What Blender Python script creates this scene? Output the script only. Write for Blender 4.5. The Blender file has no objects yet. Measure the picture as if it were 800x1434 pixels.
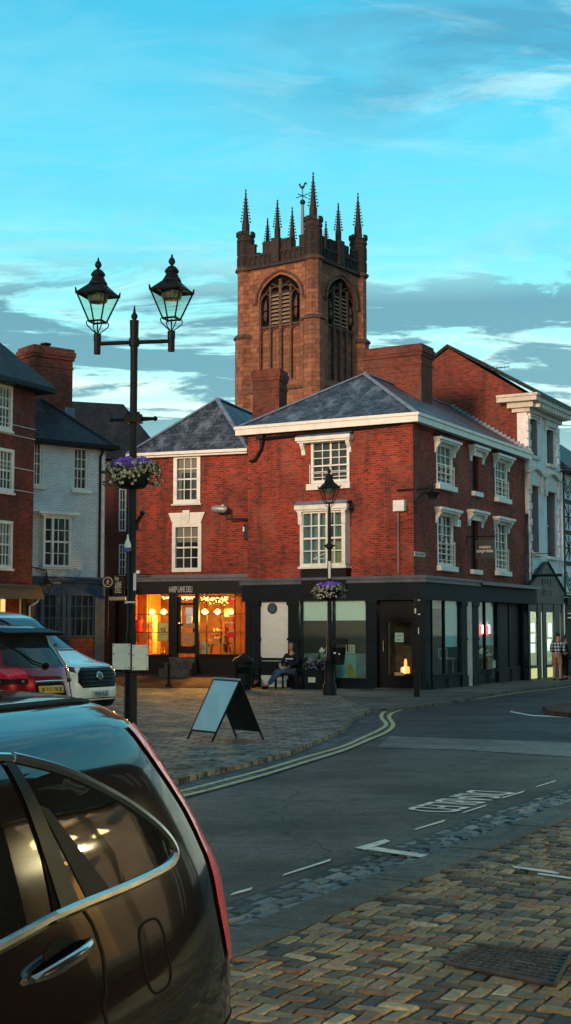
import bpy, bmesh, math, random
from mathutils import Vector, Matrix
random.seed(7)
R = math.radians
scene = bpy.context.scene
COL = scene.collection
# ---------------------------------------------------------------- camera maths (used to lay real positions out)
FPX = 1930.0; PITCH = math.atan(170 / 1930); EYE = 1.85
def ray(u, v):
    a = (u - 400) / FPX; b = (717 - v) / FPX
    return (a, math.cos(PITCH) - b * math.sin(PITCH), math.sin(PITCH) + b * math.cos(PITCH))
def g(u, v, z=0.0):
    r = ray(u, v); t = (z - EYE) / r[2]
    return (r[0] * t, r[1] * t)
def at(u, v, Y):
    r = ray(u, v); t = Y / r[1]
    return Vector((r[0] * t, Y, EYE + r[2] * t))
class Frame:
    def __init__(s, o, ang):
        s.o = o; s.ang = ang; s.c = math.cos(ang); s.s = math.sin(ang)
    def loc(s, x, y):
        dx = x - s.o[0]; dy = y - s.o[1]
        return dx * s.c + dy * s.s, -dx * s.s + dy * s.c
    def world(s, x, y, z=0):
        return Vector((s.o[0] + x * s.c - y * s.s, s.o[1] + x * s.s + y * s.c, z))
    def S(s, face, c, u, v):
        r = ray(u, v); ox, oy = s.loc(0, 0)
        dx = r[0] * s.c + r[1] * s.s; dy = -r[0] * s.s + r[1] * s.c
        if face == 'F':
            t = (c - oy) / dy; return ox + t * dx, EYE + t * r[2]
        t = (c - ox) / dx; return oy + t * dy, EYE + t * r[2]
    def rect(s, face, c, u0, v0, u1, v1):
        """pixel box -> s0,s1,z0,z1 on the face plane"""
        um = (u0 + u1) / 2; vm = (v0 + v1) / 2
        s0 = s.S(face, c, u0, vm)[0]; s1 = s.S(face, c, u1, vm)[0]
        z1 = s.S(face, c, um, v0)[1]; z0 = s.S(face, c, um, v1)[1]
        return s0, s1, z0, z1
# ---------------------------------------------------------------- tagging
def thing(name, label, cat, loc=(0, 0, 0), rotz=0, group=None):
    o = bpy.data.objects.new(name, None); COL.objects.link(o)
    o.location = loc; o.rotation_euler = (0, 0, rotz); o.empty_display_size = .2
    return tag(o, label, cat, group)
def tag(o, label, cat, group=None):
    o['label'] = label; o['category'] = cat
    if group: o['group'] = group
    return o
def copy_tree(o, parent=None):
    c = o.copy(); COL.objects.link(c); c.parent = parent
    for ch in list(o.children): copy_tree(ch, c)
    return c
# ---------------------------------------------------------------- mesh builder
class MB:
    def __init__(s): s.v = []; s.f = []; s.m = []
    def face(s, pts, m=0):
        n = len(s.v); s.v += [tuple(p) for p in pts]; s.f.append(tuple(range(n, n + len(pts)))); s.m.append(m); return s
    def raw(s, verts, faces, m=0):
        n = len(s.v); s.v += [tuple(p) for p in verts]
        for f in faces: s.f.append(tuple(i + n for i in f)); s.m.append(m)
        return s
    def box(s, x0, x1, y0, y1, z0, z1, m=0, M=None):
        if x0 > x1: x0, x1 = x1, x0
        if y0 > y1: y0, y1 = y1, y0
        if z0 > z1: z0, z1 = z1, z0
        v = [(x0, y0, z0), (x1, y0, z0), (x1, y1, z0), (x0, y1, z0), (x0, y0, z1), (x1, y0, z1), (x1, y1, z1), (x0, y1, z1)]
        if M is not None: v = [tuple(M @ Vector(p)) for p in v]
        return s.raw(v, [(0, 3, 2, 1), (4, 5, 6, 7), (0, 1, 5, 4), (1, 2, 6, 5), (2, 3, 7, 6), (3, 0, 4, 7)], m)
    def fbox(s, face, c, s0, s1, z0, z1, d0, d1, m=0):
        if face == 'F': return s.box(s0, s1, c - d1, c - d0, z0, z1, m)
        return s.box(c + d0, c + d1, s0, s1, z0, z1, m)
    def prism(s, poly, M, h, m=0, cap=True):
        """poly in xy (ccw), extruded to z=h, transformed by M"""
        n = len(poly); b = [M @ Vector((x, y, 0)) for x, y in poly]; t = [M @ Vector((x, y, h)) for x, y in poly]
        fs = [(i, (i + 1) % n, (i + 1) % n + n, i + n) for i in range(n)]
        if cap: fs += [tuple(range(n - 1, -1, -1)), tuple(range(n, 2 * n))]
        return s.raw(b + t, fs, m)
    def tube(s, pts, rad, n=8, m=0, cap=True):
        pts = [Vector(p) for p in pts]
        if not isinstance(rad, (list, tuple)): rad = [rad] * len(pts)
        rings = []; up = None
        for i, p in enumerate(pts):
            d = (pts[min(i + 1, len(pts) - 1)] - pts[max(i - 1, 0)]).normalized()
            if up is None:
                up = Vector((0, 0, 1)) if abs(d.z) < .9 else Vector((1, 0, 0))
            a = d.cross(up)
            if a.length < 1e-5: a = d.cross(Vector((0, 1, 0)))
            a.normalize(); b = a.cross(d).normalized(); up = b
            rings.append([p + (a * math.cos(2 * math.pi * k / n) + b * math.sin(2 * math.pi * k / n)) * rad[i] for k in range(n)])
        vs = [q for r in rings for q in r]; fs = []
        for i in range(len(pts) - 1):
            for k in range(n): fs.append((i * n + k, i * n + (k + 1) % n, (i + 1) * n + (k + 1) % n, (i + 1) * n + k))
        if cap: fs += [tuple(range(n - 1, -1, -1)), tuple(range((len(pts) - 1) * n, len(pts) * n))]
        return s.raw(vs, fs, m)
    def lathe(s, prof, c=(0, 0, 0), n=16, m=0, rot=0, sx=1, sy=1):
        """prof [(r,z)] bottom to top"""
        vs = []; fs = []; k = len(prof)
        for r, z in prof:
            for i in range(n):
                a = 2 * math.pi * (i + rot) / n; vs.append((c[0] + max(r, 1e-4) * sx * math.cos(a), c[1] + max(r, 1e-4) * sy * math.sin(a), c[2] + z))
        for j in range(k - 1):
            for i in range(n): fs.append((j * n + i, j * n + (i + 1) % n, (j + 1) * n + (i + 1) % n, (j + 1) * n + i))
        fs += [tuple(range(n - 1, -1, -1)), tuple(range((k - 1) * n, k * n))]
        return s.raw(vs, fs, m)
    def ball(s, c, r, n=10, m=0, sz=1.0, sx=1, sy=1):
        k = max(4, n // 2); pr = [(r * math.sin(math.pi * i / k), -r * sz * math.cos(math.pi * i / k)) for i in range(k + 1)]
        return s.lathe(pr, c, n, m, 0, sx, sy)
    def build(s, name, mats, parent=None, smooth=False, uv=True, bevel=0):
        me = bpy.data.meshes.new(name); me.from_pydata(s.v, [], s.f); me.update()
        if not isinstance(mats, (list, tuple)): mats = [mats]
        for mt in mats: me.materials.append(mt)
        for p, mi in zip(me.polygons, s.m): p.material_index = mi
        if uv: box_uv(me)
        if smooth:
            for p in me.polygons: p.use_smooth = True
            try: me.set_sharp_from_angle(angle=R(38))
            except Exception: pass
        o = bpy.data.objects.new(name, me); COL.objects.link(o); o.parent = parent
        if bevel:
            b = o.modifiers.new('bevel', 'BEVEL'); b.width = bevel; b.segments = 2; b.limit_method = 'ANGLE'
        return o
def box_uv(me):
    uvl = me.uv_layers.new(name='UVMap')
    for p in me.polygons:
        n = p.normal
        if abs(n.z) > .97: t = Vector((1, 0, 0)); b = Vector((0, 1, 0))
        else:
            t = Vector((0, 0, 1)).cross(n).normalized(); b = n.cross(t)
        for li in p.loop_indices:
            q = me.vertices[me.loops[li].vertex_index].co
            uvl.data[li].uv = (q.dot(t), q.dot(b))
def structure(o, kind='structure'):
    o['kind'] = kind; return o
def text_obj(name, body, mat, parent, origin, right, up, height, width=None, depth=.01, font_space=1.0):
    cu = bpy.data.curves.new('t', 'FONT'); cu.body = body; cu.align_x = 'CENTER'; cu.align_y = 'CENTER'; cu.extrude = 0.02
    cu.space_character = font_space
    ob = bpy.data.objects.new('t', cu); COL.objects.link(ob)
    dg = bpy.context.evaluated_depsgraph_get(); me = bpy.data.meshes.new_from_object(ob.evaluated_get(dg))
    COL.objects.unlink(ob); bpy.data.objects.remove(ob)
    xs = [v.co.x for v in me.vertices]; ys = [v.co.y for v in me.vertices]
    cx = (max(xs) + min(xs)) / 2; cy = (max(ys) + min(ys)) / 2; sy = height / (max(ys) - min(ys)); sx = sy if width is None else width / (max(xs) - min(xs))
    right = Vector(right).normalized(); up = Vector(up).normalized(); nrm = right.cross(up); O = Vector(origin)
    for v in me.vertices:
        p = v.co.copy(); v.co = O + right * ((p.x - cx) * sx) + up * ((p.y - cy) * sy) + nrm * (depth * (p.z + .02) / .04)
    me.materials.clear(); me.materials.append(mat); me.name = name
    o = bpy.data.objects.new(name, me); COL.objects.link(o); o.parent = parent
    return o
# ---------------------------------------------------------------- materials
class NT:
    def __init__(s, name):
        s.m = bpy.data.materials.new(name); s.m.use_nodes = True; s.t = s.m.node_tree; s.t.nodes.clear()
        s.out = s.n('ShaderNodeOutputMaterial'); s.b = s.n('ShaderNodeBsdfPrincipled'); s.l(s.b.outputs[0], s.out.inputs['Surface'])
        s._tc = None
    def n(s, k, **kw):
        nd = s.t.nodes.new(k)
        for a, b in kw.items(): setattr(nd, a, b)
        return nd
    def l(s, a, b): s.t.links.new(a, b)
    def set(s, inp, val):
        if hasattr(val, 'is_linked') or isinstance(val, bpy.types.NodeSocket): s.l(val, inp)
        elif isinstance(val, (tuple, list)) and len(val) == 3 and inp.type == 'RGBA': inp.default_value = (*val, 1)
        else: inp.default_value = val
    @property
    def tc(s):
        if s._tc is None: s._tc = s.n('ShaderNodeTexCoord')
        return s._tc
    def noise(s, vec, scale, detail=4, rough=.55, dist=0):
        nd = s.n('ShaderNodeTexNoise'); s.l(vec, nd.inputs['Vector']); nd.inputs['Scale'].default_value = scale
        nd.inputs['Detail'].default_value = detail; nd.inputs['Roughness'].default_value = rough; nd.inputs['Distortion'].default_value = dist
        return nd.outputs['Fac']
    def ramp(s, fac, stops, interp='LINEAR'):
        nd = s.n('ShaderNodeValToRGB'); s.l(fac, nd.inputs[0]); e = nd.color_ramp.elements; nd.color_ramp.interpolation = interp
        while len(e) < len(stops): e.new(.5)
        for el, (p, c) in zip(e, stops):
            el.position = p; el.color = (c, c, c, 1) if not isinstance(c, (tuple, list)) else (*c, 1)
        return nd.outputs[0]
    def mix(s, fac, a, b, mode='MIX'):
        nd = s.n('ShaderNodeMix', data_type='RGBA', blend_type=mode); s.set(nd.inputs[0], fac); s.set(nd.inputs[6], a); s.set(nd.inputs[7], b)
        return nd.outputs[2]
    def math(s, op, a, b=0.0, c=0.0):
        nd = s.n('ShaderNodeMath', operation=op); s.set(nd.inputs[0], a); s.set(nd.inputs[1], b); s.set(nd.inputs[2], c); return nd.outputs[0]
    def bump(s, h, strength=.4, dist=.01):
        nd = s.n('ShaderNodeBump'); s.l(h, nd.inputs['Height']); nd.inputs['Strength'].default_value = strength; nd.inputs['Distance'].default_value = dist
        s.l(nd.outputs[0], s.b.inputs['Normal']); return nd
    def map(s, vec, sc=(1, 1, 1), rot=(0, 0, 0)):
        nd = s.n('ShaderNodeMapping'); s.l(vec, nd.inputs[0]); nd.inputs['Scale'].default_value = sc; nd.inputs['Rotation'].default_value = rot
        return nd.outputs[0]
def paint(name, base, rough=.5, metal=0, var=.15, scale=6, bump=.0, coat=0, spec=None, dirt=None):
    if spec is None: spec = .22 if max(base) < .06 else .4
    t = NT(name); v = t.tc.outputs['Object']
    nz = t.noise(v, scale, 5); lo = tuple(c * (1 - var) for c in base); hi = tuple(min(1, c * (1 + var)) for c in base)
    col = t.ramp(nz, [(.3, lo), (.7, hi)])
    if dirt:
        nz2 = t.noise(v, scale * .6, 6, .7); col = t.mix(t.ramp(nz2, [(.5, 0), (.75, dirt[1])]), col, dirt[0])
    t.set(t.b.inputs['Base Color'], col)
    t.set(t.b.inputs['Roughness'], t.math('MULTIPLY_ADD', nz, .15, rough - .07)); t.b.inputs['Metallic'].default_value = metal
    t.b.inputs['Coat Weight'].default_value = coat; t.b.inputs['Specular IOR Level'].default_value = spec; t.b.inputs['Coat Roughness'].default_value = .04
    if bump: t.bump(t.noise(v, scale * 8, 4), bump, .01)
    return t.m
def emit(name, col, strength, base=(.8, .7, .5)):
    t = NT(name); t.b.inputs['Base Color'].default_value = (*base, 1); t.b.inputs['Emission Color'].default_value = (*col, 1)
    t.b.inputs['Emission Strength'].default_value = strength; return t.m
def brick_mat(name, c1, c2, mortar, grime=(.03, .018, .015), gw=.5, bw=.225, rh=.075, ms=.010, bumpk=.6, seed=0., soot=.62):
    t = NT(name); uv = t.tc.outputs['UV']; ob = t.tc.outputs['Object']
    off = t.n('ShaderNodeVectorMath', operation='ADD'); t.l(uv, off.inputs[0])
    nd = t.n('ShaderNodeTexNoise'); t.l(uv, nd.inputs['Vector']); nd.inputs['Scale'].default_value = 3
    sc = t.n('ShaderNodeVectorMath', operation='SCALE'); t.l(nd.outputs['Color'], sc.inputs[0]); sc.inputs['Scale'].default_value = .012; t.l(sc.outputs[0], off.inputs[1])
    br = t.n('ShaderNodeTexBrick'); t.l(off.outputs[0], br.inputs['Vector']); br.offset = .5
    br.inputs['Color1'].default_value = (*c1, 1); br.inputs['Color2'].default_value = (*c2, 1); br.inputs['Mortar'].default_value = (*mortar, 1)
    br.inputs['Scale'].default_value = 1; br.inputs['Mortar Size'].default_value = ms; br.inputs['Brick Width'].default_value = bw; br.inputs['Row Height'].default_value = rh
    br.inputs['Mortar Smooth'].default_value = .1; br.inputs['Bias'].default_value = -.05
    big = t.noise(ob, .55 + seed * .1, 6, .6); mid = t.noise(t.map(uv, (4, 12, 1)), 1.0, 4, .7); fine = t.noise(uv, 45, 3)
    col = t.mix(t.ramp(mid, [(.45, .0), (.7, .6)]), br.outputs['Color'], tuple(min(1, c * 1.8) for c in c1))
    col = t.mix(t.ramp(mid, [(.32, .8), (.47, 0)]), col, tuple(c * .35 for c in c2))
    col = t.mix(t.ramp(big, [(.42, 0), (soot + .1, gw)]), col, grime)
    col = t.mix(t.ramp(fine, [(.3, .25), (.6, 0)]), col, grime)
    stn = t.noise(t.map(uv, (2.6, .28, 1)), 1.0, 6, .7); col = t.mix(t.ramp(stn, [(.5, 0), (.68, .62)]), col, grime); fade = t.noise(ob, .8, 3, .5); col = t.mix(t.ramp(fade, [(.52, 0), (.7, .35)]), col, mortar)
    t.set(t.b.inputs['Base Color'], col); t.b.inputs['Roughness'].default_value = .88
    h = t.math('ADD', t.math('MULTIPLY', br.outputs['Fac'], -1.0), t.math('MULTIPLY', fine, .5)); t.bump(h, bumpk, .012)
    return t.m
def slate_mat(name, c1, c2, lich=(.22, .26, .30), w=.3, h=.2):
    t = NT(name); t.b.inputs['Specular IOR Level'].default_value = .5 if c2[0] > .05 else .15; uv = t.tc.outputs['UV']; ob = t.tc.outputs['Object']
    br = t.n('ShaderNodeTexBrick'); t.l(uv, br.inputs['Vector']); br.offset = .5
    br.inputs['Color1'].default_value = (*c1, 1); br.inputs['Color2'].default_value = (*c2, 1); br.inputs['Mortar'].default_value = (.006, .007, .009, 1)
    br.inputs['Scale'].default_value = 1; br.inputs['Mortar Size'].default_value = .012; br.inputs['Brick Width'].default_value = w; br.inputs['Row Height'].default_value = h
    st = t.noise(t.map(uv, (2.2, 1.2, 1), (0, 0, R(35))), 1.0, 5, .65)
    col = t.mix(t.ramp(st, [(.48, 0), (.66, .75)]), br.outputs['Color'], lich)
    col = t.mix(t.ramp(t.noise(uv, 9, 4, .7), [(.3, .5), (.6, 0)]), col, tuple(c * .4 for c in c1))
    t.set(t.b.inputs['Base Color'], col); t.b.inputs['Roughness'].default_value = .5
    sep = t.n('ShaderNodeSeparateXYZ'); t.l(uv, sep.inputs[0])
    saw = t.math('FRACT', t.math('DIVIDE', sep.outputs['Y'], h))
    hh = t.math('ADD', t.math('MULTIPLY', saw, -1.0), t.math('MULTIPLY', br.outputs['Fac'], -.6)); t.bump(hh, .8, .02)
    return t.m
def glass_opaque(name, base=(.012, .018, .02), rough=.06, tint=None, wob=.12):
    t = NT(name); v = t.tc.outputs['Object']
    t.set(t.b.inputs['Base Color'], t.ramp(t.noise(v, 1.3, 3), [(.35, base), (.65, tint or tuple(c * 3 for c in base))])); t.b.inputs['Roughness'].default_value = rough
    t.b.inputs['Specular IOR Level'].default_value = .6; t.bump(t.noise(v, 2.5, 2), wob, .02); return t.m
def glass_clear(name, tint=(.85, .95, .93), const=None):
    m = bpy.data.materials.new(name); m.use_nodes = True; nt = m.node_tree; nt.nodes.clear(); o = nt.nodes.new('ShaderNodeOutputMaterial')
    tr = nt.nodes.new('ShaderNodeBsdfTransparent'); tr.inputs[0].default_value = (*tint, 1); gl = nt.nodes.new('ShaderNodeBsdfGlossy'); gl.inputs['Roughness'].default_value = .03
    fr = nt.nodes.new('ShaderNodeFresnel'); fr.inputs[0].default_value = 1.5; mx = nt.nodes.new('ShaderNodeMixShader')
    no = nt.nodes.new('ShaderNodeTexNoise'); no.inputs['Scale'].default_value = 1.5; bp = nt.nodes.new('ShaderNodeBump'); bp.inputs['Strength'].default_value = .08
    nt.links.new(no.outputs[0], bp.inputs['Height']); nt.links.new(bp.outputs[0], gl.inputs['Normal'])
    ge = nt.nodes.new('ShaderNodeNewGeometry'); iv = nt.nodes.new('ShaderNodeMath'); iv.operation = 'SUBTRACT'; iv.inputs[0].default_value = 1; nt.links.new(ge.outputs['Backfacing'], iv.inputs[1]); mu = nt.nodes.new('ShaderNodeMath'); mu.operation = 'MULTIPLY'; nt.links.new(iv.outputs[0], mu.inputs[1]); nt.links.new(fr.outputs[0], mu.inputs[0])
    (nt.links.new(mu.outputs[0], mx.inputs[0]) if const is None else setattr(mx.inputs[0], 'default_value', const)); nt.links.new(tr.outputs[0], mx.inputs[1]); nt.links.new(gl.outputs[0], mx.inputs[2]); nt.links.new(mx.outputs[0], o.inputs[0])
    return m
def stone_mat(name, c1, c2, rough=.85, bw=.6, rh=.3, dark=(.05, .03, .02), mortar=None):
    t = NT(name); uv = t.tc.outputs['UV']; ob = t.tc.outputs['Object']
    br = t.n('ShaderNodeTexBrick'); t.l(uv, br.inputs['Vector']); br.inputs['Color1'].default_value = (*c1, 1); br.inputs['Color2'].default_value = (*c2, 1)
    br.inputs['Mortar'].default_value = (*(mortar or tuple(c * .4 for c in c2)), 1); br.inputs['Scale'].default_value = 1; br.inputs['Mortar Size'].default_value = .02
    br.inputs['Brick Width'].default_value = bw; br.inputs['Row Height'].default_value = rh; br.inputs['Mortar Smooth'].default_value = .5
    col = t.mix(t.ramp(t.noise(ob, .8, 6, .65), [(.4, 0), (.75, .6)]), br.outputs['Color'], dark)
    col = t.mix(t.ramp(t.noise(ob, 3, 6, .8), [(.36, .8), (.52, 0)]), col, dark)
    t.set(t.b.inputs['Base Color'], col); t.b.inputs['Roughness'].default_value = rough
    t.bump(t.math('ADD', t.math('MULTIPLY', br.outputs['Fac'], -.7), t.noise(ob, 14, 5)), .6, .03); return t.m
def island_mat(name, stops, rough=.6, scale=30, bump=.5, wet=0):
    """per-block colour from Random Per Island"""
    t = NT(name); geo = t.n('ShaderNodeNewGeometry'); ob = t.tc.outputs['Object']
    col = t.ramp(geo.outputs['Random Per Island'], stops)
    nz = t.noise(ob, scale, 5, .65); col = t.mix(t.ramp(nz, [(.3, .55), (.65, 0)]), col, tuple(c * .3 for c in stops[0][1]))
    big = t.noise(ob, .9, 4, .6); col = t.mix(t.ramp(big, [(.4, 0), (.7, .4)]), col, stops[0][1])
    t.set(t.b.inputs['Base Color'], col); t.set(t.b.inputs['Roughness'], t.math('MULTIPLY_ADD', big, -.5 * wet, rough + .25 * wet)); t.bump(nz, bump, .012); return t.m
M = {}
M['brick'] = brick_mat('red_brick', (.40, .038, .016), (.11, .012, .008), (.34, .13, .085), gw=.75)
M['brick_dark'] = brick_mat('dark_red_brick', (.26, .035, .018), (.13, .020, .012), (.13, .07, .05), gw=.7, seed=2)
M['brick_gable'] = brick_mat('gable_brick', (.28, .040, .02), (.17, .024, .013), (.12, .06, .04), gw=.5, seed=3)
M['brick_chim'] = brick_mat('chimney_brick', (.24, .045, .022), (.12, .022, .014), (.16, .08, .055), gw=.6, seed=1)
M['slate'] = slate_mat('blue_slate', (.025, .032, .045), (.09, .11, .14), (.24, .29, .34))
M['slate_dark'] = slate_mat('dark_slate', (.020, .025, .032), (.035, .042, .052), (.06, .075, .09), .25, .15)
M['tile_dark'] = slate_mat('dark_tiles', (.018, .016, .016), (.035, .028, .026), (.05, .05, .045), .18, .12)
M['lead'] = paint('lead_flashing', (.17, .22, .28), .45, .0, .3, 4, .3)
M['lead_ledge'] = paint('lead_ledge', (.07, .095, .13), .45, 0, .35, 3, .3)
M['white'] = paint('white_gloss_paint', (.82, .82, .76), .45, 0, .07, 5, .05, dirt=((.35, .33, .27), .5))
M['cream'] = paint('cream_paint', (.70, .58, .44), .55, 0, .1, 4, .05, dirt=((.35, .28, .2), .6))
M['stucco'] = paint('pale_stucco', (.80, .80, .80), .85, 0, .1, 2.5, .5, dirt=((.40, .38, .36), .45))
M['stucco_trim'] = paint('stone_coloured_trim', (.78, .73, .66), .8, 0, .15, 4, .4, dirt=((.36, .32, .28), .6))
def render_mat():
    t = NT('white_painted_brick'); uv = t.tc.outputs['UV']; ob = t.tc.outputs['Object']
    br = t.n('ShaderNodeTexBrick'); t.l(uv, br.inputs['Vector']); br.inputs['Scale'].default_value = 1; br.inputs['Brick Width'].default_value = .22; br.inputs['Row Height'].default_value = .08
    br.inputs['Mortar Size'].default_value = .012; br.inputs['Color1'].default_value = (.70, .80, .86, 1); br.inputs['Color2'].default_value = (.82, .90, .93, 1); br.inputs['Mortar'].default_value = (.5, .6, .66, 1)
    col = t.mix(t.ramp(t.noise(ob, 1.6, 6, .7), [(.45, 0), (.75, .5)]), br.outputs['Color'], (.30, .36, .38))
    t.set(t.b.inputs['Base Color'], col); t.b.inputs['Roughness'].default_value = .8
    t.bump(t.math('ADD', t.math('MULTIPLY', br.outputs['Fac'], -1.), t.noise(ob, 25, 4)), .8, .02); return t.m
M['render'] = render_mat()
M['shop'] = paint('dark_blue_grey_joinery', (.006, .012, .018), .6, 0, .25, 3, .04, spec=.15, dirt=((.014, .022, .028), .5))
M['shop_black'] = paint('black_joinery', (.004, .004, .005), .55, 0, .3, 3, .04)
M['shop_blue'] = paint('deep_blue_joinery', (.018, .065, .14), .5, 0, .25, 3, .04)
M['shop_green'] = paint('dark_green_joinery', (.014, .034, .032), .45, 0, .3, 5, .08)
M['iron'] = paint('black_cast_iron', (.007, .009, .011), .5, .0, .3, 9, .15)
M['glass'] = glass_opaque('old_window_glass')
M['glass_blue'] = glass_opaque('dark_sash_glass', (.010, .016, .022))
M['clear'] = glass_clear('shop_glass')
M['lampglass'] = glass_clear('lantern_glass', (.88, .94, .86), const=.06)
M['dark'] = paint('dark_interior', (.004, .005, .005), .8, spec=.1)
M['blind'] = paint('pale_roller_blind', (.78, .88, .80), .8, 0, .2, 30, .2)
M['frost'] = paint('frosted_film', (.13, .19, .20), .5, 0, .2, 5)
M['poster_teal'] = paint('pale_teal_poster', (.20, .36, .36), .5, 0, .2, 3)
M['mustard'] = paint('mustard_print', (.35, .27, .05), .6, 0, .2, 3)
M['boardwhite'] = paint('white_board', (.80, .84, .80), .45, 0, .1, 6, .03, dirt=((.3, .36, .34), .5))
M['letter'] = paint('cream_lettering', (.62, .62, .55), .5)
M['letter_gold'] = paint('gold_lettering', (.42, .33, .20), .4)
M['letter_green'] = paint('faded_lettering', (.12, .17, .165), .5)
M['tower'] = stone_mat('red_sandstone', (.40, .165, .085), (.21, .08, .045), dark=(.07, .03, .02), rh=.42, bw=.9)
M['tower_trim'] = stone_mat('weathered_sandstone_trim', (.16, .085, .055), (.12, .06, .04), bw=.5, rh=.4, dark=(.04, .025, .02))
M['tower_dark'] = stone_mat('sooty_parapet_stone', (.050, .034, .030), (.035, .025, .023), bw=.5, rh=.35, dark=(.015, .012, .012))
M['louvre'] = paint('pale_louvre', (.26, .20, .15), .8, 0, .2, 5)
M['black_wood'] = paint('black_timber', (.008, .008, .008), .6, 0, .3, 8, .2)
M['plaster'] = paint('white_plaster', (.80, .82, .80), .85, 0, .12, 5, .3)
# ================================================================ world, sun, camera
SUN_AZ = Vector((-.50, -.866, 0)).normalized(); SUN_EL = R(9)
def make_world():
    w = bpy.data.worlds.new("World"); scene.world = w; w.use_nodes = True; nt = w.node_tree; nt.nodes.clear()
    def N(k, **kw):
        n = nt.nodes.new(k)
        for a, b in kw.items(): setattr(n, a, b)
        return n
    L = nt.links.new
    out = N('ShaderNodeOutputWorld'); add = N('ShaderNodeAddShader'); b1 = N('ShaderNodeBackground'); b2 = N('ShaderNodeBackground')
    sky = N('ShaderNodeTexSky', sky_type='NISHITA'); sky.sun_disc = False; sky.sun_elevation = SUN_EL; sky.sun_rotation = math.atan2(SUN_AZ.x, SUN_AZ.y)
    L(sky.outputs[0], b1.inputs[0]); b1.inputs[1].default_value = .03
    tc = N('ShaderNodeTexCoord'); sep = N('ShaderNodeSeparateXYZ'); L(tc.outputs['Generated'], sep.inputs[0])
    def mth(op, a, b=0., c=0.):
        n = N('ShaderNodeMath', operation=op)
        for i, v in enumerate((a, b, c)):
            if isinstance(v, bpy.types.NodeSocket): L(v, n.inputs[i])
            else: n.inputs[i].default_value = v
        return n.outputs[0]
    def ramp(f, st):
        n = N('ShaderNodeValToRGB'); L(f, n.inputs[0]); e = n.color_ramp.elements
        while len(e) < len(st): e.new(.5)
        for el, (p, c) in zip(e, st): el.position = p; el.color = (*c, 1) if isinstance(c, tuple) else (c, c, c, 1)
        return n.outputs[0]
    def mix(f, a, b):
        n = N('ShaderNodeMix', data_type='RGBA'); L(f, n.inputs[0])
        for i, v in ((6, a), (7, b)):
            if isinstance(v, bpy.types.NodeSocket): L(v, n.inputs[i])
            else: n.inputs[i].default_value = (*v, 1)
        return n.outputs[2]
    z = mth('MAXIMUM', sep.outputs[2], 0.0)
    base = ramp(z, [(0, (.48, .60, .52)), (.13, (.64, .82, .70)), (.20, (.32, .76, .74)), (.27, (.12, .66, .76)), (.34, (.055, .56, .74)), (.44, (.018, .42, .64)), (.75, (.11, .22, .30)), (1, (.13, .18, .22))])
    den = mth('ADD', z, .10); px = mth('DIVIDE', sep.outputs[0], den); py = mth('DIVIDE', sep.outputs[1], den)
    cmb = N('ShaderNodeCombineXYZ'); L(px, cmb.inputs[0]); L(py, cmb.inputs[1])
    def noise(sc, det, rg, dist, off):
        mp = N('ShaderNodeMapping'); L(cmb.outputs[0], mp.inputs[0]); mp.inputs['Location'].default_value = off; mp.inputs['Scale'].default_value = (sc * .8, sc * 1.5, 1)
        n = N('ShaderNodeTexNoise'); L(mp.outputs[0], n.inputs[0]); n.inputs['Scale'].default_value = 1; n.inputs['Detail'].default_value = det; n.inputs['Roughness'].default_value = rg; n.inputs['Distortion'].default_value = dist
        return n.outputs[0]
    n1 = noise(2.1, 10, .60, .6, (3.1, 1.7, 0)); n2 = noise(3.0, 10, .68, 1.0, (7.3, 4.2, 0)); n3 = noise(3.2, 9, .64, .8, (1.3, 9.1, 0))
    # bright cream veils low down
    w2 = ramp(z, [(0, .9), (.19, .8), (.235, .35), (.30, .08), (1, .05)])
    c = mix(mth('MULTIPLY', ramp(n2, [(.44, 0), (.64, 1)]), w2), base, (.80, .90, .74))
    # slate-blue cloud banks
    w1 = ramp(z, [(0, .3), (.13, .8), (.16, 1), (.235, 1), (.265, .15), (.35, .0), (1, .0)])
    c = mix(mth('MULTIPLY', ramp(mth('MULTIPLY_ADD', n2, .45, mth('MULTIPLY', n1, .75)), [(.555, 0), (.605, .97)]), w1), c, (.060, .235, .30))
    # thin high wisps towards the right
    wr = ramp(mth('MULTIPLY_ADD', sep.outputs[0], 2.5, .5), [(.3, .05), (.8, 1)])
    w3 = mth('MULTIPLY', wr, ramp(z, [(.32, 0), (.38, 1), (.5, .8), (.8, .2)]))
    c = mix(mth('MULTIPLY', ramp(n3, [(.49, 0), (.60, .9)]), w3), c, (.38, .70, .74))
    c = mix(mth('MULTIPLY', ramp(n1, [(.48, 0), (.62, .75)]), w3), c, (.02, .22, .36))
    L(c, b2.inputs[0]); L(mth('MULTIPLY_ADD', ramp(mth('MULTIPLY_ADD', sep.outputs[1], .5, .5), [(.35, 0), (.62, 1)]), .26, .58), b2.inputs[1])
    L(b1.outputs[0], add.inputs[0]); L(b2.outputs[0], add.inputs[1]); L(add.outputs[0], out.inputs[0])
make_world()
sl = bpy.data.lights.new('sun', 'SUN'); sl.energy = 2.3; sl.angle = R(11); sl.color = (1, .66, .44)
so = bpy.data.objects.new('sun', sl); COL.objects.link(so)
sdir = Vector((SUN_AZ.x * math.cos(SUN_EL), SUN_AZ.y * math.cos(SUN_EL), math.sin(SUN_EL)))
so.rotation_euler = sdir.to_track_quat('Z', 'Y').to_euler(); so.location = sdir * 60
cam = bpy.data.cameras.new('camera'); co = bpy.data.objects.new('camera', cam); COL.objects.link(co); scene.camera = co
co.location = (0, 0, EYE); co.rotation_euler = (R(90) + PITCH, 0, 0); cam.sensor_fit = 'VERTICAL'; cam.sensor_height = 24; cam.lens = 24 * FPX / 1434
cam.clip_start = .05; cam.clip_end = 3000
scene.render.resolution_x = 571; scene.render.resolution_y = 1024
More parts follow.
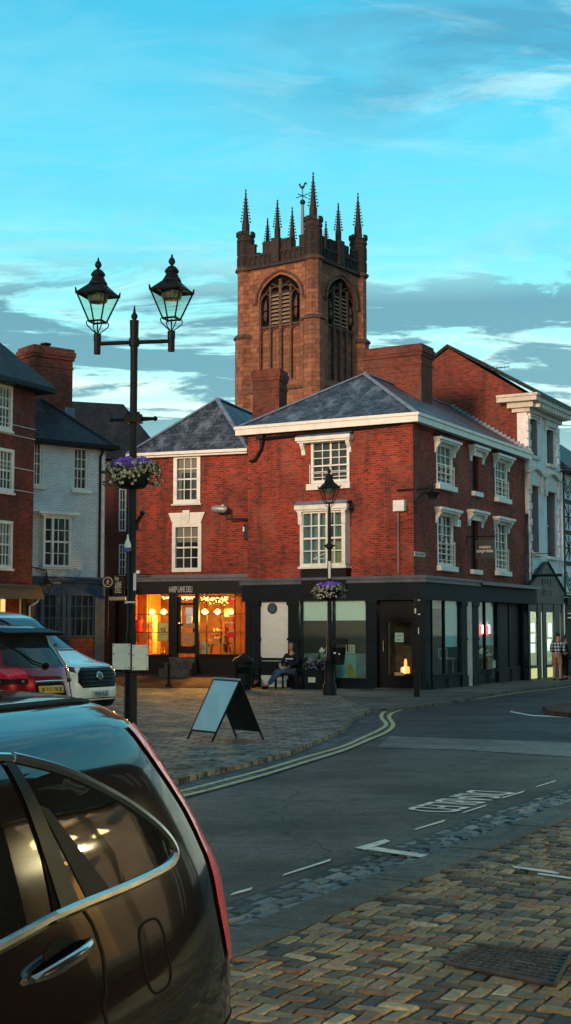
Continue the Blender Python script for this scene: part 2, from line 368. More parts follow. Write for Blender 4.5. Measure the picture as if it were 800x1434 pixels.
vs = scene.view_settings; vs.view_transform = 'Standard'; vs.look = 'None'; vs.exposure = .48; vs.gamma = 1; vs.use_curve_mapping = False
def point_light(loc, energy, col, rad=.08):
    l = bpy.data.lights.new('lamp_light', 'POINT'); l.energy = energy; l.color = col; l.shadow_soft_size = rad
    o = bpy.data.objects.new('lamp_light', l); COL.objects.link(o); o.location = loc; return o
# ================================================================ ground
def sst(x):
    x = max(0, min(1, x)); return x * x * (3 - 2 * x)
def gz(x, y): return .08 + .22 * sst((-.115 * y - .25 - x) / .9) * sst((y - 14) / 6)
def asphalt(name, base, dark):
    t = NT(name); v = t.tc.outputs['Object']
    f = t.noise(v, 24, 6, .85); b = t.noise(v, .35, 5, .65); m_ = t.noise(t.map(v, (.4, 2.2, 1), (0, 0, R(-28))), 1.0, 5, .6)
    f2 = t.noise(v, 5, 8, .85); col = t.mix(.5, t.ramp(f, [(.36, tuple(c * .10 for c in base)), (.5, base), (.64, tuple(c * 3.6 for c in base))]), t.ramp(f2, [(.36, tuple(c * .15 for c in base)), (.62, tuple(c * 2.6 for c in base))]))
    vo = t.n('ShaderNodeTexVoronoi', feature='DISTANCE_TO_EDGE'); wv = t.n('ShaderNodeVectorMath', operation='ADD'); nn = t.n('ShaderNodeTexNoise'); t.l(v, nn.inputs['Vector']); nn.inputs['Scale'].default_value = 1.2; nn.inputs['Detail'].default_value = 6; t.l(v, wv.inputs[0]); t.l(nn.outputs['Color'], wv.inputs[1]); t.l(wv.outputs[0], vo.inputs['Vector']); vo.inputs['Scale'].default_value = .42
    col = t.mix(t.ramp(vo.outputs['Distance'], [(.0, .85), (.012, 0)]), col, tuple(c * .25 for c in dark)); col = t.mix(t.ramp(b, [(.4, 0), (.6, .75)]), col, dark); col = t.mix(t.ramp(m_, [(.5, 0), (.75, .4)]), col, tuple(c * 1.6 for c in base))
    t.set(t.b.inputs['Base Color'], col); t.set(t.b.inputs['Roughness'], t.ramp(b, [(.3, .50), (.7, .72)])); t.b.inputs['Specular IOR Level'].default_value = .28; t.bump(f, .9, .02); return t.m
def setts(name, c1, c2, mort, bw, rh, rot, ms=.02, rough=.6, lich=(.12, .13, .11)):
    t = NT(name); v = t.map(t.tc.outputs['Object'], (1, 1, 1), (0, 0, rot))
    nd = t.n('ShaderNodeTexNoise'); t.l(v, nd.inputs['Vector']); nd.inputs['Scale'].default_value = 2.2
    sc = t.n('ShaderNodeVectorMath', operation='SCALE'); t.l(nd.outputs['Color'], sc.inputs[0]); sc.inputs['Scale'].default_value = .10
    ad = t.n('ShaderNodeVectorMath', operation='ADD'); t.l(v, ad.inputs[0]); t.l(sc.outputs[0], ad.inputs[1])
    br = t.n('ShaderNodeTexBrick'); t.l(ad.outputs[0], br.inputs['Vector']); br.inputs['Color1'].default_value = (*c1, 1); br.inputs['Color2'].default_value = (*c2, 1); br.inputs['Mortar'].default_value = (*mort, 1)
    br.inputs['Scale'].default_value = 1; br.inputs['Mortar Size'].default_value = ms; br.inputs['Brick Width'].default_value = bw; br.inputs['Row Height'].default_value = rh; br.inputs['Mortar Smooth'].default_value = .6
    big = t.noise(t.tc.outputs['Object'], .5, 6, .7); mid = t.noise(t.tc.outputs['Object'], 2.6, 9, .82)
    col = t.mix(t.ramp(big, [(.42, 0), (.62, .7)]), br.outputs['Color'], tuple(c * .45 for c in c1)); col = t.mix(t.ramp(mid, [(.5, 0), (.62, .75)]), col, lich)
    col = t.mix(t.ramp(mid, [(.38, .9), (.5, 0)]), col, mort)
    t.set(t.b.inputs['Base Color'], col); t.b.inputs['Specular IOR Level'].default_value = .3; t.set(t.b.inputs['Roughness'], t.ramp(big, [(.35, rough), (.65, rough + .2)]))
    t.bump(t.math('ADD', t.math('MULTIPLY', br.outputs['Fac'], -1.0), t.math('MULTIPLY', mid, .8)), .9, .05); return t.m
M['asphalt'] = asphalt('worn_asphalt', (.092, .082, .064), (.048, .045, .037))
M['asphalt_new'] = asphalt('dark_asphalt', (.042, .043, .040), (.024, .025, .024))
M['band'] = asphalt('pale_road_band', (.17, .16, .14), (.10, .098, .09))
M['square'] = setts('square_setts', (.20, .185, .145), (.34, .31, .24), (.018, .018, .016), .42, .30, R(12), .035, .55, (.42, .38, .29))
M['pave_far'] = setts('far_pavement_slabs', (.12, .12, .10), (.20, .19, .16), (.03, .03, .027), .6, .45, R(61))
M['gutter_far'] = setts('blue_grey_gutter_setts', (.07, .085, .095), (.16, .18, .18), (.010, .011, .013), .30, .20, R(50), .03, .45, (.15, .17, .17))
M['kerb'] = asphalt('kerb_stone', (.095, .095, .074), (.05, .052, .042))
M['kerb_dark'] = asphalt('dark_kerb_stone', (.06, .06, .052), (.03, .03, .027))
M['line'] = paint('worn_road_paint', (.88, .84, .72), .7, 0, .12, 12, .2, dirt=((.2, .2, .17), .7))
M['yellow'] = paint('worn_yellow_paint', (.66, .58, .26), .7, 0, .12, 12, .2, dirt=((.14, .14, .10), .8))
M['terrace'] = setts('brown_brick_terrace', (.20, .085, .04), (.13, .055, .03), (.05, .03, .02), .22, .11, R(-19), .015, .7, (.22, .11, .05))
def sheet(name, poly, z, mat, thick=0.0, zf=None, cell=0):
    bm = bmesh.new(); vs_ = [bm.verts.new((x, y, 0)) for x, y in poly]; f = bm.faces.new(vs_)
    if f.normal.z < 0 or f.calc_area() and f.normal.z < 0: f.normal_flip()
    bmesh.ops.recalc_face_normals(bm, faces=bm.faces); bm.faces.ensure_lookup_table()
    bm.normal_update()
    for f in bm.faces:
        if f.normal.z < 0: f.normal_flip()
    bmesh.ops.triangulate(bm, faces=bm.faces)
    if cell:
        xs = [p[0] for p in poly]; ys = [p[1] for p in poly]
        for ax, lo, hi in ((0, min(xs), max(xs)), (1, min(ys), max(ys))):
            k = lo + cell
            while k < hi:
                co_ = [0, 0, 0]; no = [0, 0, 0]; co_[ax] = k; no[ax] = 1
                bmesh.ops.bisect_plane(bm, geom=bm.verts[:] + bm.edges[:] + bm.faces[:], plane_co=co_, plane_no=no); k += cell
    for v in bm.verts: v.co.z = (zf(v.co.x, v.co.y) if zf else z)
    if thick:
        be = [e for e in bm.edges if e.is_boundary]
        r = bmesh.ops.extrude_edge_only(bm, edges=be)
        for v in [q for q in r['geom'] if isinstance(q, bmesh.types.BMVert)]: v.co.z -= thick
    me = bpy.data.meshes.new(name); bm.to_mesh(me); bm.free(); me.materials.append(mat); me.update()
    o = bpy.data.objects.new(name, me); COL.objects.link(o); return structure(o)
sheet('ground', [(-900, -900), (900, -900), (900, 900), (-900, 900)], -.03, M['kerb_dark'])
K0 = Vector((-.31, 7.79, 0)); KD = Vector((.465, .885, 0)).normalized(); KN = Vector((KD.y, -KD.x, 0))      # near kerb direction and its pavement-side normal
def kp(s, t): p = K0 + KD * s + KN * t; return (p.x, p.y)
sheet('road', [(-9, -6), kp(-15, -.3), kp(0, -.3), kp(14, -.3), kp(42, -.3), (24, 60), (12, 60), (-1.0, 36), (-1, 25), (-12, 20), (-12, 8)], 0.0, M['asphalt'])
SQF = [(215, 1103), (230, 1096), (295, 1079), (350, 1067), (404, 1053), (445, 1036), (484, 1020), (498, 1003), (520, 993)]
FARK = [(545, 992), (590, 988), (640, 981), (680, 973), (740, 964), (800, 954), (860, 945)]
sq = [g(u, v, .08) for u, v in SQF]; fk = [g(u, v, .08) for u, v in FARK]
sheet('market_square', [(-3.6, 14.5)] + sq + [(1.6, 37.5), (1.6, 50), (-20, 56), (-30, 40), (-30, 12), (-7, 12)], .08, M['square'], .12, gz, .8)
sheet('far_pavement', [sq[-1]] + fk + [(30, 76), (10, 70), (-3.0, 50), (1.59, 50), (1.59, 37.5)], .084, M['pave_far'], .12)
# darker far road and the pale band across it
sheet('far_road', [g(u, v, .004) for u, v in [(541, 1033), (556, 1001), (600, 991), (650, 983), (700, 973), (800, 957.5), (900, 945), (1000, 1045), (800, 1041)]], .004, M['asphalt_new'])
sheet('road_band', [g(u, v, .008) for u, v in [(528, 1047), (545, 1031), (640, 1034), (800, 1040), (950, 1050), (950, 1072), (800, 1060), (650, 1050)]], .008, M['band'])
# gutter of blue-grey setts beside the square
YO = [(205, 1127), (243, 1117.6), (302, 1103), (375, 1083), (433, 1065), (484, 1049), (520, 1034), (541, 1025), (551, 1015), (545, 1003), (556, 996), (588, 988.5), (640, 983), (720, 971), (800, 961), (860, 951)]
YI = [(205, 1119), (243, 1110), (302, 1095.5), (375, 1076), (433, 1058.5), (480, 1045), (512, 1031), (531, 1022), (541, 1014), (534, 1003), (545, 994), (588, 986), (640, 980.5)]
sheet('gutter', [g(u, v, .012) for u, v in SQF] + [g(u, v, .012) for u, v in [(545, 992), (552, 1002), (549, 1017), (541, 1028), (520, 1037), (484, 1052), (433, 1068), (375, 1086), (302, 1106), (243, 1121), (205, 1130)]], .012, M['gutter_far'])
def ribbon(mb, pts, w, z):
    P = [Vector((*g(u, v, z), z)) for u, v in pts]; Q = []
    for i in range(len(P) - 1):
        a, b = P[max(i - 1, 0)], P[i]; c, d = P[i + 1], P[min(i + 2, len(P) - 1)]
        for k in range(6):
            t = k / 6; Q.append(.5 * ((2 * b) + (c - a) * t + (2 * a - 5 * b + 4 * c - d) * t * t + (3 * b - a - 3 * c + d) * t ** 3))
    Q.append(P[-1]); L_ = []; R_ = []
    for i, q in enumerate(Q):
        d = (Q[min(i + 1, len(Q) - 1)] - Q[max(i - 1, 0)]).normalized(); n = Vector((-d.y, d.x, 0)); L_.append(q + n * w / 2); R_.append(q - n * w / 2)
    for i in range(len(Q) - 1): mb.face([R_[i], R_[i + 1], L_[i + 1], L_[i]])
for pts in (YO, YI):
    mb = MB(); ribbon(mb, pts, .085, .017); structure(mb.build('yellow_line', M['yellow']))
def mark(pts, name='road_marking', mat='line', z=.009):
    mb = MB(); mb.face([(*g(u, v, z), z) for u, v in pts]); return structure(mb.build(name, M[mat]))
for (u0, v0, u1, v1, h) in [(395, 1225, 462, 1204, 3.4), (322, 1252, 352, 1244, 4), (580, 1161, 622, 1149, 3), (646, 1138, 680, 1127.5, 2.6), (701, 1117.5, 733, 1108, 2.4), (749, 1101.5, 777, 1093.5, 2.2)]:
    mark([(u0, v0 + h / 2), (u1, v1 + h / 2), (u1 + 2, v1 - h / 2), (u0 + 4, v0 - h / 2)])
mark([(497, 1187), (540, 1175), (547, 1178), (524, 1186), (512, 1190)], z=.009)
mark([(512, 1189), (528, 1186), (604, 1198), (600, 1202)], z=.058)
mark([(714, 995.5), (722, 997), (745, 1001), (800, 1003.5), (860, 1005), (860, 1006.5), (800, 1005.5), (744, 1002.5), (716, 997.5)], z=.011)
def road_text():
    # lettering painted to be read from the road: upside down for the camera
    A = Vector((*g(578, 1140, .009), .009)); B = Vector((*g(700, 1104, .009), .009))
    mid = Vector((*g(647, 1121.5, .009), .009)); d = (B - A).normalized(); w = (B - A).length
    n = Vector((-d.y, d.x, 0))
    o = text_obj('road_marking', 'DISABLED', M['line'], None, mid, -KD, KN, .56, 2.05, .002); structure(o)
road_text()
# ---- near side: gutter setts, kerb band and herringbone brick pavement, one block at a time
M['herring'] = island_mat('herringbone_bricks', [(0, (.06, .036, .018)), (.2, (.14, .09, .04)), (.45, (.34, .23, .10)), (.72, (.52, .36, .17)), (.86, (.34, .14, .065)), (1, (.72, .56, .32))], .62, 26, .8, wet=.4)
M['nearsett'] = island_mat('wet_gutter_setts', [(0, (.035, .04, .038)), (.3, (.10, .105, .095)), (.6, (.19, .20, .175)), (.85, (.28, .27, .22)), (1, (.40, .38, .32))], .50, 22, .7, wet=.5)
def block(mb, P, ex, ey, l, w, top, h=.05, b=.010, jit=.004):
    """pillow-topped block centred at P"""
    ls = l / 2; ws = w / 2; t = [random.uniform(-jit, jit) for _ in range(4)]
    def q(x, y, z): return (P.x + ex.x * x + ey.x * y, P.y + ex.y * x + ey.y * y, z)
    o = [q(-ls, -ws, top - h), q(ls, -ws, top - h), q(ls, ws, top - h), q(-ls, ws, top - h)]
    m_ = [q(-ls, -ws, top - b + t[0]), q(ls, -ws, top - b + t[1]), q(ls, ws, top - b + t[2]), q(-ls, ws, top - b + t[3])]
    i = [q(-ls + b, -ws + b, top + t[0]), q(ls - b, -ws + b, top + t[1]), q(ls - b, ws - b, top + t[2]), q(-ls + b, ws - b, top + t[3])]
    mb.raw(o + m_ + i, [(0, 1, 5, 4), (1, 2, 6, 5), (2, 3, 7, 6), (3, 0, 4, 7), (4, 5, 9, 8), (5, 6, 10, 9), (6, 7, 11, 10), (7, 4, 8, 11), (8, 9, 10, 11)])
def near_ground():
    w = .100; mb = MB(); cover = [Vector((*g(u, v, .06), 0)) for u, v in ((622, 1347), (669, 1325), (800, 1337), (778, 1382))]
    for i in range(0, 57):
        for j in range(-30, 142):
            r = (i - j) % 4
            if r not in (0, 3): continue
            if r == 0: t, s, l, wd, hx = (i + 1) * w, (j + .5) * w, 2 * w, w, True
            else: t, s, l, wd, hx = (i + .5) * w, (j + 1) * w, w, 2 * w, False
            if t - l / 2 < -.01 or t > 5.5: continue
            p = K0 + KD * s + KN * t
            a, b = p.x / p.y, p.y
            if a > .46 or p.y < 5.0 or p.y > 16.5: continue
            gp = .0065
            rt = random.gauss(0, .022); c_, s_ = math.cos(rt), math.sin(rt); eN = KN * c_ + KD * s_; eD = KD * c_ - KN * s_
            block(mb, p, eN, eD, l - gp * 2 + random.uniform(-.003, .003), wd - gp * 2 + random.uniform(-.003, .003), .06 + .004 * math.sin(p.x * 3 + p.y * 2.1) + random.gauss(0, .0022), .04, .011, .0055)
    structure(mb.build('near_pavement', M['herring'], uv=False))
    sheet('pavement_bedding', [kp(-6, 0), kp(60, 0), kp(60, 14), kp(-14, 14), kp(-14, 0)], .046, M['kerb_dark'])
    # smooth kerb band, rising a little to its road edge
    mb = MB(); s = -4.0
    while s < 36:
        l = random.uniform(1.3, 1.8)
        block(mb, K0 + KD * (s + l / 2) + KN * (-.19), KD, KN, l - .012, .37, .066, .09, .012, .003); s += l
    structure(mb.build('kerb', M['kerb']))
    # rough gutter setts
    mb = MB(); t = -.385; rows = 4; rw = .138
    for k in range(rows):
        s = -4 + random.uniform(0, .2)
        while s < 40:
            l = random.uniform(.16, .34)
            tt = t - (k + .5) * rw
            if k < rows - 1 or True:
                block(mb, K0 + KD * (s + l / 2) + KN * tt, KD, KN, l - .02, rw - .02 + random.uniform(-.012, .006), .040 - k * .011 + random.uniform(-.006, .006), .06, .022, .009)
            s += l
    structure(mb.build('gutter', M['nearsett'], uv=False))
    sheet('gutter_bed', [kp(-15, -.95), kp(42, -.95), kp(42, -.1), kp(-15, -.1)], .006, M['asphalt_new'])
    # grey slab edge at the bottom right
    mb = MB(); s = -6.0
    while s < 20:
        block(mb, K0 + KD * (s + .45) + KN * 2.62, KD, KN, .88, .34, .070, .05, .012, .003); s += .9
    structure(mb.build('paving_slab_row', M['kerb']))
near_ground()
# traffic island
isl = [g(u, v, .10) for u, v in [(760, 990), (775, 987), (800, 985.5), (860, 984), (900, 990), (860, 1000), (800, 999.5), (772, 997)]]
o = sheet('traffic_island', isl, .12, M['terrace'], .12)
# inspection cover lying in the pavement
def cover():
    P = [Vector((*g(u, v, .068), .068)) for u, v in ((622, 1349), (669, 1325), (800, 1337), (776, 1381))]
    t = thing('inspection_cover', 'rusty ribbed iron inspection cover set in the brick pavement', 'manhole cover', tuple(P[0]))
    Q = [p - P[0] for p in P]; mb = MB(); mb.raw([q + Vector((0, 0, dz)) for dz in (-.03, 0) for q in Q], [(0, 1, 2, 3), (4, 7, 6, 5), (0, 4, 5, 1), (1, 5, 6, 2), (2, 6, 7, 3), (3, 7, 4, 0)])
    rust = paint('rusty_iron', (.095, .072, .062), .75, .0, .5, 9, .6); mb.build('plate', rust, t)
    mb = MB(); n = 13
    for i in range(n):
        for j in range(9):
            a = (i + .5) / n; b = (j + .5) / 9
            c = Q[0] * (1 - a) * (1 - b) + Q[3] * a * (1 - b) + Q[2] * a * b + Q[1] * (1 - a) * b
            d = ((Q[1] - Q[0]) * .045 if (i + j) % 2 else (Q[3] - Q[0]) * .035); e = d.cross(Vector((0, 0, 1))).normalized() * .012
            mb.raw([c - d - e, c + d - e, c + d + e, c - d + e] + [q + Vector((0, 0, .006)) for q in (c - d - e, c + d - e, c + d + e, c - d + e)], [(4, 5, 6, 7), (0, 1, 5, 4), (1, 2, 6, 5), (2, 3, 7, 6), (3, 0, 4, 7)])
    mb.build('tread_ribs', rust, t); mb = MB()
    for i in range(4):
        a, b = Q[i], Q[(i + 1) % 4]; mb.tube([a + Vector((0, 0, .004)), b + Vector((0, 0, .004))], .012, 6)
    mb.build('frame', rust, t)
cover()
# scraps of pale paint on the pavement
for pts in ([(716, 1212), (772, 1219), (784, 1222), (782, 1224), (720, 1215)], [(754, 1222), (800, 1228), (800, 1231), (752, 1224)]): mark(pts, z=.075)
# brown terrace in front of the delicatessen
def terrace():
    mb = MB(); D = Frame((-1.25, 47.3), math.atan2(-.326, .945))
    fr = [Vector((*g(u, v, .1), .1)) for u, v in ((352, 962.5), (300, 962.5), (240, 962.5), (180, 962), (150, 960), (60, 956))]
    bk = [D.world(x, .35, .50) for x in (.6, -1.0, -2.7, -4.4, -5.6, -8.2)]
    for i in range(len(fr) - 1): mb.face([fr[i + 1], fr[i], bk[i], bk[i + 1]])
    for i in range(len(fr) - 1): mb.face([fr[i + 1] - Vector((0, 0, .3)), fr[i] - Vector((0, 0, .3)), fr[i], fr[i + 1]])
    return structure(mb.build('brick_terrace', M['terrace'], uv=False))
terrace()
# ================================================================ building helpers
M['dim_blind'] = paint('dim_blind', (.13, .14, .12), .5, 0, .2, 8)
M['dim_curtain'] = paint('dim_curtain', (.10, .13, .14), .6, 0, .4, 14)
def wall(mb, face, c, s0, s1, z0, z1, holes=(), rev=.14, m=0, mr=None):
    """wall sheet with rectangular openings and their reveals; holes = (s0,s1,z0,z1)"""
    if mr is None: mr = m
    P = (lambda s, z, d=0: (s, c - d, z)) if face == 'F' else (lambda s, z, d=0: (c + d, s, z))
    ss = sorted(set([s0, s1] + [max(s0, min(s1, h[k])) for h in holes for k in (0, 1)])); zs = sorted(set([z0, z1] + [max(z0, min(z1, h[k])) for h in holes for k in (2, 3)]))
    for i in range(len(ss) - 1):
        for j in range(len(zs) - 1):
            a, b, e, f = ss[i], ss[i + 1], zs[j], zs[j + 1]; sm = (a + b) / 2; zm = (e + f) / 2
            if b - a < 1e-6 or f - e < 1e-6 or any(h[0] < sm < h[1] and h[2] < zm < h[3] for h in holes): continue
            mb.face([P(a, e), P(b, e), P(b, f), P(a, f)], m)
    for a, b, e, f in holes:
        r = -rev
        mb.face([P(a, e), P(a, e, r), P(a, f, r), P(a, f)], mr); mb.face([P(b, e, r), P(b, e), P(b, f), P(b, f, r)], mr)
        mb.face([P(a, f), P(a, f, r), P(b, f, r), P(b, f)], mr); mb.face([P(a, e, r), P(a, e), P(b, e), P(b, e, r)], mr)
def sash(bld, face, c, r, nx=3, ny=4, cas=.09, mull=.028, dep=.10, proud=0.0, glass='glass', frame='white', name='window', centre=0, sill=None, hood=None, guard=None):
    """sash window: frame with glazing bars (part) > glass, sill, hood (sub-parts). r = s0,s1,z0,z1 of the opening"""
    s0, s1, z0, z1 = r; mb = MB(); d0 = -dep; d1 = -dep + .09 + proud
    mb.fbox(face, c, s0, s0 + cas, z0, z1, d0, d1); mb.fbox(face, c, s1 - cas, s1, z0, z1, d0, d1)
    mb.fbox(face, c, s0 + cas, s1 - cas, z1 - cas, z1, d0, d1); mb.fbox(face, c, s0 + cas, s1 - cas, z0, z0 + cas * 1.1, d0, d1 + .01)
    a, b, e, f = s0 + cas, s1 - cas, z0 + cas * 1.1, z1 - cas
    for i in range(1, nx):
        x = a + (b - a) * i / nx; w = mull * (2.4 if centre == i else 1); mb.fbox(face, c, x - w / 2, x + w / 2, e, f, d0 + .01, d0 + .05)
    for j in range(1, ny):
        zz = e + (f - e) * j / ny; w = mull * (1.8 if (ny % 2 == 0 and j == ny // 2) else 1); mb.fbox(face, c, a, b, zz - w / 2, zz + w / 2, d0 + .012, d0 + .058)
    o = mb.build(name, M[frame], bld)
    mb = MB(); mb.fbox(face, c, a - .01, b + .01, e - .01, f + .01, d0 - .005, d0 + .004); mb.build('glass', M[glass], o)
    k_ = random.random()
    if k_ < .45: mb = MB(); hh = (f - e) * (.2 + .35 * random.random()); mb.fbox(face, c, a, b, f - hh, f, d0 + .005, d0 + .009); mb.build('blind', M['dim_blind'], o)
    if .3 < k_ < .75: mb = MB(); mb.fbox(face, c, a, a + (b - a) * .2, e, f, d0 + .005, d0 + .008); mb.build('curtain', M['dim_curtain'], o)
    if sill:
        mb = MB(); mb.fbox(face, c, s0 - sill[0], s1 + sill[0], z0 - sill[1], z0 + .0, -.02, sill[2]); mb.build('sill', M[sill[3] if len(sill) > 3 else 'white'], o)
    if guard:
        mb = MB()
        for k in range(guard[0]): zz = z0 + cas + guard[1] * (k + .5) / guard[0]; mb.fbox(face, c, s0 - .03, s1 + .03, zz, zz + .022, d1 + .03, d1 + .05)
        for x in (s0 - .03, (s0 + s1) / 2, s1 + .01): mb.fbox(face, c, x, x + .022, z0, z0 + cas + guard[1], d1 + .028, d1 + .055)
        mb.build('guard_rail', M['white'], o)
    return o
def hood(win, face, c, s0, s1, zb, zt, dep=.30, br=(.13, .35, .18), lead=True, mat='white'):
    mb = MB(); mb.fbox(face, c, s0, s1, zb, zt, -.02, dep); mb.fbox(face, c, s0 + .04, s1 - .04, zb - .06, zb, -.02, dep - .07); mb.build('hood', M[mat], win)
    for x in (s0 + .09, s1 - .09 - br[0]):
        mb = MB(); pf = [(0, 0), (0, -br[1]), (.05, -br[1]), (.07, -br[1] * .6), (br[2] * .6, -br[1] * .45), (br[2], -br[1] * .15), (br[2], 0)]
        for i in range(len(pf)):
            pass
        n = len(pf); vv = []
        for ss_ in (x, x + br[0]):
            for d, z in pf: vv.append((ss_, c - d, zb - .06 + z) if face == 'F' else (c + d, ss_, zb - .06 + z))
        mb.raw(vv, [tuple(range(n)), tuple(range(2 * n - 1, n - 1, -1))] + [(i, i + n, (i + 1) % n + n, (i + 1) % n) for i in range(n)])
        mb.build('bracket', M[mat], win)
    if lead:
        mb = MB()
        if face == 'F': mb.face([(s0 - .02, c - dep - .02, zt + .005), (s1 + .02, c - dep - .02, zt + .005), (s1 - .05, c - .003, zt + .14), (s0 + .05, c - .003, zt + .14)])
        else: mb.face([(c + dep + .02, s0 - .02, zt + .005), (c + dep + .02, s1 + .02, zt + .005), (c + .003, s1 - .05, zt + .14), (c + .003, s0 + .05, zt + .14)])
        mb.build('lead_cap', M['lead'], win)
def solid(mb, face, c, s0, s1, z0, z1, d0, d1, panel=None, m=0):
    mb.fbox(face, c, s0, s1, z0, z1, d0, d1, m)
    if panel:
        w, h, k = s1 - s0, z1 - z0, panel
        for i in range(k):
            a = s0 + w * i / k + .07; b = s0 + w * (i + 1) / k - .07; t = .025
            for q in ((a, b, z0 + .08, z0 + .08 + t), (a, b, z1 - .08 - t, z1 - .08), (a, a + t, z0 + .08, z1 - .08), (b - t, b, z0 + .08, z1 - .08)): mb.fbox(face, c, *q, d1, d1 + .018, m)
def cap_strip(mb, a, b, w=.11, h=.05):
    a = Vector(a); b = Vector(b); d = (b - a).normalized(); s = d.cross(Vector((0, 0, 1))).normalized() * w; u = Vector((0, 0, h))
    mb.raw([a - s - u * .3, a + s - u * .3, b + s - u * .3, b - s - u * .3, a + u, b + u], [(0, 1, 4), (3, 5, 2), (1, 2, 5, 4), (0, 4, 5, 3), (0, 3, 2, 1)])
def chimney(parent, x0, x1, y0, y1, z0, z1, mat='brick_chim', corb=.07, pots=0, name='chimney'):
    mb = MB(); mb.box(x0, x1, y0, y1, z0, z1 - .42); mb.box(x0 - corb * .6, x1 + corb * .6, y0 - corb * .6, y1 + corb * .6, z1 - .42, z1 - .30)
    mb.box(x0 - corb, x1 + corb, y0 - corb, y1 + corb, z1 - .30, z1 - .12); mb.box(x0 - corb * .5, x1 + corb * .5, y0 - corb * .5, y1 + corb * .5, z1 - .12, z1)
    mb.box(x0 - .03, x1 + .03, y0 - .03, y1 + .03, z1 - .75, z1 - .68)
    o = mb.build(name, M[mat], parent)
    for i in range(pots):
        p = MB(); p.lathe([(.13, 0), (.11, .25), (.15, .28), (.15, .33), (.10, .34)], (x0 + (x1 - x0) * (i + .5) / pots, (y0 + y1) / 2, z1)); p.build('chimney_pot', M['brick_chim'], o)
    return o
def hip_roof(parent, x0, x1, y0, y1, ze, A, B, mat, hipB=False, caps=True, capmat='lead', thick=.06):
    """eaves rectangle, ridge from A (front hip apex) to B"""
    mb = MB(); a, b, c, d = (x0, y0, ze), (x1, y0, ze), (x1, y1, ze), (x0, y1, ze)
    mb.face([a, b, A]); mb.face([b, c, B, A]); mb.face([d, a, A, B]); mb.face([c, d, B])
    lo = [(p[0], p[1], p[2] - thick) for p in (a, b, c, d)]
    for i in range(4): q = (a, b, c, d); mb.face([lo[i], lo[(i + 1) % 4], q[(i + 1) % 4], q[i]])
    mb.face([lo[3], lo[2], lo[1], lo[0]])
    o = mb.build('roof', M[mat], parent)
    if caps:
        mb = MB(); cap_strip(mb, a, A); cap_strip(mb, b, A); cap_strip(mb, A, B, .1, .07)
        if hipB: cap_strip(mb, c, B); cap_strip(mb, d, B)
        mb.build('hip_flashing', M[capmat], o)
    return o
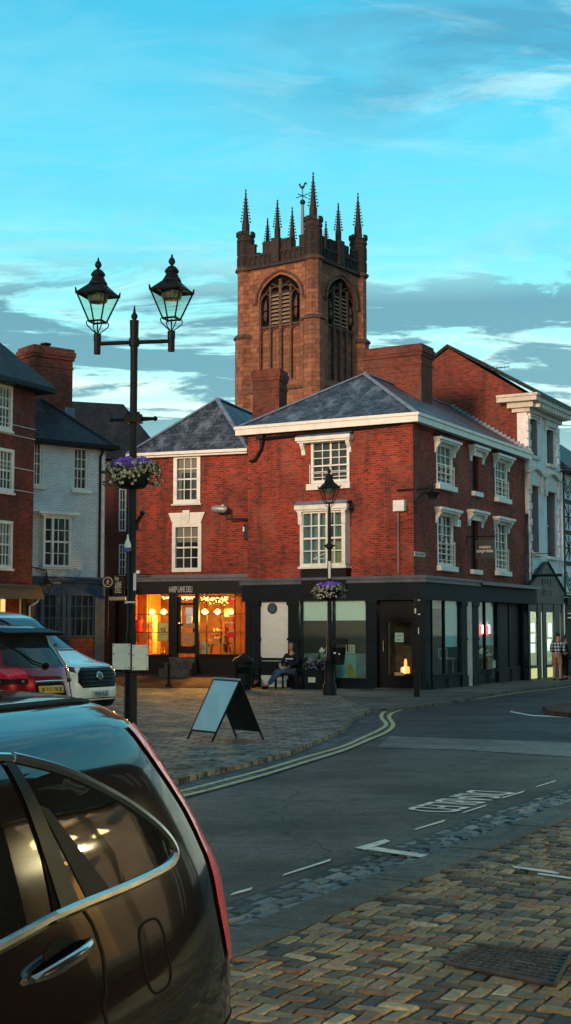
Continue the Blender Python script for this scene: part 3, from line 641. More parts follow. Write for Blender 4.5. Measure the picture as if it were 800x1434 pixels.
# ================================================================ 1. corner building
def corner_building():
    B = Frame((4.1, 44), math.atan2(-.4797, .8774))
    t = thing('corner_building', 'two-storey red brick corner building with slate hipped roof above a dark blue-grey shopfront', 'building', (4.1, 44, 0), B.ang)
    W = 6.14; zf = 3.72
    rF = lambda *q: B.rect('F', 0, *q); rR = lambda *q: B.rect('R', 0, *q)
    f_up = rF(436, 616, 489.5, 676); bay = B.rect('F', -.38, 420, 714, 485, 793)
    w1u = rR(611, 622, 634, 680); w1l = rR(612.5, 719, 635, 793); w2u = rR(661.5, 640, 671, 689); w2l = rR(659.5, 730, 670, 798); w3u = rR(693, 644, 710.5, 698); w3l = rR(693.5, 731, 710.5, 800)
    mb = MB(); bh = (bay[0] + .05, bay[1] - .1, bay[2], bay[3])
    wall(mb, 'F', 0, -W, 0, zf - .2, 8.62, [f_up, bh]); wall(mb, 'R', 0, 0, 10.98, zf - .2, 8.62, [w1u, w1l, w2u, w2l, w3u, w3l], rev=.2)
    mb.face([(-W, 10.98, 0), (-W, 0, 0), (-W, 0, 8.62), (-W, 10.98, 8.62)]); mb.face([(0, 10.98, 0), (-W, 10.98, 0), (-W, 10.98, 8.62), (0, 10.98, 8.62)])
    # corbel course under the eaves
    mb.fbox('F', 0, -W, .03, 8.5, 8.6, 0, .04); mb.fbox('R', 0, 0, 10.98, 8.5, 8.6, 0, .038)
    mb.build('wall', M['brick'], t)
    mb = MB(); mb.box(-W + .2, -.3, .45, 10.8, 3.3, 8.4); mb.build('dark_interior', M['dark'], t)
    ov = .26; ze = 8.90; A = (-3.07, 2.9, 10.98); Bq = (-3.07, 10.98, 10.98)
    rf = hip_roof(t, -W - ov, ov, -ov, 10.98, ze, A, Bq, 'slate')
    # stepped flashing against the gable
    mb = MB(); n = 20
    for i in range(n):
        x = ov - (ov + 3.07) * (i + .5) / n; z = ze + (10.98 - ze) * (i + .5) / n; mb.box(x - .14, x + .14, 10.86, 10.97, z - .05, z + .10)
    mb.build('stepped_flashing', M['lead'], rf)
    ch = B.rect('F', 5.2, 510, 485, 590, 560); c = chimney(rf, ch[0], ch[1], 5.2, 6.25, 9.2, ch[3], 'brick_chim', .09)
    mb = MB(); mb.box(ch[1] - .5, ch[1] + .12, 5.08, 6.35, 9.0, 9.0 + .62); mb.build('chimney_flashing', M['lead'], rf)
    # white eaves board and gutter
    mb = MB(); o = ov + .06
    mb.box(-W - o, o, -o, -o + .06, 8.60, 8.875); mb.box(o - .06, o, -o + .06, 10.97, 8.60, 8.875); mb.box(-W - o, -W - o + .06, -o + .06, 1.2, 8.6, 8.875)
    mb.box(-W - o + .06, o - .06, -o + .06, -.045, 8.62, 8.68); mb.box(.045, o - .06, -.04, 10.97, 8.62, 8.68)
    mb.box(-W - o - .03, o + .05, -o - .05, -o, 8.80, 8.90); mb.box(o, o + .05, -o, 10.97, 8.80, 8.90)
    mb.build('eaves_board', M['white'], t)
    # front windows
    w = sash(t, 'F', 0, f_up, 4, 5, .09, .028, .09, .02, 'glass', centre=2, sill=None, guard=(3, .55))
    hr = rF(420, 611.5, 496, 617); hood(w, 'F', 0, hr[0], hr[1], hr[2], hr[3], .34, (.14, .38, .2))
    sr = rF(431, 678, 492, 684.5); mb = MB(); mb.fbox('F', 0, sr[0], sr[1], sr[2] - .02, f_up[2] - .02, -.1, .12); mb.build('sill', M['white'], w)
    # box bay
    bw = MB(); s0, s1, z0, z1 = bay; d = .38; bs1 = B.rect('F', -.38, 420, 714, 483.5, 793)[1]
    for x0, x1 in ((s0, s0 + .13), (bs1 - .13, bs1)): bw.fbox('F', 0, x0, x1, z0, z1, .0, d)
    bw.fbox('F', 0, s0, bs1, z1 - .1, z1, 0, d - .01); bw.fbox('F', 0, s0, bs1, z0, z0 + .1, 0, d - .01)
    a, b, e, f = s0 + .13, bs1 - .13, z0 + .1, z1 - .1
    for i in range(1, 5): x = a + (b - a) * i / 5; k = .035 if i in (2, 3) else .016; bw.fbox('F', 0, x - k, x + k, e, f, d - .09, d - .03)
    for j in range(1, 4): zz = e + (f - e) * j / 4; k = .03 if j == 2 else .016; bw.fbox('F', 0, a, b, zz - k, zz + k, d - .088, d - .032)
    bwin = bw.build('bay_window', M['white'], t)
    mb = MB(); mb.fbox('F', 0, a, b, e, f, d - .10, d - .085); mb.build('glass', M['clear'], bwin)
    cur1 = paint('blue_curtain', (.07, .15, .22), .9, 0, .3, 8); cur2 = paint('grey_net_curtain', (.22, .28, .27), .9, 0, .3, 6); cur3 = paint('tan_blind', (.40, .31, .17), .9)
    def curtain(x0, x1, xb, mat, z0_=e, z1_=f, dd=.12):
        c_ = MB(); n = 14
        for i in range(n):
            p0 = i / n; p1 = (i + 1) / n; q = lambda p, k: dd + .02 * math.sin(p * 40 + k)
            c_.face([(x0 + (xb - x0) * p0, -q(p0, 0), z0_), (x0 + (xb - x0) * p1, -q(p1, 0), z0_), (x0 + (x1 - x0) * p1, -q(p1, 0), z1_), (x0 + (x1 - x0) * p0, -q(p0, 0), z1_)])
        c_.build('curtain', mat, bwin)
    curtain(a, a + .42, a + .5, cur1); curtain(a + .3, a + 1.0, a + .72, cur2, dd=.16); curtain(a + 1.0, b, b, cur2, e + .5, f, .07); curtain(b, b - .5, b - .5, cur3, e, e + .7, .17)
    mb = MB(); mb.fbox('F', 0, a, b, e, f, -.06, -.02); mb.build('room_dark', paint('dim_room', (.05, .07, .07), .9), bwin)
    hr = B.rect('F', -.5, 413, 706, 497, 714); hood(bwin, 'F', -.38, s0 - .13, bs1 + .13, z1 + .02, z1 + .17, .16, (.15, .42, .1))
    mb = MB(); mb.face([(s0 - .15, -.56, z1 + .18), (bs1 + .15, -.56, z1 + .18), (bs1 + .05, -.004, z1 + .33), (s0 - .05, -.004, z1 + .33)]); mb.fbox('F', 0, s0 - .13, bs1 + .13, z1 + .02, z1 + .17, -.01, .37); mb.build('canopy', M['lead_ledge'], bwin)
    mb = MB(); mb.fbox('F', 0, s0 - .05, bs1 + .05, z0 - .07, z0, 0, d + .06); mb.build('sill', M['white'], bwin)
    mb = MB(); mb.fbox('F', 0, s0 + .03, bs1 + .02, z0 - .95, z0 - .07, 0, d - .02); mb.build('bay_base', M['shop_black'], bwin)
    # side windows
    for k, (r, up) in enumerate(((w1u, 1), (w1l, 0), (w3u, 1), (w3l, 0))):
        w = sash(t, 'R', 0, r, 3, 4 if up else 5, .10, .03, .10 if k < 2 else .1, .01, 'glass_blue', sill=(.07, .17, .16), guard=(4, .75) if not up else (3, .6))
        hood(w, 'R', 0, r[0] - .22, r[1] + .24, r[3] + .06, r[3] + .15, .28, (.13, .38, .20), lead=up)
    for r, up in ((w2u, 1), (w2l, 0)):
        mb = MB(); mb.fbox('R', 0, r[0], r[1], r[2], r[3], -.20, -.13); w = mb.build('blind_window', M['shop_black'], t)
        mb = MB(); mb.fbox('R', 0, r[0] - .1, r[1] + .1, r[2] - .16, r[2], -.02, .13); mb.build('sill', M['white'], w)
        hood(w, 'R', 0, r[0] - .36, r[1] + .52, r[3] + .28, r[3] + .37, .28, (.15, .42, .20), lead=up)
        mb = MB(); mb.fbox('R', 0, r[0] - .22, r[1] + .22, r[3] + .02, r[3] + .28, 0, .08); mb.build('lintel', M['white'], w)
    # drainpipes
    mb = MB(); z = B.S('F', -.1, 450, 607)[1]; x0 = B.S('F', -.1, 366, 620)[0]; x1 = B.S('F', -.1, 560, 601)[0]
    mb.tube([(x1, -.1, z + .12), (x0 + .1, -.1, z - .02), (x0, -.1, z - .25)], .055); mb.tube([(x0, -.1, z + .30), (x0, -.1, z - .35), (x0 - .25, -.1, z - .72), (x0 - .45, -.13, z - .78)], .05); mb.box(x0 - .14, x0 + .14, -.24, -.01, z - .05, z + .28)
    mb.build('drainpipe', M['iron'], t)
    mb = MB(); q = B.rect('F', 0, 556, 716, 561.5, 804); mb.tube([((q[0] + q[1]) / 2, -.05, q[3] + .1), ((q[0] + q[1]) / 2, -.05, q[2])], .045); mb.build('drainpipe', paint('pale_pipe', (.24, .15, .13), .5), t)
    # ---------------- shopfront
    dF = .30; dR = .50; F_, R_ = -dF, dR
    q = lambda u0, v0, u1, v1: B.rect('F', F_, u0, v0, u1, v1); qr = lambda u0, v0, u1, v1: B.rect('R', R_, u0, v0, u1, v1); q2 = lambda u0, v0, u1, v1: B.rect('R', .14, u0, v0, u1, v1)
    zt = B.S('F', F_, 520, 811)[1]; zfb = B.S('F', F_, 480, 841)[1]
    mb = MB(); e1 = B.S('R', R_, 672, 830)[0]
    mb.box(-W - .12, dR + .10, -dF - .10, 0, zt, zt + .09); mb.box(0, dR + .10, 0, e1, zt, zt + .09); mb.box(-W - .12, dR + .05, -dF - .05, 0, zt - .12, zt); mb.box(0, dR + .05, 0, e1, zt - .12, zt)
    mb.box(0, .62, e1, 10.97, zt - .06, zt + .06)
    mb.build('lead_ledge', M['lead_ledge'], t)
    mb = MB(); mb.box(-W - .05, dR, -dF, -.01, zfb, zt - .12); mb.box(.01, dR - .002, -.01, e1, zfb, zt - .12)
    z2b = B.S('R', .14, 700, 844)[1]; mb.box(.01, .42, e1, 10.96, z2b, zt - .06)
    mb.build('fascia', M['shop'], t)
    # front: pilasters, panel, window, door
    pil = [q(345, 842, 350, 966), q(350.5, 842, 362, 966), q(403, 842, 418, 966), q(513.5, 842, 527.5, 966), q(585, 842, 600, 969)]
    for i, r in enumerate(pil):
        mb = MB(); s0, s1 = r[0], r[1]
        if i == 4: s1 = dR
        mb.box(s0, s1, -dF + .02, 0, 0, zfb); mb.box(s0 - .02, s1 + (.02 if i < 4 else 0), -dF - .03, 0, 0, .35); mb.box(s0 - .02, s1 + (.02 if i < 4 else 0), -dF - .02, 0, 1.62, 1.70); mb.box(s0 - .03, s1 + (.03 if i < 4 else 0), -dF - .03, 0, zfb - .14, zfb - .001)
        if i == 4: mb.box(0, dR, 0, .12, 0, zfb)
        mb.build('pilaster', M['shop'], t)
    r = q(363, 840, 403, 926); mb = MB(); mb.box(r[0] - .03, r[1] + .03, -.14, -.02, r[2], zfb); mb.build('painted_brick_panel', M['white_brick'], t)
    mb = MB(); mb.box(r[0] - .03, r[1] + .03, -.16, -.02, .5, r[2]); mb.build('stall_panel', M['shop'], t); mb = MB(); mb.box(r[0] - .03, r[1] + .03, -.15, -.02, 0, .5); mb.build('rendered_plinth', M['white_brick'], t)
    r = q(420, 842, 514, 950); mb = MB(); s0, s1, z0, z1 = r; c_ = -.12
    solid(mb, 'F', c_, s0 - .03, s1 + .03, 0, z0, 0, .12, 2)
    mb.box(s0 - .03, s1 + .03, -.30, -.02, z0 - .05, z0 + .02)
    for x in (s0, (s0 + s1) / 2 - .04, s1 - .06): mb.box(x, x + .07, -.26, -.16, z0, zfb)
    win = mb.build('shop_window', M['shop'], t)
    mb = MB(); mb.box(s0, s1, -.20, -.19, z0, zfb); mb.build('glass', M['clear'], win)
    zb = B.S('F', -.1, 470, 869)[1]; mb = MB(); mb.box(s0 + .06, (s0 + s1) / 2 - .04, -.16, -.15, zb, zfb); mb.box((s0 + s1) / 2 + .04, s1 - .06, -.16, -.15, zb, zfb); mb.build('roller_blind', M['blind'], win)
    zb = B.S('F', -.1, 470, 915)[1]; mb = MB(); mb.box(s0 + .06, s1 - .06, -.16, -.15, z0, zb); mb.build('frosted_band', M['frost'], win)
    pt = q(447, 917, 497, 950); mb = MB(); mb.box(pt[0], pt[1], -.175, -.165, pt[2] + .02, pt[3]); mb.build('window_graphic', M['poster_teal'], win); mb = MB()
    g1 = q(486, 930, 497, 950); mb.prism([(0, 0), (.28, 0), (.12, .42), (.02, .45), (-.04, .25)], Matrix.Translation((g1[0], -.176, g1[2] + .03)) @ Matrix.Rotation(R(90), 4, 'X'), .008); mb.build('window_graphic', M['mustard'], win)
    # door
    dr = q(528, 842, 585, 966); gl = B.rect('F', -.02, 544, 871, 578, 944); mb = MB(); s0, s1 = dr[0], dr[1]; z0 = .12
    mb.box(s0, gl[0], -.10, -.02, z0, zfb); mb.box(gl[1], s1, -.10, -.02, z0, zfb); mb.box(gl[0], gl[1], -.10, -.02, z0, gl[2]); mb.box(gl[0], gl[1], -.10, -.02, gl[3], zfb)
    mb.box(gl[0] - .12, gl[1] + .12, -.14, -.10, gl[3] + .08, gl[3] + .14); mb.box(gl[0] - .02, gl[1] + .05, -.12, -.10, gl[2] - .5, gl[2] - .46); mb.box(gl[0] - .02, gl[1] + .05, -.12, -.10, gl[2] - .16, gl[2] - .12)
    door = mb.build('door', M['shop_black'], t); mb = MB(); mb.box(gl[0], gl[1], -.07, -.06, gl[2], gl[3]); mb.build('glass', M['clear'], door)
    mb = MB(); mb.tube([(gl[0] - .11, -.17, 1.28), (gl[0] - .11, -.17, 1.62)], .018); mb.tube([(gl[0] - .11, -.10, 1.3), (gl[0] - .11, -.17, 1.3)], .012); mb.tube([(gl[0] - .11, -.10, 1.6), (gl[0] - .11, -.17, 1.6)], .012); mb.build('handle', paint('brass', (.45, .36, .2), .3, .9), door)
    r = B.rect('F', -.1, 553, 941.5, 566, 946); mb = MB(); mb.box(r[0], r[1], -.13, -.10, r[2], r[3]); mb.build('letterbox', paint('brass_lit', (.7, .45, .25), .3, .8), door)
    r = B.rect('F', -.1, 553, 886, 565, 899); mb = MB(); mb.box(r[0], r[1], -.085, -.075, r[2], r[3]); n_ = mb.build('notice', paint('mint_paper', (.45, .62, .52), .7), door)
    for k, s in enumerate(('NOW', 'OPEN')): text_obj('lettering', s, paint('green_ink', (.01, .08, .07), .6), n_, ((r[0] + r[1]) / 2, -.086, (r[2] + r[3]) / 2 + .05 - .13 * k), (1, 0, 0), (0, 0, 1), .075, (r[1] - r[0]) * .72, .003)
    mb = MB(); mb.box(s0, s1, -.5, -.02, 0, .12); mb.build('door_step', M['kerb'], t)
    # warm back of the entrance
    mb = MB(); mb.box(gl[0] - .2, gl[1] + .2, .55, .6, .5, 3.0); mb.build('inner_wall', paint('brown_panelling', (.10, .05, .03), .7, 0, .5, 5), t)
    # side shop windows
    def swin(rr, fr, c_, split, blinds, nm):
        s0, s1, z0, z1 = rr; mb = MB(); solid(mb, 'R', c_ - .12, s0 - .05, s1 + .05, 0, z0 - .06, 0, .10, 2); mb.fbox('R', c_, s0 - .05, s1 + .05, z0 - .06, z0 + .01, -.14, .04)
        for x in (s0, s1 - .05, split - .03): mb.fbox('R', c_, x, x + .06, z0, z1, -.12, -.02)
        o = mb.build('shop_window', M['shop'], t); mb = MB(); mb.fbox('R', c_, s0, s1, z0, z1, -.08, -.07); mb.build('glass', M['clear'], o)
        for (a, b, zz0, zz1, mt) in blinds: mb = MB(); mb.fbox('R', c_, a, b, zz0, zz1, -.14, -.125); mb.build('roller_blind', M[mt], o)
        return o
    r1 = qr(606, 841, 646, 943.5); sp = B.S('R', R_, 624, 890)[0]; zb = B.S('R', R_, 636, 906)[1]; zc = B.S('R', R_, 612, 852)[1]
    swin((max(r1[0], .18), r1[1], r1[2], zfb), 0, R_, sp, [(sp + .04, r1[1] - .05, zb, zfb, 'blind'), (max(r1[0], .18), sp - .03, zc, zfb, 'cream')], 'a')
    w2 = B.rect('R', .14, 668, 846, 697, 938); sp2 = B.S('R', .14, 681, 890)[0]; zb2 = B.S('R', .14, 681, 904)[1]; 
    swin((w2[0], w2[1], w2[2], z2b), 0, .14, sp2, [(w2[0] + .06, sp2 - .03, zb2, z2b, 'blind'), (sp2 + .03, w2[1] - .05, zb2, z2b, 'blind')], 'b')
    def rp(u0, u1, c_, z1_, mat, nm='pilaster', base=True):
        a = B.S('R', c_, u0, 900)[0]; b = B.S('R', c_, u1, 900)[0]; mb = MB(); mb.box(.0, c_, a, b, 0, z1_)
        if base: mb.box(0, c_ + .04, a - .02, b + .02, 0, .45); mb.box(0, c_ + .03, a - .02, b + .02, 1.62, 1.70); mb.box(0, c_ + .04, a - .02, b + .02, z1_ - .14, z1_ - .002)
        mb.build(nm, M[mat], t)
    rp(646.5, 654.5, R_, zfb, 'shop'); rp(655, 661.5, R_ + .005, zfb, 'cream', base=False); rp(662, 671, R_ + .004, zfb, 'shop'); rp(697, 700, .16, z2b, 'shop'); rp(733, 742, .16, z2b, 'shop')
    a = B.S('R', .14, 700, 900)[0]; b = B.S('R', .14, 733, 900)[0]; mb = MB(); mb.box(-.1, .03, a, b, 0, z2b); solid(mb, 'R', .03, a, b, 0, .62, 0, .06, 2); mb.box(.03, .06, (a + b) / 2 - .03, (a + b) / 2 + .03, .62, z2b); mb.build('blank_panel', M['shop_black'], t)
    # shop interior: dim room
    mb = MB(); mb.box(-W + .1, -.35, 4.0, 4.1, 0, 3.3); mb.box(-W + .1, -.2, .3, 10, -.02, .1); mb.box(-W + .1, .3, -.25, 10, 3.30, 3.36); mb.box(-W + .05, -W + .15, 0, 10, 0, 3.3); mb.build('shop_room', paint('dim_shop_wall', (.05, .055, .05), .9), t)
    # white alarm / sensor boxes on the wall
    r = rF(553.5, 701, 569.5, 716.5); mb = MB(); mb.box(r[0], r[1], -.2, -.0, r[2], r[3]); tag_local(mb.build('wall_box', M['boardwhite'], t, bevel=.02))
    r = rR(637, 728, 641, 738); mb = MB(); mb.box(0, .12, r[0], r[1], r[2], r[3]); mb.build('sensor_box', M['boardwhite'], t)
    return t, B
def tag_local(o): return o
def white_brick():
    t = NT('white_painted_brickwork'); uv = t.tc.outputs['UV']; br = t.n('ShaderNodeTexBrick'); t.l(uv, br.inputs['Vector']); br.inputs['Scale'].default_value = 1; br.inputs['Brick Width'].default_value = .22; br.inputs['Row Height'].default_value = .08
    br.inputs['Mortar Size'].default_value = .01; br.inputs['Color1'].default_value = (.80, .83, .78, 1); br.inputs['Color2'].default_value = (.72, .76, .71, 1); br.inputs['Mortar'].default_value = (.70, .74, .70, 1)
    t.set(t.b.inputs['Base Color'], br.outputs['Color']); t.b.inputs['Roughness'].default_value = .7; t.bump(t.math('MULTIPLY', br.outputs['Fac'], -1.), .25, .006); return t.m
M['white_brick'] = white_brick()
cb, BF = corner_building()
# ================================================================ 2. delicatessen building
DF = Frame((-1.25, 47.3), math.atan2(-.326, .945)); DG = .50
def deli():
    D = DF; t = thing('delicatessen_building', 'red brick building with steep hipped slate roof above the glowing orange delicatessen window', 'building', (-1.25, 47.3, 0), D.ang)
    q = lambda *a: D.rect('F', 0, *a); W = 4.42; xr = 1.0
    wu = q(244, 637, 281.5, 705.5); wl = q(242, 733, 283, 801); mb = MB(); zs = D.S('F', 0, 270, 806)[1]
    wall(mb, 'F', 0, -W, xr, zs - .1, 8.05, [wu, wl]); mb.face([(-W, 6, 0), (-W, 0, 0), (-W, 0, 8.05), (-W, 6, 8.05)]); mb.face([(xr, 6, 0), (-W, 6, 0), (-W, 6, 8.05), (xr, 6, 8.05)]); mb.build('wall', M['brick'], t)
    mb = MB(); mb.box(-W + .1, xr, .3, 5.8, zs, 7.9); mb.build('dark_interior', M['dark'], t)
    rf = hip_roof(t, -W - .15, .05, -.25, 9.0, 8.20, (-2.05, 2.1, 10.42), (-2.05, 6.8, 10.42), 'slate', True)
    ch = D.rect('F', 3.4, 354, 517, 391, 580); chimney(rf, ch[0], ch[1], 3.4, 4.3, 7.9, ch[3], 'brick_chim', .06)
    mb = MB(); mb.box(-W - .15, .02, -.30, -.24, 8.10, 8.2); mb.box(-W - .1, .0, -.24, -.003, 8.03, 8.08); mb.build('gutter', M['white'], t)
    for r, s in ((wu, (.06, .06, .12, 'stucco_trim')), (wl, None)): sash(t, 'F', 0, r, 3, 4, .13, .03, .06, .04, 'glass', sill=s)
    r = q(237.5, 718, 287, 733); mb = MB(); a, b, e, f = r; mb.prism([(a + .14, e), (b - .14, e), (b + .02, f), (a - .02, f)], Matrix.Translation((0, 0, 0)) @ Matrix.Rotation(R(90), 4, 'X'), .06)
    m_ = (a + b) / 2; mb.prism([(m_ - .09, e - .02), (m_ + .09, e - .02), (m_ + .13, f + .08), (m_ - .13, f + .08)], Matrix.Translation((0, -.0, 0)) @ Matrix.Rotation(R(90), 4, 'X'), .10); mb.build('keystone_lintel', M['white'], t)
    # shopfront
    f0 = D.S('F', -.1, 270, 832)[1]; mb = MB(); mb.box(-W, .1, -.22, 0, zs - .1, zs + .02); mb.box(-W, .1, -.16, 0, zs - .2, zs - .1); mb.build('cornice', M['lead_ledge'], t)
    mb = MB(); mb.box(-W, .1, -.12, -.0, f0, zs - .2); fa = mb.build('fascia', M['shop_black'], t)
    r = D.rect('F', -.12, 237.5, 821, 269.5, 829.5); text_obj('lettering', 'HARP LANE DELI', M['letter'], fa, ((r[0] + r[1]) / 2, -.122, (r[2] + r[3]) / 2), (1, 0, 0), (0, 0, 1), r[3] - r[2], r[1] - r[0], .02)
    L_ = q(185, 833, 239, 916); Dr = q(247, 833, 276, 914); Rr = q(279, 833, 346, 916)
    for rr, cols, nm in ((L_, 2, 0), (Rr, 3, 1)):
        mb = MB(); a, b, z0, z1 = rr; z1 = f0; mb.box(a - .1, b + .1, -.06, 0, DG - .4, z0 - .05); mb.box(a - .08, b + .05, -.16, 0, z0 - .06, z0)
        for x in (a - .03, b - .03): mb.box(x, x + .05, -.1, -.03, z0, z1)
        xs = ([.45] if cols == 2 else [.17, .47, .76]); zz = [z0 + (z1 - z0) * k for k in (.36, .66)]
        for x in xs: x = a + (b - a) * x; mb.box(x, x + .022, -.08, -.05, z0, z1)
        for z in zz: mb.box(a, b, -.082, -.052, z, z + .022)
        w = mb.build('shop_window', M['shop_black'], t); mb = MB(); mb.box(a, b, -.07, -.064, z0, z1); mb.build('glass', M['clear'], w)
    mb = MB(); a, b, z0, z1 = Dr; dd = .0
    mb.box(L_[1] + .02, a + .06, -.08, .12, DG, f0); mb.box(b - .05, Rr[0] - .02, -.08, .12, DG, f0)
    zd0 = D.S('F', 0, 262, 915)[1]; xa, xb = a + .06, b - .05
    mb.box(xa, xa + .12, -.0, .06, zd0, f0 - .1); mb.box(xb - .1, xb, 0, .06, zd0, f0 - .1); mb.box(xa, xb, 0, .06, zd0, zd0 + .25); mb.box(xa, xb, 0, .06, zd0 + .95, zd0 + 1.03); mb.box(xa, xb, 0, .06, f0 - .38, f0 - .3)
    door = mb.build('door', M['shop_black'], t); mb = MB(); mb.box(xa + .1, xb - .1, .02, .026, zd0 + .2, f0 - .3); mb.build('glass', M['clear'], door)
    for (u0, v0, u1, v1, mt) in ((260, 851, 270, 861, 'boardwhite'), (261, 861.5, 269, 873, 'boardwhite'), (257, 873, 273, 880, 'crate_orange'), (256, 886, 273, 903, 'crate_orange')):
        r = q(u0, v0, u1, v1); mb = MB(); mb.box(r[0], r[1], -.012, -.002, r[2], r[3]); mb.build('notice', M[mt], door)
    mb = MB(); mb.ball((xa + .05, -.05, zd0 + 1.05), .04); mb.build('handle', paint('dull_brass', (.4, .3, .15), .35, .9), door)
    # steps
    for k, (v, ex) in enumerate(((920, .25), (928, .45), (936, .7))):
        z = D.S('F', -.3 * k, 255, v)[1]; mb = MB(); mb.box(xa - .1 - ex * .3, xb + .1, -.30 * (k + 1) + .0, -.3 * k - .003, .35, z); mb.build('step', M['kerb_dark'], t)
    # interior room
    warm = paint('orange_shop_wall', (.85, .20, .03), .8, 0, .25, 2); mb = MB(); zc = f0 + .3; y1 = 2.3; zf = L_[2] - .05
    mb.box(-W + .03, -.02, y1, y1 + .05, zf - .8, zc); mb.build('room_wall', paint('dark_shop_back', (.06, .02, .01), .8, 0, .5, 4), t)
    mb = MB(); mb.box(-W + .03, -W + .08, .1, y1, zf - .8, zc); mb.box(-.10, -.05, .1, y1, zf - .8, zc); mb.build('room_wall', warm, t); mb = MB(); mb.box(-W + .05, -.05, .1, y1, zc, zc + .05); mb.box(-W + .05, -.05, .1, y1, zf - .85, zf - .8); mb.build('room_ceiling_and_floor', paint('dark_boards', (.06, .035, .02), .7), t)
    # side panels beside the glass lit orange
    for (u0, u1, c_) in ((188, 206, .35), (329, 345, .35)):
        a_, b_ = D.S('F', c_, u0, 870)[0], D.S('F', c_, u1, 870)[0]; mb = MB(); mb.box(a_, b_, c_, c_ + .04, zf, f0 + .1)
        for x in (a_ + .2, a_ + .32): mb.box(x, x + .02, c_ - .02, c_, zf, f0)
        mb.build('window_shutter', warm, t)
    mb = MB(); r = q(191, 799, 196.5, 804.5); mb.box(r[0], r[1], -.05, 0, r[2], r[3]); mb.build('vent_box', M['boardwhite'], t)
    return t, L_, Rr, f0, zf
M['crate_orange'] = paint('pine_crate', (.55, .25, .09), .7, 0, .3, 20)
deli_t, DL, DR, DZ, DZF = deli()
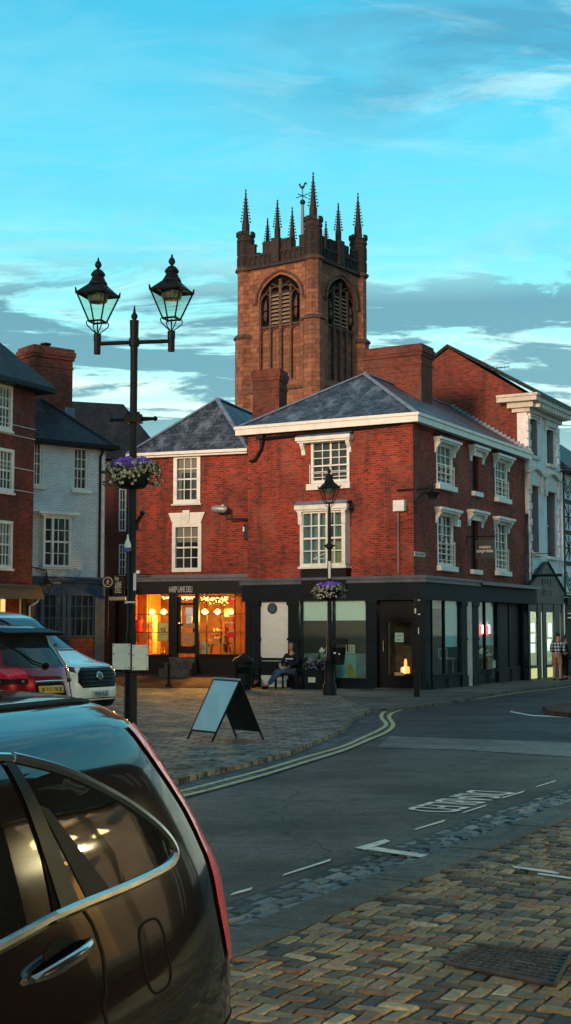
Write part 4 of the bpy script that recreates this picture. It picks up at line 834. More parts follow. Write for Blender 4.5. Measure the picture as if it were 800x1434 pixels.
# ================================================================ 3. white painted house, dark house behind, old red house on the left
def white_house():
    a0 = at(145, 887, 48.5); ang = R(39.8); fr = Frame((a0.x, a0.y), ang)
    t = thing('white_painted_house', 'narrow house of pale painted brick with slate roof and blue shopfront', 'house', (a0.x, a0.y, 0), ang); q = lambda *a: fr.rect('F', 0, *a)
    w1 = q(44, 618, 59, 680); w2 = q(103, 627, 123, 686); ze = fr.S('F', -.35, 150, 624)[1]; zs = fr.S('F', 0, 100, 810)[1]; mb = MB(); W = 4.6
    wall(mb, 'F', 0, -W, 0, zs - .1, ze - .05, [w1, w2]); mb.face([(0, 0, 0), (0, 5, 0), (0, 5, ze), (0, 0, ze)]); mb.face([(-W, 5, 0), (-W, 0, 0), (-W, 0, ze), (-W, 5, ze)]); mb.face([(0, 5, 0), (-W, 5, 0), (-W, 5, ze), (0, 5, ze)]); mb.build('wall', M['render'], t)
    mb = MB(); mb.box(-W + .1, -.1, .3, 4.8, zs, ze - .1); mb.build('dark_interior', M['dark'], t)
    for w in (w1, w2): sash(t, 'F', 0, w, 3, 4, .06, .026, .12, 0, 'glass_blue', sill=(.1, .12, .12))
    ap = fr.S('F', 2.2, 52, 549); rz = ap[1]
    rf = hip_roof(t, -W, .25, -.40, 5.0, ze, (-1.75, 2.3, rz), (-4.4, 2.3, rz), 'slate_dark', False, True, 'slate_dark')
    mb = MB(); mb.box(-W, .3, -.46, -.40, ze - .12, ze + .01); mb.box(-W, .24, -.40, -.01, ze - .14, ze - .07); mb.build('gutter', M['iron'], t)
    # bay window
    b = fr.rect('F', -.3, 61, 723, 100, 794); s0, s1, z0, z1 = b; mb = MB(); d = .3
    for x0, x1 in ((s0, s0 + .08), (s1 - .08, s1), (s0 + (s1 - s0) * .33 - .03, s0 + (s1 - s0) * .33 + .05)): mb.fbox('F', 0, x0, x1, z0, z1, .0, d)
    mb.fbox('F', 0, s0, s1, z1 - .08, z1, 0, d - .004); mb.fbox('F', 0, s0, s1, z0, z0 + .07, 0, d - .004); e, f = z0 + .07, z1 - .08
    for j in range(1, 4): zz = e + (f - e) * j / 4; k = .03 if j == 2 else .014; mb.fbox('F', 0, s0 + .05, s1 - .05, zz - k, zz + k, d - .07, d - .03)
    for p in (.55, .78): x = s0 + (s1 - s0) * p; mb.fbox('F', 0, x - .014, x + .014, e, f, d - .072, d - .032)
    bw = mb.build('bay_window', M['white'], t); mb = MB(); mb.fbox('F', 0, s0 + .03, s1 - .03, e, f, .02, d - .08); mb.build('glass', M['glass_blue'], bw)
    mb = MB(); mb.fbox('F', 0, s0 - .25, s1 + .25, z1 + .06, z1 + .14, 0, d + .14); mb.fbox('F', 0, s0 - .1, s1 + .12, z1, z1 + .06, 0, d + .05); mb.build('hood', M['white'], bw)
    mb = MB(); mb.fbox('F', 0, s0 - .08, s1 + .08, z0 - .07, z0, 0, d + .08); solid(mb, 'F', 0, s0 + .12, s1 - .12, z0 - .45, z0 - .07, 0, d - .05, 2); mb.fbox('F', 0, s0 + .3, s1 - .3, z0 - .55, z0 - .45, 0, d - .12); mb.build('apron', M['render'], bw)
    mb = MB(); x = fr.S('F', -.08, 140, 700)[0]; mb.tube([(x, -.3, ze - .1), (x, -.08, ze - .4), (x, -.08, zs)], .045); mb.build('drainpipe', M['iron'], t)
    mb = MB(); x = fr.S('F', -.05, 144, 700)[0]; mb.box(x - .06, x + .05, -.06, -.0, zs, ze - .3); mb.build('corner_strip', M['white'], t)
    # blue shopfront
    zf = fr.S('F', 0, 100, 834)[1]; zw = fr.S('F', 0, 100, 890)[1]; mb = MB(); mb.box(-W, .02, -.35, 0, zs - .05, zs + .04); mb.box(-W, 0, -.25, 0, zs - .15, zs - .05); mb.box(-W, 0, -.12, 0, zf, zs - .15); fa = mb.build('fascia', M['shop_blue'], t)
    r = fr.rect('F', -.12, 71, 823.5, 98.5, 832); text_obj('lettering', 'CAFE', paint('faded_blue_lettering', (.06, .10, .17), .5), fa, ((r[0] + r[1]) / 2, -.122, (r[2] + r[3]) / 2), (1, 0, 0), (0, 0, 1), r[3] - r[2], r[1] - r[0], .015)
    mb = MB(); xa = fr.S('F', 0, 30, 860)[0]; xb = fr.S('F', 0, 131, 860)[0]; mb.box(xb, -.02, -.1, 0, 0, zf); mb.box(-W, xb, -.12, 0, zw - .06, zw)
    n = 11
    for i in range(n + 1): x = xa + (xb - xa) * i / n; k = .07 if i % 4 == 3 else .018; mb.box(x - k, x + k, -.07, -.02, zw, zf)
    for p in (.42, .72): z = zw + (zf - zw) * p; mb.box(xa, xb, -.065, -.025, z, z + .03)
    w = mb.build('shop_window', M['shop_blue'], t); mb = MB(); mb.box(-W, xb, -.03, .1, zw, zf); mb.build('glass', M['glass_blue'], w)
    mb = MB(); mb.box(-W, xb, -.08, 0, -.2, zw - .06); mb.build('stall_riser', M['brick_dark'], t)
    # chimney
    c = fr.loc(0, 0); cr = fr.rect('F', 2.4, 38, 489, 92, 570); ch = chimney(t, cr[0], cr[1], 1.9, 3.0, ze + .5, cr[3], 'brick_chim', .09)
    mb = MB(); mb.lathe([(.16, 0), (.13, .12), (.2, .16), (.2, .2), (.05, .24)], (cr[0] + .75, 2.4, cr[3])); mb.build('chimney_cowl', M['iron'], ch)
    mb = MB(); mb.box(cr[1] - .35, cr[1] + .06, 1.82, 3.05, ze + 1.25, ze + 1.6); mb.build('chimney_flashing', M['lead'], ch)
    return fr
WF = white_house()
def dark_house():
    a0 = at(215, 887, 58); ang = R(14); fr = Frame((a0.x, a0.y), ang); t = thing('dark_roofed_house', 'dark brick house with a large dark tiled roof seen behind the white painted house', 'house', (a0.x, a0.y, 0), ang)
    W = 7.2; ze = fr.S('F', -.2, 175, 640)[1]; rz = fr.S('F', 3, 173, 566)[1]; w1 = fr.rect('F', 0, 166.5, 684, 177, 744); w2 = fr.rect('F', 0, 166.5, 762, 177, 806); mb = MB()
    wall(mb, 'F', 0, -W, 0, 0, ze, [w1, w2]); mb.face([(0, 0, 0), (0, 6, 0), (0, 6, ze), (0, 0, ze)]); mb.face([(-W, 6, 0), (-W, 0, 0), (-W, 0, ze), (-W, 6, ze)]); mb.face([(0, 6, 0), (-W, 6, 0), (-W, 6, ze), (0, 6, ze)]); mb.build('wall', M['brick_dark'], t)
    for w in (w1, w2): sash(t, 'F', 0, w, 2, 4, .06, .028, .1, 0, 'glass_blue')
    xr = fr.S('F', 3, 173, 566)[0]; mb = MB(); lo = ze - .1; x0, x1, y0, y1 = -W - .2, fr.S('F', 3, 212, 612)[0] + .3, -.3, 6.3; A = (xr, 3, rz); Bq = (-W, 3, rz + .1)
    mb.face([(x0, y0, lo), (x1, y0, lo), A, Bq]); mb.face([(x1, y0, lo), (x1, y1, lo), A]); mb.face([(x1, y1, lo), (x0, y1, lo), Bq, A]); mb.face([(x0, y1, lo), (x0, y0, lo), Bq]); mb.face([(x0, y1, lo), (x1, y1, lo), (x1, y0, lo), (x0, y0, lo)]); mb.build('roof', M['tile_dark'], t)
    mb = MB(); mb.box(-W, 0, -.1, 0, 3.4, 3.7); mb.box(-1.6, -1.5, -.06, 0, 0, 3.4); mb.box(-.6, -.5, -.06, 0, 0, 3.4); mb.build('shopfront_boards', M['shop_black'], t)
dark_house()
def old_red_house():
    a0 = at(44, 887, 45.2); ang = math.atan2(.888, .46); fr = Frame((a0.x, a0.y), ang); t = thing('old_red_brick_house', 'tall weathered red brick house at the left edge with overhanging dark roof', 'house', (a0.x, a0.y, 0), ang)
    q = lambda *a: fr.rect('F', 0, *a); ws = [q(-7, 539, 16, 602), q(-7, 628, 18, 689), q(-7, 729, 16, 796)]; ze = fr.S('F', -.4, 40, 534)[1]; W = 7; zs = fr.S('F', 0, 20, 822)[1]; mb = MB()
    ws2 = [(w[0] - 2.4, w[1] - 2.4, w[2], w[3]) for w in ws]
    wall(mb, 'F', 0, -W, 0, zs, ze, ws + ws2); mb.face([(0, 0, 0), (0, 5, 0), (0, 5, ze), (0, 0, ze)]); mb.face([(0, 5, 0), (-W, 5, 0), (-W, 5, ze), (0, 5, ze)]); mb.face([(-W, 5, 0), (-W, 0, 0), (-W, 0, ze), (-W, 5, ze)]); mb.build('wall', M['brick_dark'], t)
    for w in ws + ws2: sash(t, 'F', 0, w, 4, 4, .1, .03, .06, .03, 'glass', sill=(.05, .07, .1))
    rz = ze + 3.2; mb = MB(); lo = ze - .05; x0, x1, y0, y1 = -W - .4, .45, -.55, 5.5
    A = (-2.4, 2.5, rz); Bq = (-W + 1, 2.5, rz); mb.face([(x0, y0, lo), (x1, y0, lo), A, Bq]); mb.face([(x1, y0, lo), (x1, y1, lo), A]); mb.face([(x1, y1, lo), (x0, y1, lo), Bq, A]); mb.face([(x0, y1, lo), (x0, y0, lo), Bq])
    mb.box(x0, x1, y0, y1, lo - .16, lo - .002); mb.build('roof', M['tile_dark'], t)
    mb = MB()
    for v in (598, 612, 657, 688): z = fr.S('F', -.03, 30, v)[1]; mb.tube([(-3, -.04, z + .04), (0, -.04, z)], .012, 5)
    mb.build('cable', M['stucco'], t)
    zc = fr.S('F', -.3, 20, 838)[1]; zw = fr.S('F', 0, 15, 900)[1]; mb = MB(); mb.box(-W, .1, -.5, 0, zs - .02, zs + .06); mb.box(-W, .1, -.42, 0, zc, zs - .02); mb.build('shop_cornice', paint('grey_cornice', (.10, .10, .09), .6), t)
    xa = fr.S('F', 0, 28, 860)[0]; mb = MB(); mb.box(xa, 0, -.12, 0, -.1, zc); mb.box(-W, xa, -.1, 0, -.1, zw); mb.build('shopfront', M['shop_black'], t)
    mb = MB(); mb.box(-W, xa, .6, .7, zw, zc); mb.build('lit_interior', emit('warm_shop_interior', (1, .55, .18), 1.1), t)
    mb = MB(); mb.box(-W, xa, -.02, -.01, zw, zc); w = mb.build('window', M['clear'], t); mb = MB()
    for x in (xa - .03, xa - 1.1, xa - 2.2, xa - 3.3): mb.box(x, x + .05, -.06, .0, zw, zc)
    mb.build('frame', M['cream'], w)
    mb = MB(); x = xa + .35; mb.tube([(x + .15, -.35, zc), (x + .15, -.3, zc - .1), (x - .05, -.15, zc - .25), (x - .05, -.14, .3)], .035); mb.build('drainpipe', M['stucco'], t)
old_red_house()
# ================================================================ 4. stucco building with gable and green shopfront
def stucco_building():
    B = BF; t = thing('stucco_building', 'pale stucco three-storey building with bracketed cornice, tall brick gable and green pointed shop sign', 'building', (4.1, 44, 0), B.ang)
    c = .12; y0 = 11.0; y1 = B.S('R', c, 784, 700)[0]; q = lambda *a: B.rect('R', c, *a); zt = 10.75
    u1 = q(743, 587, 752.5, 639); u2 = q(766, 602, 775.5, 651); l1 = q(743.5, 681, 754.5, 774); l2 = q(766.5, 690, 778, 780); mb = MB(); wins = [u1, u2, l1, l2]
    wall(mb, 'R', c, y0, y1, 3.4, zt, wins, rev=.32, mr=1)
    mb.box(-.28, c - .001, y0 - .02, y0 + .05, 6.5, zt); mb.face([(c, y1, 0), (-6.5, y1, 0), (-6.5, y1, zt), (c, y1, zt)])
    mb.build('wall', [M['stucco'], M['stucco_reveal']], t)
    for w in wins: mb = MB(); mb.fbox('R', c, w[0], w[1], w[2], w[3], -.36, -.33); o = mb.build('window', M['glass_blue'], t); mb = MB(); mb.fbox('R', c, w[0], w[0] + .06, w[2], w[3], -.32, -.26); mb.fbox('R', c, w[0], w[1], (w[2] + w[3]) / 2 - .03, (w[2] + w[3]) / 2 + .03, -.32, -.27); mb.build('sash_bars', M['stucco_trim'], o); mb = MB(); mb.fbox('R', c, w[0] - .1, w[1] + .1, w[2] - .12, w[2], -.05, .14); mb.build('sill', M['stucco_trim'], o)
    for w in (u1, u2):
        mb = MB(); mb.fbox('R', c, w[0] - .35, w[1] + .35, w[3] + .42, w[3] + .50, 0, .15); mb.fbox('R', c, w[0] - .15, w[1] + .15, w[3] + .1, w[3] + .42, 0, .08)
        for x in (w[0] - .3, w[1] + .12): mb.fbox('R', c, x, x + .18, w[3] - .1, w[3] + .42, 0, .11)
        mb.build('window_hood', M['stucco_trim'], t)
    mb = MB(); zz = l1[3] + .45
    n = 16
    for w in (l1, l2):
        m_ = (w[0] + w[1]) / 2; hw = (w[1] - w[0]) / 2 + .5
        for i in range(n):
            a = -hw + 2 * hw * i / n; b = -hw + 2 * hw * (i + 1) / n; h = .22 * math.cos((a + b) / 2 / hw * math.pi / 2) ** 1.5; mb.fbox('R', c, m_ + a, m_ + b, zz + h, zz + h + .13, 0, .17)
        for x in (w[0] - .36, w[1] + .14): mb.fbox('R', c, x, x + .22, w[3] - .2, zz, 0, .11)
        mb.fbox('R', c, w[0] - .12, w[1] + .12, w[3] + .02, zz, 0, .06)
    mb.build('first_floor_hood', M['stucco_trim'], t)
    # quoins
    mb = MB(); mbq = MB(); z = 3.9; k = 0
    while z < zt - .35:
        w = .36 if k % 2 else .24; mb.fbox('R', c, y0 - .0, y0 + w, z, z + .27, 0, .05); mbq.fbox('R', c, y1 - w, y1, z, z + .27, 0, .05); z += .31; k += 1
    mb.build('quoins', M['stucco'], t); mbq.build('quoins', M['stucco'], t)
    # cornice with modillions
    mb = MB(); zc = B.S('F', 10.6, 748, 553)[1]
    mb.box(-.95, c + .56, y0 - .50, y1 + .3, zc - .2, zc - .02); mb.box(-.95, c + .62, y0 - .56, y1 + .36, zc - .02, zc + .08)
    mb.box(-.60, c + .34, y0 - .28, y1 + .1, zc - .42, zc - .2); mb.box(-.45, c + .16, y0 - .14, y1 + .02, zc - .58, zc - .42)
    mb.build('cornice', M['stucco_light'], t); mb = MB(); x = y0 + .05
    while x < y1: mb.fbox('R', c, x, x + .14, zc - .40, zc - .21, .1, .52); x += .33
    mb.build('modillions', M['stucco_trim'], t)
    # brick gable
    ax, az = B.S('F', 11.0, 628, 488); mb = MB(); ez = zc + .1; lx = 2 * ax
    poly = [(-.0, 6), (-.0, ez + .1), (ax, az), (lx, ez + .1), (lx, 6)]
    for y in (10.99, y1 - .05): mb.face([(x, y, z) for x, z in (poly if y > 12 else poly)])
    mb.build('gable_wall', M['brick_gable'], t)
    mb = MB(); th = .14
    for (xa, za, xb, zb) in ((.75, ez - .12, ax, az + .02), (ax, az + .02, lx - .2, ez)):
        mb.raw([(xa, 10.86, za), (xb, 10.86, zb), (xb, y1 + .1, zb), (xa, y1 + .1, za), (xa, 10.86, za + th), (xb, 10.86, zb + th), (xb, y1 + .1, zb + th), (xa, y1 + .1, za + th)], [(0, 1, 2, 3), (7, 6, 5, 4), (0, 4, 5, 1), (1, 5, 6, 2), (2, 6, 7, 3), (3, 7, 4, 0)])
    mb.build('roof', M['tile_dark'], t)
    # aerial
    p = at(697, 545, 58); q_ = at(713, 513, 58)
    # green shopfront with pointed sign
    cc = .30; s0 = B.S('R', cc, 743, 860)[0]; s1 = B.S('R', cc, 790, 860)[0]; zb = B.S('R', cc, 765, 845)[1]; ap = B.S('R', cc, 766, 787); zl = B.S('R', cc, 744, 824)[1]
    mb = MB(); pf = [(s0 - .25, zb), (s1 + .1, zb), (s1 + .1, zl), (ap[0] + .12, ap[1]), (ap[0] - .12, ap[1]), (s0 - .25, zl)]
    MR = Matrix(((0, 0, 1, cc - .15), (1, 0, 0, 0), (0, 1, 0, 0), (0, 0, 0, 1))); mb.prism(pf, MR, .15)
    for a_, b_ in ((2, 3), (4, 5)):
        a1, b1 = pf[a_], pf[b_]; mb.tube([(cc + .01, a1[0], a1[1]), (cc + .01, b1[0], b1[1])], .05, 4)
    mb.box(cc - .02, cc + .05, s0 - .25, s1 + .1, zb, zb + .08); sg = mb.build('pointed_sign', M['shop_green'], t)
    for k, (s, v0, v1) in enumerate((('LOUI', 810, 820), ('1855', 825, 835))):
        z1_, z0_ = B.S('R', cc, 767, v0)[1], B.S('R', cc, 767, v1)[1]; ya, yb = B.S('R', cc, 760.5, 820)[0], B.S('R', cc, 773.5, 820)[0]
        text_obj('lettering', s, M['letter_green'], sg, (cc + .004, (ya + yb) / 2, (z0_ + z1_) / 2), (0, 1, 0), (0, 0, 1), z1_ - z0_, yb - ya, .02)
    def rr(u0, u1): return B.S('R', cc, u0, 900)[0], B.S('R', cc, u1, 900)[0]
    zw1 = B.S('R', cc, 760, 857)[1]; zw0 = B.S('R', cc, 749, 932)[1]; mb = MB()
    for u0, u1 in ((741, 743.3), (753.8, 758.5), (761.3, 766), (777, 784), (788, 790.5)): a, b = rr(u0, u1); mb.box(cc - .07, cc, a, b, 0, zb)
    mb.box(cc - .1, cc - .02, rr(743, 0)[0], rr(790, 0)[0], zw1, zb); a, b = rr(743, 754); mb.box(.1, cc + .02, a, b, zw0 - .1, zw0); a, b = rr(766, 777); mb.box(.1, cc + .02, a, b, zw0 - .1, zw0); mb.build('shopfront', M['shop_green'], t)
    lit = paint('white_shop_wall', (.75, .78, .66), .8); a, b = rr(741, 792); mb = MB(); mb.box(-1.4, -1.35, a - 1, b, 0, zb); mb.box(-1.4, 0, a - .02, a, 0, zb); mb.box(-1.4, .0, a - 1, b, zb - .05, zb); mb.box(-1.4, 0, b, b + .03, 0, zb); mb.build('shop_room', lit, t)
    for u0, u1 in ((743, 753.8), (766, 777)):
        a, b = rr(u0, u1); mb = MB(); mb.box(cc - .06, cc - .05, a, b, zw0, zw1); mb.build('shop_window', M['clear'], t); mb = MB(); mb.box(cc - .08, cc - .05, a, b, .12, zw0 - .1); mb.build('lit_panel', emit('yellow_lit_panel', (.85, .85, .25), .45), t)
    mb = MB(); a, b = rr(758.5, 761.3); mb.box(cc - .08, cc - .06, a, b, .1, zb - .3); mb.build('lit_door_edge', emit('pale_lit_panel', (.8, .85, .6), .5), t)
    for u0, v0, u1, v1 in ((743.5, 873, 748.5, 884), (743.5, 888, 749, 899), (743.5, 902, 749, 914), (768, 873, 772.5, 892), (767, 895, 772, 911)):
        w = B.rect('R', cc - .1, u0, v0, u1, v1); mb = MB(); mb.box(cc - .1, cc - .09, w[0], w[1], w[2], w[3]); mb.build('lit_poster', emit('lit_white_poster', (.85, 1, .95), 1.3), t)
    # iron sign bracket
    mb = MB(); z = B.S('R', .5, 750, 805)[1]; ya = y0 + .15; mb.tube([(c, ya, z), (c + 1.25, ya, z)], .055); mb.tube([(c, ya, z + .85), (c + .9, ya, z + .85)], .015); mb.tube([(c + .05, ya, z + .95), (c + .05, ya, z)], .02)
    mb.tube([(c + .3 + .16 * math.cos(a / 8 * math.pi), ya, z + .07 + .2 * math.sin(a / 8 * math.pi)) for a in range(9)], .014); mb.build('sign_bracket', M['iron'], t)
    return t, y1, B.world(-1.0, (s0 + s1) / 2, zb - .5)
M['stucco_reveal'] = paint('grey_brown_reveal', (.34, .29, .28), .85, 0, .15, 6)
M['stucco_light'] = paint('cream_cornice', (.62, .58, .50), .7, 0, .1, 5, .2, dirt=((.2, .18, .15), .5))
st_t, SY1, lit_pos = stucco_building()
def timber_building():
    B = BF; c = .30; y0 = SY1 + .02; y1 = y0 + 9; t = thing('timber_framed_house', 'black and white timber framed house with herringbone struts at the right edge', 'house', (4.1, 44, 0), B.ang)
    ze = B.S('R', c + .4, 790, 652)[1]; zb = B.S('R', c, 790, 832)[1]; mb = MB(); mb.box(-6, c - .06, y0, y1, 0, ze); mb.build('wall', M['plaster'], t)
    mb = MB(); mb.box(c - .06, c + .12, y0, y1, 0, .001); rows = [ze - .05]; h = (ze - zb) / 4
    for k in range(5): z = zb + h * k; mb.box(c - .06, c - .03, y0, y1, z - .09, z + .09)
    y = y0; bay = 1.25
    while y < y1: mb.box(c - .06, c - .032, y, y + .2, zb, ze); y += bay
    y = y0
    while y < y1 - bay:
        for k in range(4):
            za = zb + h * k + .14; zb_ = zb + h * (k + 1) - .14; m_ = y + .2 + (bay - .2) / 2
            for j in range(3):
                if k in (0, 3):
                    o = j * .17; a, b_ = (za + o, zb_) if 1 else 0
                    mb.tube([(c - .065, m_, za + o * 1.2), (c - .065, y + .2, min(zb_, za + .45 + o * 1.2))], .035, 4); mb.tube([(c - .065, m_, za + o * 1.2), (c - .065, y + bay, min(zb_, za + .45 + o * 1.2))], .035, 4)
            if k in (1, 2):
                zm = (za + zb_) / 2; mb.tube([(c - .08, y + .2, za), (c - .08, y + bay, zb_)], .05, 4); mb.tube([(c - .08, y + bay, za), (c - .08, y + .2, zb_)], .05, 4); mb.box(c - .07, c - .038, m_ - .04, m_ + .04, za, zb_); mb.box(c - .07, c - .036, y + .2, y + bay, zm - .03, zm + .03)
        y += bay
    mb.box(c - .06, c + .10, y0, y1, 3.0, zb - .14); mb.box(c - .04, c + .02, y0, y1, 0, 3.0); mb.build('timber_frame', M['black_wood'], t)
    mb = MB()
    for v in (832, 859, 865): z = B.S('R', c, 790, v)[1]; mb.box(c, c + .16, y0 + .1, y1, z - .03, z + .03)
    mb.build('pale_moulding', M['stucco'], t)
    mb = MB(); rz = ze + 2.6; mb.face([(c + .5, y0 - .05, ze - .1), (c + .5, y1, ze - .1), (-3, y1, rz), (-3, y0 + 1.6, rz)]); mb.face([(c + .5, y0 - .05, ze - .1), (-3, y0 + 1.6, rz), (-6.5, y0 - .05, ze - .1)]); mb.face([(-6.5, y1, ze - .1), (-6.5, y0 - .05, ze - .1), (-3, y0 + 1.6, rz), (-3, y1, rz)])
    mb.box(-6.4, c + .45, y0, y1, ze - .14, ze - .101); mb.build('roof', M['slate_dark'], t)
    return c
timber_building()
# ================================================================ church tower
def tower():
    ang = math.atan2(-.5757, .8176); a0 = at(441, 600, 120); T = Frame((a0.x, 120.), ang); t = thing('church_tower', 'tall red sandstone church tower with battlements, crocketed pinnacles and louvred belfry windows', 'church tower', (a0.x, 120, 0), ang)
    W = 8.3; zs = T.S('F', 0, 441, 362)[1]
    fw = T.rect('F', 0, 363.5, 381, 421, 532); rw = T.rect('R', 0, 460, 386, 497, 545)
    fw = (fw[0], fw[1], fw[2], fw[3] - .2); hw_ = (fw[1] - fw[0]) / 2; rm = (rw[0] + rw[1]) / 2; rw = (rm - hw_, rm + hw_, fw[2], fw[3])
    zsp = fw[3] - 2.15
    def arch(a, b, z0, z1, n=9):
        """pointed arch curve from (a,z0) via apex to (b,z0)"""
        m_ = (a + b) / 2; w = (b - a) / 2; h = z1 - z0; r = (w * w + h * h) / (2 * w); L_ = []
        if r < w: r = w
        th = math.asin(min(1, h / r))
        for i in range(n + 1): u = th * i / n; L_.append((a + r - r * math.cos(u), z0 + r * math.sin(u)))
        k = L_[-1][0]; L_ = [(a + (x - a) * (m_ - a) / (k - a), z) for x, z in L_]
        return L_ + [(a + b - x, z) for x, z in reversed(L_[:-1])]
    P = {'F': lambda s, z, d=0: (s, -d, z), 'R': lambda s, z, d=0: (d, s, z)}
    mb = MB()
    for face, r, lo, hi in (('F', fw, -W, 0), ('R', rw, 0, W)):
        p = P[face]; a, b, z0, z1 = r
        for (x0, x1, y0, y1) in ((lo, a, 0, zs), (b, hi, 0, zs), (a, b, 0, z0)): mb.face([p(x0, y0), p(x1, y0), p(x1, y1), p(x0, y1)])
        A = arch(a, b, zsp, z1)
        for i in range(len(A) - 1):
            q0, q1 = A[i], A[i + 1]; mb.face([p(*q0), p(*q1), p(q1[0], zs), p(q0[0], zs)]); mb.face([p(*q0), p(*q0, -.45), p(*q1, -.45), p(*q1)], 1)
        mb.face([p(a, z0), p(a, z0, -.45), p(a, zsp, -.45), p(a, zsp)], 1); mb.face([p(b, z0, -.45), p(b, z0), p(b, zsp), p(b, zsp, -.45)], 1); mb.face([p(a, z0), p(b, z0), p(b, z0, -.45), p(a, z0, -.45)], 1)
    mb.face([(-W, W, 0), (-W, 0, 0), (-W, 0, zs), (-W, W, zs)]); mb.face([(0, W, 0), (-W, W, 0), (-W, W, zs), (0, W, zs)]); mb.face([(-W, 0, zs), (0, 0, zs), (0, W, zs), (-W, W, zs)])
    mb.build('wall', [M['tower'], M['tower_trim']], t)
    zl = T.S('F', 0, 400, 453)[1]
    for face, r in (('F', fw), ('R', rw)):
        p = P[face]; a, b, z0, z1 = r; w = b - a
        mb = MB(); mb.fbox(face, 0, a - .05, b + .05, z0, zl, -.6, -.34); back = mb.build('blind_panel', M['tower'], t)
        mb = MB(); mb.fbox(face, 0, a - .05, b + .05, zl, z1 + .2, -.7, -.42); win = mb.build('belfry_window', M['dark'], t)
        mb = MB(); z = zl + .15
        while z < zsp + .55:
            for x0, x1 in ((a + w * .27, a + w * .475), (a + w * .525, a + w * .73)):
                mb.raw([p(x0, z, -.10), p(x1, z, -.10), p(x1, z + .22, -.36), p(x0, z + .22, -.36), p(x0, z + .06, -.10), p(x1, z + .06, -.10), p(x1, z + .28, -.36), p(x0, z + .28, -.36)], [(0, 1, 5, 4), (4, 5, 6, 7), (0, 3, 2, 1)])
            z += .36
        mb.build('louvres', M['louvre'], win)
        mb = MB()
        for k, f in ((.0, .13), (.25, .10), (.5, .15), (.75, .10), (1.0, .13)):
            x = a + w * k; zt = zsp + (1.75 if k == .5 else (1.2 if k in (.25, .75) else .0)); mb.fbox(face, 0, x - f, x + f, z0, min(zt, z1 - .3), -.36, -.06)
        mb.fbox(face, 0, a, b, zl - .12, zl + .06, -.36, -.12)
        for k in range(4):          # cusped heads of the lower panels and the upper lights
            x0 = a + w * k / 4 + .08; x1 = a + w * (k + 1) / 4 - .08
            for zb, hh in ((zl - .55, .38), (zsp + .1, .5)):
                A = arch(x0, x1, zb, zb + hh, 5)
                for i in range(len(A) - 1): mb.tube([p(A[i][0], A[i][1], -.14), p(A[i + 1][0], A[i + 1][1], -.14)], .055, 4, cap=False)
        m_ = (a + b) / 2
        for sgn in (-1, 1):
            mb.tube([p(m_ + sgn * w * .5, zsp, -.15), p(m_ + sgn * w * .3, zsp + .95, -.15), p(m_, zsp + 1.25, -.15)], .07, 4); mb.tube([p(m_ - sgn * .02, zsp + .9, -.15), p(m_ + sgn * w * .22, zsp + 1.45, -.15)], .07, 4)
            x = m_ + sgn * w * .37; mb.tube([p(x, zl + .5, -.2), p(x, zl + .9, -.15), p(x, zl + 1.4, -.2)], [.05, .22, .1], 6); mb.tube([p(x, zl + 1.5, -.18), p(x, zl + 2.0, -.18), p(x, zl + 2.5, -.25)], [.2, .14, .02], 6)
        mb.build('tracery', M['tower_trim'], win)
        A = arch(a - .3, b + .3, zsp, z1 + .35); mb = MB(); pts = [p(a - .75, zsp - .25, .06)] + [p(a - .3, zsp - .25, .06)] + [p(x, z, .06) for x, z in A] + [p(b + .3, zsp - .25, .06), p(b + .75, zsp - .25, .06)]; mb.tube(pts, .13, 6); mb.build('hood_mould', M['tower_trim'], t)
    # string courses, corner turrets
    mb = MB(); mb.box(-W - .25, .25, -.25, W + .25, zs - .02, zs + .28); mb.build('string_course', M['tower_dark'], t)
    z2 = T.S('F', -.4, 441, 445)[1]; z3 = T.S('F', 0, 420, 541)[1]; mb = MB(); mb.box(-W - .14, .14, -.14, W + .14, z3 - .15, z3 + .12); mb.build('string_course', M['tower_trim'], t)
    zt_top = zs + 3.75
    cor = {'front': (-.38, .38), 'left': (-W + .38, .38), 'right': (-.38, W - .38), 'back': (-W + .38, W - .38)}
    for k, (x, y) in cor.items():
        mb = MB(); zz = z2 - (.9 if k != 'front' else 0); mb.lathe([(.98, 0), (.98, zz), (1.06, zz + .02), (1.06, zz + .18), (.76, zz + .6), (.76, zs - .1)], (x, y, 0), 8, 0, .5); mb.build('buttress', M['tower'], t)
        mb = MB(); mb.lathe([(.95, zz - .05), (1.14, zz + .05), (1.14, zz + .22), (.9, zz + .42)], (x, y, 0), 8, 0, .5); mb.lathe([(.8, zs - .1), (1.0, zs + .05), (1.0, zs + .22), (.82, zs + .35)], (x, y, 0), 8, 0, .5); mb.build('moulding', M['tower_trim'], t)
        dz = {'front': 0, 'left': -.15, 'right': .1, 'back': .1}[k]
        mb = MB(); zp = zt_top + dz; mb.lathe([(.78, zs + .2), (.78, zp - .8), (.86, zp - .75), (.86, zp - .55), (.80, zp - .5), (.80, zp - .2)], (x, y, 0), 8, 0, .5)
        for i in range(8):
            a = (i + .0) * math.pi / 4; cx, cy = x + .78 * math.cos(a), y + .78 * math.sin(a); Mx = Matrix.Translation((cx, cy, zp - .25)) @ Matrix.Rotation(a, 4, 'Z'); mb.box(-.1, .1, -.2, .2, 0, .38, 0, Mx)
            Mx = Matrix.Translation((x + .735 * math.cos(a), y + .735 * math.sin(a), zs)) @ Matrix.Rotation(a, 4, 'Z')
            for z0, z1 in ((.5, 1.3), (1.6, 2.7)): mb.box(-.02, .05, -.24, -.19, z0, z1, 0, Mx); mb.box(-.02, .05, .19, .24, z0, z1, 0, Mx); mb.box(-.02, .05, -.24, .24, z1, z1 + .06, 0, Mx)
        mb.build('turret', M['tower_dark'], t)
        pinnacle(t, x, y, zp - .2, 4.45, .32)
